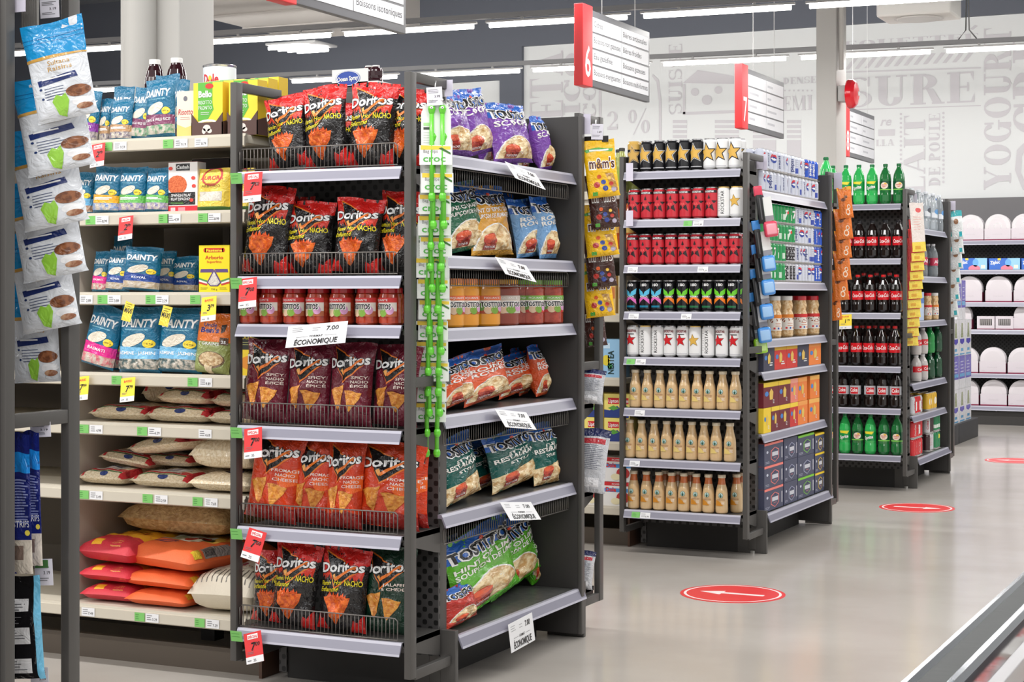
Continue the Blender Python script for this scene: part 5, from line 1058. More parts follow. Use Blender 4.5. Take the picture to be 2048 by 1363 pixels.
def a_navy(mb, S, W, H):
    rect(mb, S, -W/2, .72*H, W/2, .86*H, film(30, 140, 226), 1); rect(mb, S, -W/2, 0, W/2, .24*H, film(214, 204, 190), 1); lines(mb, S, -.4*W, .4*W, .66*H, 16, .02*H, film(140, 150, 200), 1, h=.003); text(mb, S, 'STRIPS', 0, .33*H, .05*H, WHT, 1, width=.8*W); disc(mb, S, .3*W, .29*H, .14*W, .02*H, film(246, 226, 90), 2); rect(mb, S, -.4*W, .1*H, .1*W, .2*H, film(130, 110, 100), 2)
NV = pouch((26, 36, 110), a_navy, .05, .29, .02, 530)
for i, (xl, xr, y0, y1) in enumerate(((26, 60, 866, 1146), (52, 80, 862, 1130))): hang(NV, 'treat_pouch', xl, xr, y0, y1, -1.78+.04*i, .048, .29, 'slim navy and cream treat pouch, %s' % ('in front with its seal curling', 'behind the first one')[i], 'navy treat pouches', yaw=8, roll=-2)
def a_blackp(mb, S, W, H):
    rect(mb, S, .4*W, 0, .5*W, H, film(110, 186, 220), 2)
    for y0, y1 in ((.66, .78), (.34, .5), (.06, .2)): rect(mb, S, -.5*W, y0*H, .32*W, y1*H, film(226, 226, 228), 1); lines(mb, S, -.45*W, .26*W, (y1-.03)*H, 4, .026*H, film(110, 110, 114), 2, h=.0016)
    lines(mb, S, -.3*W, .2*W, .6*H, 3, .03*H, film(120, 120, 124), 1)
hang(pouch((20, 19, 22), a_blackp, .12, .2, .03, 531), 'snack_pouch', -20, 76, 1150, 1356, -1.76, .115, .2, 'black pouch with a pale blue edge near the bottom corner', None, yaw=12, roll=-4)
for px, py, w, h, lb in [(104, 0, .046, .042, 'white price tag marked three nineteen above the cereal pouches'), (86, 843, .05, .034, 'grey price tag above the navy treat pouches'), (92, 1116, .044, .06, 'white tag with a green top below the navy treat pouches'), (84, 1332, .044, .05, 'white tag at the very bottom beside the black pouch')]:
    o = ticket('l', wx(px, -1.7), -1.71, hz(px, py, -1.7), 0, -3, lb, '3.19', w=w, h=h, rz=R(14), group='price tag holders')
    if 'green' in lb:
        mb = MB(); mb.box((-.02, -.0012, -.02), (.012, -.0004, -.002), paper(70, 120, 60)); mb.build('green_header', o)
mb = MB(); yy = -1.80
for k in range(8): mb.box((wx(42, yy)+k*.006, yy, hz(50, 88, yy)), (wx(42, yy)+k*.006+.0035, yy+.006, hz(50, -40, yy)), mat((120, 118, 114), .4, .4))
within(mb.build('grille', next(o for o in bpy.data.objects if o.name == 'end_unit')))
# ================================================================ drinks rack
RB, RW, RG = gloss(26, 26, 30, .2), gloss(236, 236, 236, .22), gloss(206, 166, 84, .25); RRED = gloss(200, 50, 62, .2); GOLD = gloss(222, 176, 80, .25); KINK = gloss(40, 26, 30, .3)
def a_star(out, col, word=None, dx=-.016, sz=.048):
    def art(mb, S, r, h):
        z = .085; star(mb, S, dx+.006, z, sz*1.14, gloss(*out), 1, .45, pi/2+.1); star(mb, S, dx+.006, z, sz*1.03, KINK, 2, .44, pi/2+.1); star(mb, S, dx+.006, z, sz*.92, col, 3, .43, pi/2+.1)
        if word: text(mb, S, word, .004, .128, .012, gloss(206, 44, 50), 4, bold=.03, width=.05)
        rect(mb, S, -r, .016, r, .02, gloss(200, 200, 204), 1)
    return art
def a_red2(mb, S, r, h):
    star(mb, S, 0, .075, .046, KINK, 1, .42); star(mb, S, 0, .082, .03, RRED, 2, .5, -pi/2)
    text(mb, S, 'RR', 0, .068, .013, gloss(230, 90, 90), 4, bold=.03, width=.022); rect(mb, S, -r*1.3, .129, r*1.3, .142, KINK, 1); text(mb, S, 'ROCKSTAR', 0, .131, .009, WHT, 3, bold=.03, width=.05)
def a_180(c1, c2, c3, nm='TROPICAL'):
    def art(mb, S, r, h):
        a, b = gloss(*c1), gloss(*c2); poly(mb, S, [(-.034, .118), (-.006, .1), (0, .084), (.006, .1), (.034, .118), (.03, .09), (.01, .078), (-.01, .078), (-.03, .09)], a, 1)
        poly(mb, S, [(-.034, .036), (-.01, .056), (0, .064), (.01, .056), (.034, .036), (.03, .062), (.012, .072), (-.012, .072), (-.03, .062)], b, 1)
        text(mb, S, '180', 0, .128, .014, WHT, 2, bold=.02, width=.03); text(mb, S, nm, 0, .071, .009, WHT, 3, bold=.02, width=.044); rect(mb, S, -.024, .02, .024, .03, gloss(*c3), 2)
    return art
def a_white(kind):
    def art(mb, S, r, h):
        if kind == 's': a_star((236, 236, 236), gloss(206, 40, 46), None, -.012, .034)(mb, S, r, h); text(mb, S, 'ROCKSTAR', 0, .126, .012, gloss(120, 30, 40), 4, bold=.04, width=.056); lines(mb, S, -.02, .02, .114, 1, .01, INK, 4, h=.004)
        elif kind == 'v':
            text(mb, S, 'ROCKSTAR', .008, .08, .018, INK, 2, pi/2, .0, width=.115); lines(mb, S, -.03, -.012, .12, 8, .012, gloss(170, 170, 176), 1, h=.002)
        else: a_star((246, 240, 226), GOLD, None, -.006, .034)(mb, S, r, h)
    return art
C_ = dict(bg=can(.033, .158, [(1, RB)], a_star((240, 240, 240), GOLD), ALU), g0=can(.033, .158, [(.8, RB), (1, RG)], a_star((226, 200, 150), RG, None, 0, .046), gloss(226, 190, 110)), wg=can(.033, .158, [(1, RW)], a_star((40, 40, 44), GOLD), ALU),
          rd=can(.033, .158, [(1, RRED)], a_red2), wt=can(.033, .158, [(1, RW)], a_white('v'), gloss(226, 190, 110)), wz=can(.033, .158, [(1, RW)], a_white('g'), gloss(226, 190, 110)),
          bl=can(.033, .158, [(1, RB)], a_180((90, 190, 226), (226, 110, 190), (30, 120, 150))), gr=can(.033, .158, [(1, RB)], a_180((110, 206, 50), (240, 130, 40), (40, 110, 70), 'THERMO')), ws=can(.033, .158, [(1, RW)], a_white('s')), wv=can(.033, .158, [(1, RW)], a_white('v')))
DESC = dict(bg='black can with a gold star', g0='bronze topped black can', wg='white can with a big gold star', rd='red energy drink can', wt='plain white can with a gold rim', wz='white can with a gold star and rim', bl='black can with cyan and pink leaves', gr='black can with green and orange leaves', ws='white can with a red star', wv='white can with upright black lettering')
YD = OY[2]+.055; SHN = ('top', 'second', 'third', 'fourth', 'fifth')
def cans(row, pxs, kinds):
    for i, (px, k) in enumerate(zip(pxs, kinds)):
        C_[k]('drink_can', (wx(px, YD), YD, Z2W[row]+.001), R(random.uniform(-9, 9)), label='%s, %s from the candy side, %s shelf' % (DESC[k], nth(i), SHN[row]), cat='drink can', group='energy drink cans, %s shelf' % SHN[row])
    for i, (px, k) in enumerate(zip(pxs, kinds)):          # the row behind
        if i % 2 == 0: C_[k]('drink_can', (wx(px+9, YD+.075), YD+.075, Z2W[row]+.001), 0, label='%s in the back row, %s, %s shelf' % (DESC[k], nth(i//2), SHN[row]), cat='drink can', group='energy drink cans, %s shelf' % SHN[row])
cans(0, [1268, 1293.6, 1319, 1344.5, 1369.5, 1394.6, 1419.5, 1444.5, 1470], ['g0']+['bg']*5+['wg']*3)
cans(1, [1269, 1294.5, 1319.5, 1345.5, 1371.5, 1397.5, 1423.5, 1448, 1473], ['rd']*7+['wt', 'wz'])
cans(2, [1266.5, 1291.5, 1317, 1343, 1368.7, 1394, 1419.5, 1445.5, 1471], ['rd']*9)
cans(3, [1266, 1291.5, 1315, 1339, 1365.5, 1391, 1416, 1441, 1467], ['bl']*3+['gr']*6)
cans(4, [1266.5, 1291, 1316, 1340.5, 1366, 1391, 1417, 1444, 1472], ['ws', 'wt', 'wv', 'ws', 'ws', 'wz', 'wv', 'ws', 'ws'])
def a_coffee(sw, hasz):
    def art(mb, S, r, h):
        disc(mb, S, 0, .092, .0125, .0125, paper(40, 70, 60, .3), 2, 20); disc(mb, S, 0, .092, .0112, .0112, paper(200, 226, 220, .3), 3, 20); disc(mb, S, 0, .088, .0045, .007, paper(40, 90, 76, .3), 4, 10); star(mb, S, 0, .098, .004, paper(40, 90, 76, .3), 4); rect(mb, S, -.008, .084, -.0062, .098, paper(60, 110, 96), 4); rect(mb, S, .0062, .084, .008, .098, paper(60, 110, 96), 4)
        poly(mb, S, [(-.028, .04), (-.026, .07), (-.008, .062), (.004, .05), (.012, .04)], paper(*sw, .4), 1)
        text(mb, S, 'FRAPPUCCINO', .002, .067, .006, paper(150, 90, 60), 2, bold=.01, width=.04); lines(mb, S, .004, .02, .058, 3, .005, paper(250, 240, 226), 2, h=.002)
    return art
MILK = mat((214, 182, 136), .14, coat=.6); NECK = mat((196, 110, 62), .2, coat=.4)
def frap(sw, neck): 
    P_ = [(0, 0), (.026, 0), (.031, .006), (.032, .02), (.0305, .095), (.028, .118), (.021, .145), (.0175, .165), (.0175, .178)]
    return revolve([('body', P_, [MILK]*6+[neck, neck], a_coffee(sw, 0), .0328, .012, .112), ('cap', [(.0195, .177), (.0205, .179), (.0205, .192), (.019, .194), (0, .194)], mat((226, 214, 188), .35, .2))], 20)
FV, FC = frap((226, 200, 120), MILK), frap((206, 136, 36), NECK)
for row, pxs, mk, nm in [(5, [1271, 1295, 1320, 1344.5, 1369.7, 1395, 1419.5, 1445.5, 1471], FV, 'sixth'), (6, [1260, 1283.5, 1308.5, 1333.5, 1358.5, 1384, 1408, 1432.5, 1460], FV, 'seventh'), (7, [1267.5, 1293, 1318, 1343.5, 1368, 1393, 1417, 1443.5], FC, 'lowest')]:
    for i, px in enumerate(pxs): mk('coffee_bottle', (wx(px, YD), YD, Z2W[row]+.001), R(random.uniform(-6, 10)), label='bottled coffee%s, %s from the candy side on the %s shelf' % (' with an orange neck' if mk is FC else '', nth(i), nm), cat='bottle', group='coffee bottles, %s shelf' % nm)
for i, (px, y) in enumerate(((1473, .12), (1482, .2), (1330, .13), (1356, .13), (1381, .13))): FC('coffee_bottle', (wx(px, OY[2]+y), OY[2]+y, Z2W[7]+.001), 0, label='bottled coffee with an orange neck standing in a back row, %s' % ('beside the corner post', 'deepest by the back panel', 'third gap', 'fourth gap', 'fifth gap')[i], cat='bottle', group='coffee bottles, lowest shelf')
RK2 = sorted([c for c in rack_of('grey tube side rack holding energy').children if c.name.startswith('shelf')], key=lambda c: -max(v[2] for v in c.bound_box))
for row, px, k in [(1, 1366, 'g'), (1, 1385, 'p'), (2, 1254, 'p'), (2, 1394, 'p'), (3, 1256, 'p'), (3, 1361, 'p'), (4, 1252, 'g'), (4, 1270, 'p'), (5, 1268, 'p'), (6, 1258, 'p'), (7, 1262, 'g'), (7, 1279, 'p')]:
    b = strip(RK2[row], 0, 0, .006, 0, .055 if k == 'p' else .045, k); b.location = (wx(px, YD-.07)-OX[2], 0, Z2W[row])
# dish brushes hanging at the corner of the cola end unit
def brush(c):
    col = mat(c, .25, coat=.3); P = []
    mb = MB(); mb.box((-.022, -.008, .2), (.022, .008, .25), col, .005); P.append(('hook_tab', mb.mesh()))
    mb = MB(); mb.box((-.016, -.012, .06), (.016, .010, .205), mat((28, 28, 30), .3), .004); mb.box((-.003, -.0125, .08), (.003, -.0115, .19), mat((90, 90, 92), .3)); P.append(('handle', mb.mesh()))
    mb = MB(); mb.box((.018, -.004, .07), (.062, -.002, .19), CARD); mb.box((.018, -.0045, .07), (.062, -.0039, .095), mat((150, 150, 156), .4)); P.append(('card', mb.mesh()))
    mb = MB(); mb.box((.004, -.025, -.012), (.072, .02, .068), mat(c, .15, coat=.5), .014); mb.box((.012, -.0262, 0), (.064, -.02, .055), mat(tuple(min(255, int(q*.5+128)) for q in c), .2), .006); P.append(('container', mb.mesh()))
    return proto(P)
BRS = {'p': brush((224, 70, 96)), 'b': brush((70, 150, 230)), 'l': brush((160, 220, 50))}
for k, (c, px, py, lb) in enumerate([('p', 1523, 371, 'only pink dish brush, topmost of the hanging strip'), ('b', 1519, 440, 'highest blue dish brush on the hanging strip'), ('b', 1518, 488, 'second blue dish brush on the hanging strip'), ('b', 1515, 537, 'third blue dish brush on the hanging strip'), ('b', 1511, 584, 'lowest blue dish brush on the hanging strip'), ('l', 1503, 606, 'only lime green dish brush, lowest of the hanging strip')]):
    y = OY[2]+.1+.031*k; BRS[c]('dish_brush', (wx(px, y)+.012, y, hz(px, py, y)-.25), (0, R(-8), R(32)), label=lb, cat='dish brush', group='dish brushes on the strip')
def packet(base, art, W, H, D, seed): return pouch(base, art, W, H, D, seed)
def a_orange(mb, S, W, H):
    ring(mb, S, .1*W, .2*H, .1*W, .16*W, film(250, 226, 200), 2); ring(mb, S, .2*W, .36*H, .07*W, .12*W, film(250, 226, 200), 2); disc(mb, S, -.15*W, .6*H, .16*W, .06*H, film(110, 60, 30), 2); disc(mb, S, .05*W, .68*H, .12*W, .05*H, film(120, 70, 36), 2); rect(mb, S, -W/2, .9*H, W/2, H, film(240, 180, 60), 1)
OP = pouch((226, 120, 40), a_orange, .11, .17, .04, 540)
for k, (xl, xr, y0, y1) in enumerate([(1678, 1703, 374, 436), (1672, 1702, 416, 478), (1673, 1700, 460, 516), (1671, 1699, 500, 560), (1666, 1694, 538, 600), (1663, 1681, 584, 640)]):
    hang(OP, 'snack_pouch', xl, xr, y0, y1, OY[2]+FAR[2]+.07+.02*k, .105, .17, 'orange snack pouch, %s from the top of the hanging strip' % nth(k), 'orange snack pouches', roll=-6, yaw=24)
# ================================================================ cola end unit
def can_small(body, art=None): 
    mb = MB(); r, h = .028, .1; mb.lathe([(0, 0), (.022, 0), (r, .008), (r, h-.014), (.0225, h-.003), (.0225, h), (0, h-.002)], None, 12, mf=[ALU, ALU, body, body, ALU, ALU])
    if art: art(mb, Cyl(lambda z: r, .008, h-.014, 8, 1))
    return mb.mesh()
def a_pepsi(v):
    def art(mb, S):
        if v == 0: disc(mb, S, 0, .06, .019, .02, paper(60, 80, 160, .2), 1); poly(mb, S, [(-.019, .062), (0, .072), (.019, .062), (.012, .078), (0, .081), (-.012, .078)], paper(206, 50, 60, .2), 2); poly(mb, S, [(-.019, .06), (0, .064), (.019, .056), (0, .052)], WHT, 2)
        elif v == 1: text(mb, S, 'pepsi', .006, .05, .02, paper(50, 60, 120, .2), 1, pi/2, .02, width=.06)
        else: rect(mb, S, -.02, .014, .012, .04, paper(60, 80, 170, .2), 1); lines(mb, S, -.014, .014, .08, 4, .01, paper(140, 146, 170), 1, h=.002)
    return art
PS = [can_small(gloss(208, 212, 226, .2), a_pepsi(v)) for v in range(3)]; PB = [can_small(gloss(30, 80, 190, .2), lambda mb, S: text(mb, S, 'pepsi', 0, .05, .018, WHT, 1, pi/2, .02, width=.06)), can_small(gloss(30, 80, 190, .2), a_pepsi(0))]
def a_seven(v):
    def art(mb, S):
        if v: text(mb, S, '7', 0, .035, .04, WHT, 2, 0, .04); disc(mb, S, .012, .06, .008, .008, paper(220, 60, 50, .2), 2)
        else: rect(mb, S, -.012, .02, .012, .05, paper(210, 230, 214), 1)
    return art
SV7 = [can_small(gloss(24, 150, 80, .2), a_seven(v)) for v in (0, 1)]; PBK = [can_small(gloss(200, 200, 206, .2), lambda mb, S: text(mb, S, 'PEPSI', 0, .05, .024, INK, 1, pi/2, .05, width=.07))]
CK = [can_small(gloss(214, 30, 40, .2), lambda mb, S: text(mb, S, 'Coca-Cola', .004, .045, .014, WHT, 1, pi/2, .01, .3, width=.06)), can_small(gloss(214, 30, 40, .2), lambda mb, S: rect(mb, S, -.008, .02, .012, .07, WHT, 1))]
DKC = [can_small(gloss(206, 206, 210, .2), lambda mb, S: text(mb, S, 'Coke', 0, .05, .016, paper(190, 40, 50), 1, pi/2, .02, width=.05)), can_small(gloss(60, 30, 36, .2))]; SPC = [can_small(gloss(16, 130, 76, .2), lambda mb, S: rect(mb, S, -.014, .02, .014, .04, paper(220, 230, 220), 1)), can_small(gloss(16, 130, 76, .2), lambda mb, S: disc(mb, S, 0, .07, .014, .014, paper(236, 226, 80), 1))]
GDC = [can_small(gloss(226, 180, 50, .2), lambda mb, S: disc(mb, S, 0, .05, .014, .02, paper(240, 236, 220), 1))]
def canpack(meshes, n, y0, x, z, h, label, group, d=.058, deep=2):
    t = empty('can_pack', label, 'can pack', group, loc=(x, y0+n*d/2, z), rz=pi/2)
    for j in range(deep):
        for i in range(n):
            c = bpy.data.objects.new('can', random.choice(meshes)); COL.objects.link(c); c.parent = t; c.location = ((i+.5-n/2)*d, .03+j*.058, 0); c.rotation_euler = (0, 0, R(random.choice((-40, -15, 0, 10, 35)))); c.scale = (min(1.12, d/.058), 1, h/.1)
    mb = MB(); mb.box((-n*d/2, .001, -.0006), (n*d/2, deep*.058, 0), mat((190, 186, 180), .5)); mb.build('tray', t)
    return t
XF = .008
ya, yb = inside(OY[2]+.34, wy(1640, XF)); h1 = (hx(1530, 296, XF)-Z2F[0])/2
for tier in range(2):
    dd = (yb-ya)/4
    for j in range(4): canpack(PB if (tier == 1 and j == 3) else PS, 4, ya+j*dd, XF, Z2F[0]+.002+tier*(h1+.0008), h1-.002, '%s cola can pack, %s from the corner, %s layer, top shelf' % ('blue' if tier == 1 and j == 3 else 'silver', nth(j), ('lower', 'upper')[tier]), 'cola packs on the top shelf', d=(dd-.004)/4)
h2 = (hx(1560, 408, XF)-Z2F[1])/4
for tier in range(4):
    g_, p_ = (1575, 1575, 1594, 1594)[tier], (1594, 1594, 1612, 1612)[tier]
    for j, (ms, a, b, c) in enumerate(((SV7, 1527, g_, 'green lemon soda'), (PBK if tier < 2 else PS, g_, p_, 'silver cola'), (PS, p_, 1632, 'silver cola'), (PB, 1632, 1652, 'blue cola'))):
        Y0, Y1 = inside(wy(a, XF), wy(b, XF)); n = max(2, round((Y1-Y0)/.062))
        canpack(ms, n, Y0+.001, XF, Z2F[1]+.002+tier*(h2+.0005), h2-.002, '%s can pack, %s from the brushes, %s layer, second shelf' % (c, nth(j), ('bottom', 'second', 'third', 'top')[tier]), 'can packs on the second shelf', d=(Y1-Y0-.003)/n)
# peanut jars
PN = mat((206, 160, 104), .2, coat=.4, rgb2=(236, 206, 160), scale=70)
def a_nut(c):
    def art(mb, S, r, h):
        rect(mb, S, -r*1.4, .035, r*1.4, .1, paper(238, 232, 224), 1); rect(mb, S, -r*1.4, .1, r*1.4, .118, paper(*c), 1)
        for i in range(22): disc(mb, S, random.uniform(-1.2, 1.2)*r, random.uniform(.078, .1), .003, .003, paper(150, 80, 50), 2, 8)
        lines(mb, S, -.02, .02, .07, 2, .012, paper(200, 120, 90), 2, h=.003)
        for i, q in enumerate(((214, 50, 50), (60, 90, 170), (226, 120, 50))): rect(mb, S, -.03+i*.022, .042, -.02+i*.022, .052, paper(*q), 2)
    return art
def nutjar(lid, c): return revolve([('body', [(0, 0), (.038, 0), (.042, .008), (.0425, .118), (.036, .14), (.041, .165), (.036, .19), (.034, .196)], PN, a_nut(c), .0428, .03, .12), ('lid', [(.036, .192), (.038, .194), (.038, .214), (.036, .216), (0, .216)], lid)], 20)
NR, NWT = nutjar(gloss(206, 40, 50), (214, 50, 50)), nutjar(gloss(232, 230, 226), (226, 130, 40))
for i, (px, mk, dx) in enumerate([(1546, NWT, .0), (1561, NWT, -.1), (1570, NWT, 0), (1585, NR, -.1), (1598, NR, 0), (1611, NR, -.1), (1623, NR, 0)]):
    x = -.06+dx; mk('peanut_jar', (x, wy(px, x), Z2F[2]+.001), pi/2+R(-30), (1.08, 1.08, 1.03), label='peanut jar with %s lid, %s from the brushes' % ('white' if mk is NWT else 'red', nth(i)), cat='jar', group='peanut jars on the end unit')
# cartons of crackers, coffee pods and beer
def box_x(base, art, name, xl, xr, z, H, x, label, group, side=None, top=None, D=.16, cat='carton', sart=None):
    Y0, Y1 = inside(wy(xl, x), wy(xr, x)); me = carton(Y1-Y0-.003, H, D, base, art, side, top); return share(me)(name, (x, (Y0+Y1)/2, z), pi/2, label=label, cat=cat, group=group)
def a_snack(num, c):
    def art(mb, S, W, H):
        rect(mb, S, -W/2, .82*H, W/2, H, paper(*c), 1); (text(mb, S, num, .16*W, .14*H, .16*H, WHT, 2, bold=.02) if num == '12' else lines(mb, S, .04*W, .34*W, .3*H, 2, .09*H, WHT, 2, h=.006)); disc(mb, S, -.3*W, .55*H, .12*W, .1*H, paper(70, 130, 200), 2); poly(mb, S, sc([(-.1, .3), (.1, .3), (.14, .6), (.0, .75), (-.12, .6)], W, H), paper(226, 190, 90), 2)
    return art
hB = hx(1535, 694, XF)-Z2F[3]
for i, (xl, xr, c, f, s) in enumerate([(1526, 1549, (62, 62, 82), (62, 62, 82), 'slate'), (1549, 1573, (206, 52, 44), (226, 180, 50), 'red'), (1573, 1595, (206, 52, 44), (226, 180, 50), 'red'), (1595, 1617.5, (62, 62, 82), (62, 62, 82), 'slate'), (1618, 1642, (236, 130, 56), (240, 150, 70), 'orange')]):
    box_x(paper(*c), a_snack('1.49', f), 'drink_carton', xl, xr, Z2F[3]+.001, hB, XF, '%s drink carton, %s from the corner post below the peanuts' % (s, nth(i)), 'drink cartons below the peanuts')
hC = (hx(1530, 766, XF)-Z2F[4])/2
MRN = (112, 28, 40)
for tier, its in enumerate([[(1523, 1542, (240, 206, 50), (240, 206, 50)), (1542.5, 1559, MRN, (240, 206, 60)), (1559, 1580, MRN, (240, 206, 60)), (1580, 1596, (200, 44, 44), (240, 206, 60)), (1596, 1615, (236, 130, 56), (240, 160, 80)), (1618, 1639, (236, 130, 56), (240, 180, 90))],
        [(1525, 1557, MRN, (240, 206, 60)), (1557, 1581, MRN, (240, 206, 60)), (1581, 1596, (232, 130, 110), (236, 160, 140)), (1596, 1614, (236, 130, 56), (240, 160, 80)), (1620, 1639, (236, 130, 56), (240, 180, 90))]]):
    for i, (xl, xr, c, f) in enumerate(its):
        s = {(240, 206, 50): 'yellow', MRN: 'maroon', (200, 44, 44): 'red', (236, 130, 56): 'orange', (232, 130, 110): 'salmon'}[c]
        box_x(paper(*c), a_snack('12', f), 'drink_carton', xl, xr, Z2F[4]+.001+tier*(hC+.0006), hC-.001, XF, '%s twelve pack carton, %s along the %s layer' % (s, nth(i), ('lower', 'upper')[tier]), 'twelve pack cartons on the end unit', top=paper(*f))
def a_beer(c):
    def art(mb, S, W, H):
        hexa = [(0, .9), (.24, .74), (.24, .3), (0, .1), (-.24, .3), (-.24, .74)]; K = min(1, H/W*.9)
        poly(mb, S, [(a*W*.9+.06*W, b*H*.86) for a, b in hexa], paper(*c), 1); poly(mb, S, [(a*W*.78+.06*W, (b*.9+.05)*H*.86) for a, b in hexa], paper(70, 74, 98), 2)
        rect(mb, S, -.1*W, .38*H, .22*W, .56*H, paper(206, 208, 216), 3); poly(mb, S, sc([(.06, .76), (.13, .64), (-.01, .64)], W, H), paper(40, 50, 90), 3); rect(mb, S, -.02*W, .28*H, .14*W, .32*H, paper(170, 110, 120), 3)
        rect(mb, S, .42*W, .2*H, .46*W, .7*H, paper(220, 220, 226), 1); disc(mb, S, -.34*W, .6*H, .05*W, .06*H, paper(200, 206, 220), 1); lines(mb, S, -.44*W, -.2*W, .16*H, 2, .06*H, paper(160, 164, 180), 1, h=.003)
    return art
XB = .012; zb0 = .203
for i, (xl, xr, cs) in enumerate([(1523, 1566, ['salmon']*3), (1568, 1595, ['navy']*3), (1596, 1628, ['lime', 'navy', 'lime']), (1630, 1659, ['yellow']*3)]):
    ht = (hx((xl+xr)/2, (884, 874, 868, 864)[i], XB)-zb0)/3
    for k in range(3):
        q = cs[k]; c = {'salmon': (240, 130, 120), 'navy': (170, 176, 200), 'lime': (130, 206, 60), 'yellow': (244, 208, 50)}[q]; fl = None if q == 'navy' else paper(*c)
        def art(mb, S, W, H, c=c, q=q): a_beer(c)(mb, S, W, H); (rect(mb, S, -W/2, .9*H, W/2, H, paper(*c), 2) if q != 'navy' else None)
        box_x(paper(70, 74, 98), art, 'beer_carton', xl, xr, zb0+k*(ht+.0006), ht-.001, XB, 'navy beer carton with %s, %s of the %s stack from the corner' % ({'salmon': 'a salmon flap', 'navy': 'no bright flap', 'lime': 'a lime flap', 'yellow': 'a yellow flap'}[q], ('bottom', 'middle', 'top')[k], nth(i)), 'beer cartons at the bottom of the end unit', side=paper(36, 46, 120), top=fl, D=.3)
# ================================================================ soda rack and last end unit
def soda(body, cap, art, H=.27, r=.04, liquid=None, neckm=None):
    b = liquid or body; P_ = [(0, .006), (.02, 0), (.032, .002), (r, .02), (r, .06), (r*.93, .075), (r*.97, .09), (r*.97, H*.56), (r*.98, H*.62), (r*.86, H*.74), (r*.55, H*.85), (.0145, H*.91), (.0135, H*.95)]
    return revolve([('body', P_, [b]*10+[neckm or b]*2, art, r*.985, H*.34, H*.57), ('cap', [(.0145, H*.935), (.016, H*.94), (.016, H*.995), (.0145, H), (0, H)], cap)], 20)
COLA = mat((24, 14, 12), .06, coat=.8); SPR = mat((60, 206, 104), .08, coat=.7, trans=.25); CDG = mat((34, 120, 60), .08, coat=.7, trans=.1); CLR = mat((222, 230, 236), .06, coat=.5, trans=.75)
def l_coke(bg, fg=(250, 240, 240), word='Coca-Cola', sub=None):
    def art(mb, S, r, h):
        z0 = S.ys[0]; z1 = S.ys[-1]; rect(mb, S, -r*1.5, z0, r*1.5, z1, gloss(*bg), 1)
        if sub: rect(mb, S, -.026, z0+.004, .03, z1-.012, gloss(*sub), 2)
        text(mb, S, word, .002, z0+(z1-z0)*.3, (z1-z0)*.44, gloss(*fg), 3, .05, .02, .3 if 'Cola' in word else 0, width=.075 if 'Cola' in word else .048)
    return art
def l_sprite(mb, S, r, h):
    z0 = S.ys[0]; z1 = S.ys[-1]; rect(mb, S, -r*1.5, z0, r*1.5, z1, gloss(20, 150, 70), 1); poly(mb, S, [(-.035, z1), (.035, z1), (.02, z1-.02), (-.03, z1-.014)], gloss(240, 226, 60), 2); text(mb, S, 'Sprite', 0, z0+.012, .022, WHT, 3, .2, .03, .15, width=.058)
def l_cd(mb, S, r, h):
    z0 = S.ys[0]; z1 = S.ys[-1]; rect(mb, S, -r*1.5, z0, r*1.5, z1, gloss(16, 80, 46), 1); disc(mb, S, 0, (z0+z1)/2, .026, .022, gloss(240, 226, 206), 2); text(mb, S, 'CANADA', 0, (z0+z1)/2, .008, gloss(214, 60, 60), 3, bold=.03, width=.036); text(mb, S, 'DRY', 0, (z0+z1)/2-.012, .008, gloss(214, 60, 60), 3, bold=.03, width=.02); disc(mb, S, .008, (z0+z1)/2+.013, .01, .005, gloss(240, 190, 60), 3); rect(mb, S, -r*1.5, z0, r*1.5, z0+.008, gloss(130, 210, 90), 2)
CAPR, CAPB, CAPG, CAPK = gloss(210, 36, 40), gloss(26, 26, 28), gloss(14, 120, 64), gloss(30, 30, 34)
BT = dict(sprite=soda(SPR, CAPG, l_sprite), cd=soda(CDG, gloss(20, 110, 56), l_cd), zero=soda(COLA, CAPK, l_coke((206, 30, 40))), coke=soda(COLA, CAPR, l_coke((214, 30, 40))), diet=soda(COLA, CAPK, l_coke((186, 186, 192), (250, 244, 244), 'Coke', (206, 36, 46))))
BD = dict(sprite='green lemon soda bottle', cd='dark green ginger ale bottle', zero='black capped cola bottle', coke='red capped cola bottle', diet='silver labelled diet cola bottle')
YS = OY[3]+.06; SN = ('top', 'second', 'third', 'fourth', 'fifth', 'lowest')
for row, pxs, kinds in [(0, [1666, 1692, 1718, 1744.5, 1771, 1798], ['sprite']*4+['cd']*2), (1, [1694, 1719, 1745, 1771, 1797], ['zero']*5), (2, [1690, 1716, 1741, 1767, 1793], ['coke']*5), (3, [1685.5, 1713, 1738, 1764, 1790], ['coke']*5), (4, [1664, 1687, 1711, 1740, 1766, 1791], ['diet']*6), (5, [1665, 1690, 1715.5, 1741, 1768, 1794], ['cd', 'sprite', 'cd', 'sprite', 'cd', 'cd'])]:
    ra = .155 if row == 0 else 0
    for i, (px, k) in enumerate(zip(pxs, kinds)):
        BT[k]('soda_bottle', (wx(px, YS), YS, Z3W[row]+.001), R(random.uniform(-8, 14)), (1, 1, 1.0 if row in (0, 3, 5) else .95), label='%s, %s of the %s shelf, counted from the beer cartons' % (BD[k], nth(i), SN[row]), cat='bottle', group='soda bottles, %s shelf' % SN[row])
    if row in (2, 3):
        for i, px in enumerate(pxs[1:4]): BT[kinds[0]]('soda_bottle', (wx(px+12, YS+.1), YS+.1, Z3W[row]+.001), 0, label='%s in the row behind, %s on the %s shelf' % (BD[kinds[0]], nth(i), SN[row]), cat='bottle', group='soda bottles, %s shelf' % SN[row])
ticket('y', wx(1691, OY[3]-.03), OY[3]-.03, Z3W[2]-.012, -12, -3, 'yellow price tag marked one seventy nine under the cola bottles', '1.79', w=.085, h=.1)
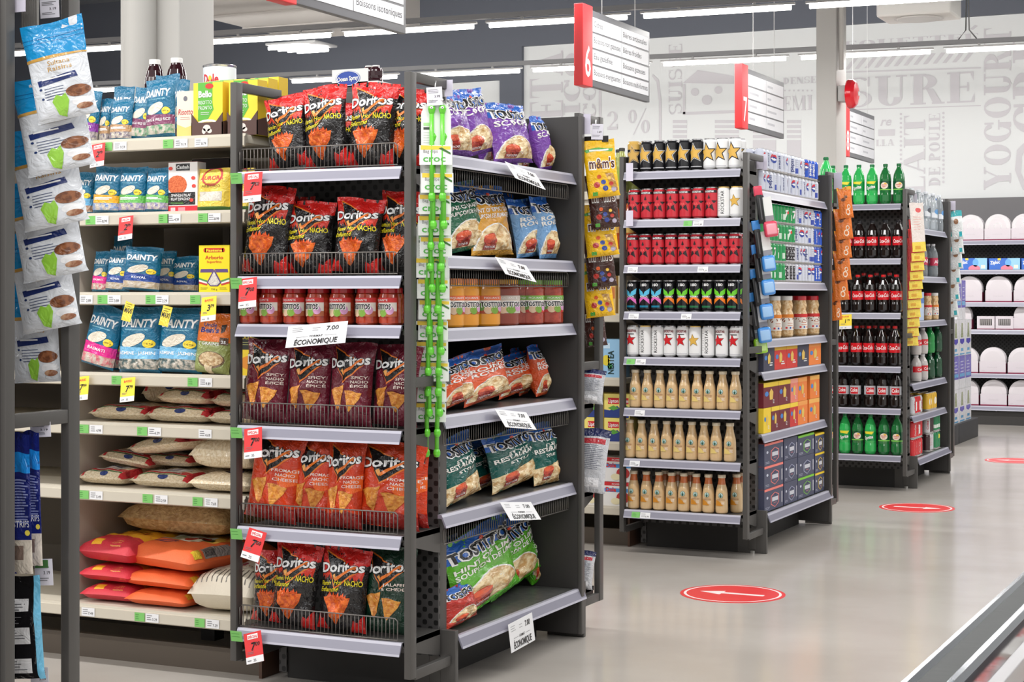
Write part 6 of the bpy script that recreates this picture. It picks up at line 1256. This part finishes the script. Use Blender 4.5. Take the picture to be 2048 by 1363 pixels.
zq = hz(1652, 400, 5.1); BT['sprite']('soda_bottle', (wx(1652, 5.13), 5.13, hz(1652, 314, 5.13)-.2705), 0, label='green lemon soda bottle poking up behind the beer and cola end unit', cat='bottle')
mb = MB(); mb.box((wx(1652, 5.13)-.3, 5.08, hz(1652, 314, 5.13)-.29), (wx(1652, 5.13)+.06, 5.2, hz(1652, 314, 5.13)-.271), STEEL); within(mb.build('shelf', rack_of('grey tube side rack hung with orange')))
# last end unit, facing the wide aisle
X3 = OX[3]-.0
def wl(c1, c2):
    def art(mb, S, r, h): z0, z1 = S.ys[0], S.ys[-1]; rect(mb, S, -r*1.4, z0, r*1.4, z0+(z1-z0)*.6, gloss(*c2), 1); disc(mb, S, 0, z0+(z1-z0)*.7, r*.8, (z1-z0)*.3, gloss(*c1), 2)
    return art
WB = [soda(CLR, gloss(220, 224, 230), wl((50, 70, 160), (226, 230, 236)), H=.27, r=.034), soda(CLR, gloss(220, 224, 230), wl((70, 74, 84), (226, 230, 236)), H=.27, r=.034), soda(CLR, gloss(220, 224, 230), wl((90, 150, 210), (226, 230, 236)), H=.27, r=.034)]
for i in range(9):
    px = 1823+i*7.1; x = X3-.03-(.05 if i % 2 else 0); put_x(WB[(0, 0, 1, 1, 1, 0, 2, 2, 2)[i]], 'water_bottle', px-4, px+4, None, x, Z3F[0]+.002, .068, .27, dsc=1, label='clear water bottle, %s from the corner on the top shelf' % nth(i), cat='bottle', group='water bottles on the last end unit')
for i in range(6):
    px = 1842+i*8; x = X3-.22; c = (34, 34, 38) if i < 3 else (70, 110, 200) if i < 5 else (226, 226, 230)
    soda(CLR, gloss(*c), None, H=.29, r=.034)('water_bottle', (x, wy(px, x), Z3F[0]+.002), 0, label='clear water bottle with %s cap in the back row, %s' % ('black' if i < 3 else 'blue' if i < 5 else 'white', nth(i)), cat='bottle', group='water bottles on the last end unit')
for i in range(3):
    px = (1886, 1893, 1899)[i]; mb = MB(); mb.box((-.035, -.03, 0), (.035, .03, .27), mat((226, 226, 224), .4), .004); mb.box((-.036, -.031, .17), (-.0, .031, .25), mat((190, 188, 186), .4)) if i < 2 else mb.box((-.036, -.031, .17), (.036, .031, .25), mat((90, 80, 190), .4))
    x = X3-.3; o = mb.build('carton_roll', label='white wrapped roll behind the water bottles, %s' % ('first', 'second', 'with a violet band')[i], cat='roll', group='wrapped rolls'); o.location = (x, wy(px, x), Z3F[0]+.002)
VT = [soda(CLR, gloss(226, 226, 230), l_coke((206, 60, 90), (250, 240, 250), 'AB'), H=.24, r=.036), soda(CLR, gloss(226, 226, 230), l_coke((130, 70, 180), (250, 240, 250), 'AB'), H=.24, r=.036)]
for i, (px, k, dx) in enumerate(((1845, 0, 0), (1856, 0, -.04), (1866, 0, 0), (1877, 1, -.01))):
    x = X3-.04+dx; VT[k]('drink_bottle', (x, wy(px, x), Z3F[1]+.002), pi/2-R(28), label='clear drink bottle with %s label, %s along the second shelf' % ('red' if k == 0 else 'violet', nth(i)), cat='bottle', group='labelled drink bottles')
for i, px in enumerate((1854, 1861, 1868, 1876)):
    x = X3-.05-(.07 if i % 2 else 0); (NR if i < 2 else NWT)('peanut_jar', (x, wy(px, x), Z3F[2]+.001), pi/2-R(30), (.8, .8, .9), label='small peanut jar, %s along the third shelf of the last end unit' % nth(i), cat='jar', group='peanut jars on the last end unit')
box_x(paper(190, 206, 230), lambda mb, S, W, H: rect(mb, S, -W/2, .6*H, W/2, .8*H, paper(90, 130, 200), 1), 'snack_carton', 1838, 1848, Z3F[2]+.001, .2, X3-.02, 'pale blue carton beside the small peanut jars', None)
CC = soda(mat((196, 190, 188), .1, coat=.5), gloss(226, 226, 230), l_coke((214, 40, 50), (250, 240, 240), 'Coke'), H=.17, r=.036); GB = soda(mat((20, 140, 60), .08, coat=.6), gloss(14, 120, 60), None, H=.17, r=.036); GD = soda(mat((14, 70, 40), .08, coat=.6), gloss(14, 100, 56), None, H=.17, r=.036)
hq = (hx(1850, 656, X3)-Z3F[3])/2
for tier in range(2):
    for i, (px, mk, c) in enumerate(((1832, CC, 'silver cola'), (1845, CC, 'silver cola'), (1859, GB if tier else GD, 'green soda'), (1874, GD, 'green soda'))):
        mk('soda_bottle', (X3-.04, wy(px, X3-.04), Z3F[3]+.002+tier*hq), pi/2-R(25), (1.1, 1.1, hq/.172), label='small %s bottle, %s along the %s layer of the last end unit' % (c, nth(i), ('lower', 'upper')[tier]), cat='bottle', group='small soda bottles')
y4 = wy(1829, X3); 
canpack(CK+DKC[:1], 5, y4, X3, Z3F[4]+.002, .125, 'red and silver can pack on the fourth shelf by the plates aisle', 'can packs of the last end unit', deep=4); canpack(GDC, 5, wy(1859, X3), X3, Z3F[4]+.002, .125, 'golden can pack on the fourth shelf of the last end unit', 'can packs of the last end unit', deep=4)
for tier in range(2):
    z = .203+tier*.127; l = ('lower', 'upper')[tier]
    canpack(CK, 5, wy(1829, X3), X3, z, .124, 'red cola can pack, %s layer at the bottom of the last end unit' % l, 'can packs of the last end unit', deep=3); canpack(DKC, 3, wy(1859, X3), X3, z, .124, 'silver and maroon can pack, %s layer at the bottom' % l, 'can packs of the last end unit', deep=3); canpack(SPC, 3, wy(1872.5, X3), X3, z, .124, 'green can pack, %s layer at the bottom of the last end unit' % l, 'can packs of the last end unit', deep=3)
# red and yellow packets, white and teal pouches
def a_ry(mb, S, W, H): rect(mb, S, -W/2, 0, W/2, .2*H, film(246, 220, 90), 1); rect(mb, S, -.3*W, .05*H, .1*W, .12*H, film(226, 170, 60), 2); disc(mb, S, .1*W, .85*H, .2*W, .05*H, film(226, 90, 90), 1); lines(mb, S, -.3*W, .3*W, .7*H, 6, .05*H, film(236, 190, 180), 1, h=.005)
RY = pouch((236, 226, 220), a_ry, .1, .34, .012, 550); RYr = pouch((226, 70, 70), a_ry, .1, .34, .012, 551)
for k in range(11):
    y0 = 405 if k == 0 else 420+k*18.6; y1 = 503 if k == 0 else 503+k*18.8; px = 1836-k*1.5
    hang(RY if k == 0 else RYr, 'seasoning_packet', px-13, px+12, y0, y1, OY[3]+.06+.016*k, .098, .34, 'red and yellow seasoning packet, %s from the top of the strip' % nth(k), 'seasoning packets on the strip', cat='packet', roll=-4, yaw=26)
def a_wt(mb, S, W, H): rect(mb, S, .1*W, .08*H, .36*W, .26*H, film(40, 160, 170), 1); rect(mb, S, -W/2, .8*H, W/2, H, film(60, 170, 176), 1); disc(mb, S, -.05*W, .62*H, .2*W, .1*H, film(150, 110, 80), 1)
WT = pouch((222, 226, 226), a_wt, .1, .2, .03, 560)
for k, (y0, y1, px) in enumerate(((421, 478, 1913), (462, 508, 1914), (492, 538, 1912), (520, 568, 1908), (552, 602, 1906), (584, 634, 1903))):
    hang(WT, 'nut_pouch', px-11, px+12, y0, y1, OY[3]+FAR[3]+.05+.03*k, .098, .2, 'white and teal pouch, %s from the top of the far strip' % nth(k), 'white and teal pouches', roll=-6, yaw=18)
# paper packs on black plinths
xp = -.34; zt = hx(1940, 840, xp)
for i, (a, b) in enumerate(((1905, 1918), (1919, 1957))):
    mb = MB(); mb.box((xp-.35, wy(a, xp), 0), (xp, wy(b, xp)-.01, zt), mat((62, 62, 64), .6), .006); mb.build('plinth', label='%s black plinth under the paper packs' % ('narrow', 'wide')[i], cat='plinth', group='black plinths')
def a_pp(v):
    def art(mb, S, W, H):
        V = film(96, 86, 190); B = film(90, 170, 220)
        if v: rect(mb, S, -W/2, .3*H, W/2, H, V, 1); lines(mb, S, -.3*W, .3*W, .8*H, 4, .1*H, film(190, 190, 230), 2, h=.01); rect(mb, S, -.4*W, .36*H, .4*W, .46*H, B, 2)
        else: poly(mb, S, sc([(-.36, .36), (0, .3), (.36, .36), (.36, .46), (-.36, .46)], W, H), V, 1); rect(mb, S, -.2*W, .12*H, .2*W, .2*H, B, 1); poly(mb, S, sc([(-.2, .5), (.2, .5), (.1, .9), (-.1, .9)], W, H), film(150, 160, 110), 1); rect(mb, S, -.4*W, .02*H, .4*W, .06*H, B, 1)
    return art
zz = zt; tops = [776, 710, 638, 560]
for tier in range(4):
    z1 = hx(1925, tops[tier], xp-.03); n = 3 if tier < 3 else 2
    for i in range(n):
        a, b = 1906+i*12.4, 1917.6+i*12.4
        if tier == 3: a, b = 1914+i*9, 1922+i*9
        Y0, Y1 = wy(a, xp-.03), wy(b, xp-.03); me = carton(Y1-Y0-.004, z1-zz-.002, .24, film(234, 234, 238), a_pp(tier in (1, 3)))
        share(me)('paper_pack', (xp-.03, (Y0+Y1)/2, zz+.001), pi/2, label='white and violet paper pack, %s in the %s layer of the stack' % (nth(i), ('bottom', 'second', 'third', 'top')[tier]), cat='paper pack', group='paper packs on plinths')
    zz = z1
# ================================================================ plates on the wall shelving
PL = mat((214, 208, 212), .25, coat=.3); BUR = paper(140, 50, 80); PCARD = paper(208, 200, 206)
def plateset(shine):
    P = []; mb = MB(); W = .262
    mb.box((-W/2, 0, 0), (W/2, .14, .012), BUR); mb.box((-W/2, 0, .012), (W/2, .003, .12), PCARD); mb.box((W/2-.002, .003, .012), (W/2, .14, .1), BUR); mb.box((-W/2, .003, .012), (-W/2+.002, .14, .1), BUR)
    S = Plane((0, 0, 0), (1, 0, 0), (0, 0, 1), W, .13); text(mb, S, 'mozaik', 0, .055, .016, paper(196, 188, 194), 1, width=.1); rect(mb, S, -W*.42, .024, -W*.3, .03, paper(200, 190, 196), 1); P.append(('sleeve', mb.mesh()))
    for k in range(4):
        mb = MB(); y = .006+k*.032; prof = [(0, .008), (.075, .008), (.085, .004), (.125, 0), (.128, .002), (.125, .006), (.088, .012), (.0, .014)]
        mb.lathe(prof, PL, 32); me = mb.mesh(); me.transform(Matrix.Translation((0, y+.012, .137)) @ Matrix.Rotation(pi/2, 4, 'X')); P.append(('plate', me))
    if shine: mb = MB(); mb.lathe([(.03, 0), (.07, -.003), (.128, -.001)], mat((250, 250, 250), .02, alpha=.35), 32); me = mb.mesh(); me.transform(Matrix.Translation((0, .004, .137)) @ Matrix.Rotation(pi/2, 4, 'X')); P.append(('clear_wrap', me))
    return proto(P)
P1, P2 = plateset(True), plateset(False)
PN_ = ('top', 'second', 'third', 'fourth', 'fifth', 'lowest')
for row, pxs, mk in [(0, (1941, 1995, 2049), P1), (2, (1938, 1997, 2054), P2), (3, (1917, 2053), P2), (4, (1930, 1985, 2042), P2), (5, (1931, 1987, 2043), P2)]:
    for i, px in enumerate(pxs): mk('plate_set', (wx(px, 13.24), 13.24, ZP[row]+.001), 0, label='boxed set of white plates, %s visible from the paper packs on the %s wall shelf' % (nth(i), PN_[row]), cat='plate set', group='plate sets, %s wall shelf' % PN_[row])
def a_soap(mb, S, W, H): rect(mb, S, .1*W, 0, W/2, H, paper(150, 200, 230), 1); text(mb, S, 'Ziploc', -.3*W, .5*H, .3*H, WHT, 2, .1, .03, width=.3*W); disc(mb, S, .12*W, .6*H, .1*W, .34*H, paper(110, 170, 226), 2); disc(mb, S, .08*W, .1*H, .2*W, .3*H, paper(226, 130, 150), 2); rect(mb, S, .3*W, .1*H, .44*W, .4*H, paper(230, 226, 210), 2); rect(mb, S, -.22*W, .82*H, -.12*W, H, paper(244, 210, 80), 2)
for i, (a, b) in enumerate(((1914, 1974), (1978, 2040), (2043, 2104))): box_y(wx(b, 13.23)-wx(a, 13.23)-.004, .115, .18, paper(60, 110, 200), a_soap, 'bag_carton', a, b, 516, 13.23, ZP[1]+.001, 'flat blue carton of zip bags, %s on the second wall shelf' % nth(i), cat='carton', group='zip bag cartons')
def a_cut(mb, S, W, H):
    rect(mb, S, -W/2, 0, W/2, .06*H, BUR, 1); rect(mb, S, -.34*W, .3*H, .36*W, .8*H, paper(70, 66, 66), 1)
    for k in range(6): poly(mb, S, sc([(-.3+k*.11, .32), (-.26+k*.11, .32), (-.22+k*.11, .78), (-.3+k*.11, .78)], W, H), mat((200, 196, 196), .2, .6), 2)
for i, (a, b) in enumerate(((1954, 1989), (1991, 2026))): box_y(wx(b, 13.23)-wx(a, 13.23), .195, .1, PCARD, a_cut, 'cutlery_carton', a, b, 632, 13.23, ZP[3]+.001, 'white carton with silver cutlery window, %s' % ('beside the plates by the paper packs', 'nearer the picture edge')[i], cat='carton', group='cutlery cartons')
# ================================================================ beige shelving behind the candy rack
YG = OY[2]+.19
def a_nestea(mb, S, W, H): text(mb, S, 'NESTEA', .25*W, .4*H, .16*H, paper(30, 60, 60), 2, pi/2, .03, width=.6*H); disc(mb, S, -.05*W, .45*H, .16*W, .14*H, paper(226, 206, 60), 2); poly(mb, S, sc([(-.5, .3), (-.4, .5), (-.5, .6)], W, H), paper(110, 190, 110), 1); rect(mb, S, -.3*W, .76*H, .1*W, .9*H, paper(200, 226, 244), 1); disc(mb, S, .1*W, .3*H, .1*W, .08*H, paper(60, 140, 80), 2)
box_y(.2, .3, .14, paper(150, 196, 230), a_nestea, 'tea_carton', 1190, 1240, 678, YG, ZG2[3], 'light blue iced tea carton between the candy rack and the drinks rack')
def a_lipton(mb, S, W, H): poly(mb, S, sc([(-.5, 0), (.3, 0), (.5, .3), (.2, .5), (-.2, .3), (-.5, .34)], W, H), paper(40, 60, 130), 1); rect(mb, S, -.3*W, .58*H, .3*W, .84*H, paper(214, 44, 50), 1); text(mb, S, 'Lipton', 0, .64*H, .15*H, WHT, 2, bold=.02, width=.52*W); poly(mb, S, sc([(-.3, .4), (0, .52), (.3, .4), (0, .3)], W, H), paper(90, 160, 60), 2)
hl = (hz(1225, 787, YG)-ZG2[4])/2
for k in range(2):
    for j, (a, b) in enumerate(((1168, 1206), (1208, 1246), (1247, 1260))):
        X0_, X1_ = wx(a, YG), wx(b, YG); share(carton(X1_-X0_-.003, hl-.002, .14, paper(240, 222, 120), a_lipton))('tea_carton', ((X0_+X1_)/2, YG, ZG2[4]+.001+k*hl), 0, label='yellow tea carton, %s layer, %s' % (('lower', 'upper')[k], ('partly behind the candy rack', 'in the gap between the racks', 'cut off by the drinks rack post')[j]), cat='carton', group='yellow tea cartons')
def a_dole(mb, S, W, H): rect(mb, S, -W/2, .84*H, W/2, H, paper(210, 40, 48), 1); text(mb, S, 'POMME', .0, .87*H, .08*H, WHT, 2, width=.36*W); rect(mb, S, -W/2, .58*H, W/2, .74*H, paper(80, 150, 216), 1); text(mb, S, 'Dole', -.22*W, .6*H, .18*H, paper(214, 50, 50), 2, bold=.04, width=.36*W); disc(mb, S, .22*W, .36*H, .24*W, .24*H, paper(190, 50, 50), 2); disc(mb, S, -.04*W, .2*H, .18*W, .14*H, paper(240, 230, 190), 3)
hd = (hz(1225, 914, YG)-ZG2[5])/2
for k in range(2):
    for j, (a, b) in enumerate(((1166, 1204), (1206, 1262))):
        X0_, X1_ = wx(a, YG), wx(b, YG); share(carton(X1_-X0_-.003, hd-.002, .14, paper(240, 238, 236), a_dole))('juice_carton', ((X0_+X1_)/2, YG, ZG2[5]+.001+k*hd), 0, label='white and red apple juice carton, %s layer, %s' % (('lower', 'upper')[k], ('behind the candy rack', 'in the gap beside the drinks rack')[j]), cat='carton', group='apple juice cartons')
OIL = soda(mat((170, 176, 96), .1, coat=.6), gloss(60, 62, 60), lambda mb, S, r, h: rect(mb, S, -r, S.ys[0], r, S.ys[-1], paper(160, 180, 70), 1), H=.27, r=.034)
for i, px in enumerate((1214, 1226, 1244, 1256)): OIL('oil_bottle', (wx(px, YG+.05), YG+.05+.08*(i % 2), hz(1218, 297, YG+.05)-.2695), 0, label='pale green bottle with dark cap above the candy rack gap, %s' % nth(i), cat='bottle', group='pale green bottles')
mb = MB(); zoil = hz(1218, 297, YG+.05)-.27; mb.box((-1.3, YG-.03, zoil-.03), (-.74, YG+.3, zoil-.0005), BEIGE); sh = within(mb.build('shelf', g2))
RBT = soda(mat((206, 110, 60), .1, coat=.6), gloss(40, 40, 44), lambda mb, S, r, h: rect(mb, S, -r, S.ys[0], r, S.ys[-1], paper(236, 200, 110), 1), H=.26, r=.04)
for i, px in enumerate((1200, 1229, 1258)): RBT('juice_bottle', (wx(px, YG), YG, ZG2[1]+.001), 0, label='amber juice bottle in the gap beside the drinks rack, %s' % nth(i), cat='bottle', group='amber juice bottles')
for i, px in enumerate((1204, 1224, 1244)): box_y(.075, .2, .1, paper(*((236, 226, 190), (226, 190, 120), (240, 230, 200))[i]), lambda mb, S, W, H: rect(mb, S, -.4*W, .4*H, .4*W, .7*H, paper(206, 120, 60), 1), 'juice_carton', px-7, px+7, None, YG, ZG2[2]+.001, 'slim cream juice carton below the amber bottles, %s' % nth(i), group='slim juice cartons')
# ================================================================ chest freezer contents and a juice tray on top of the gondola
FB = [share(sack(.24, .3, .06, film(*c), lambda mb, S, W, H, d=d: (disc(mb, S, 0, .5*H, .3*W, .2*H, film(*d), 1), rect(mb, S, -.4*W, .76*H, .4*W, .9*H, film(210, 60, 50), 1), lines(mb, S, -.3*W, .3*W, .3*H, 3, .04*H, film(160, 150, 150), 1, h=.006)), 600+i)) for i, (c, d) in enumerate([((232, 226, 220), (216, 150, 90)), ((226, 214, 196), (190, 90, 60)), ((216, 220, 216), (120, 140, 90))])]
mb = MB(); mb.box((.07, .05, .5), (.98, 5.5, .74), mat((214, 206, 200), .6)); mb.build('load_base', t := next(o for o in bpy.data.objects if o.name == 'freezer_chest'))
for i in range(8):
    FB[i % 3]('frozen_bag', (2.46+.27*(i//6), -3.0+.36*(i % 6), .742), R(90+(i*37) % 30-15), label='white frozen food bag in the chest freezer, %s from the near end' % nth(i), cat='frozen bag', group='frozen bags in the chest')
def a_ocean(mb, S, W, H): disc(mb, S, -.1*W, .5*H, .3*W, .42*H, paper(50, 80, 170), 1, 24); ring(mb, S, -.1*W, .5*H, .27*W, .29*W, WHT, 2, 24, .42*H/(.3*W)); text(mb, S, 'Ocean Spray', -.1*W, .38*H, .24*H, WHT, 3, .06, .03, width=.5*W)
yo = .8; x0, x1 = wx(664, yo), wx(756, yo); zo = hz(700, 175, yo)
mb = MB(); W_ = x1-x0; Ho = hz(700, 138, yo)-zo; mb.box((-W_/2, 0, 0), (W_*.28, .004, Ho), CARD); mb.box((-W_/2, 0, 0), (W_/2, .2, .02), CARD); mb.add([(-W_/2, 0, Ho*.7), (-W_/2, .004, Ho*.7), (-W_/2, .2, Ho*.3), (-W_/2, 0, 0), (-W_/2, .2, 0)], [(0, 3, 4, 2, 1)], CARD)
a_ocean(mb, Plane((-W_*.06, 0, 0), (1, 0, 0), (0, 0, 1), W_*.9, Ho, .0008), W_*.9, Ho); o = mb.build('juice_tray', label='white printed juice tray standing on top of the shelving', cat='tray'); o.location = ((x0+x1)/2, yo, zo)
for i, px in enumerate((738, 752)): juice('juice_bottle', (wx(px, yo+.1), yo+.1, zo+.0205), 0, (.46, .46, .24), label='small dark juice bottle in the printed tray, %s' % ('first', 'second')[i], cat='bottle', group='small juice bottles')
mb = MB(); mb.box((x0-.1, yo-.02, zo-.02), (x1+.1, yo+.3, zo-.0005), STEEL); mb.box((x0-.1, yo+.28, 1.9), (x0-.07, yo+.3, zo-.02), STEEL); mb.box((x1+.07, yo+.28, 1.9), (x1+.1, yo+.3, zo-.02), STEEL); mb.build('top_shelf', rack_of('dark end unit filled'))
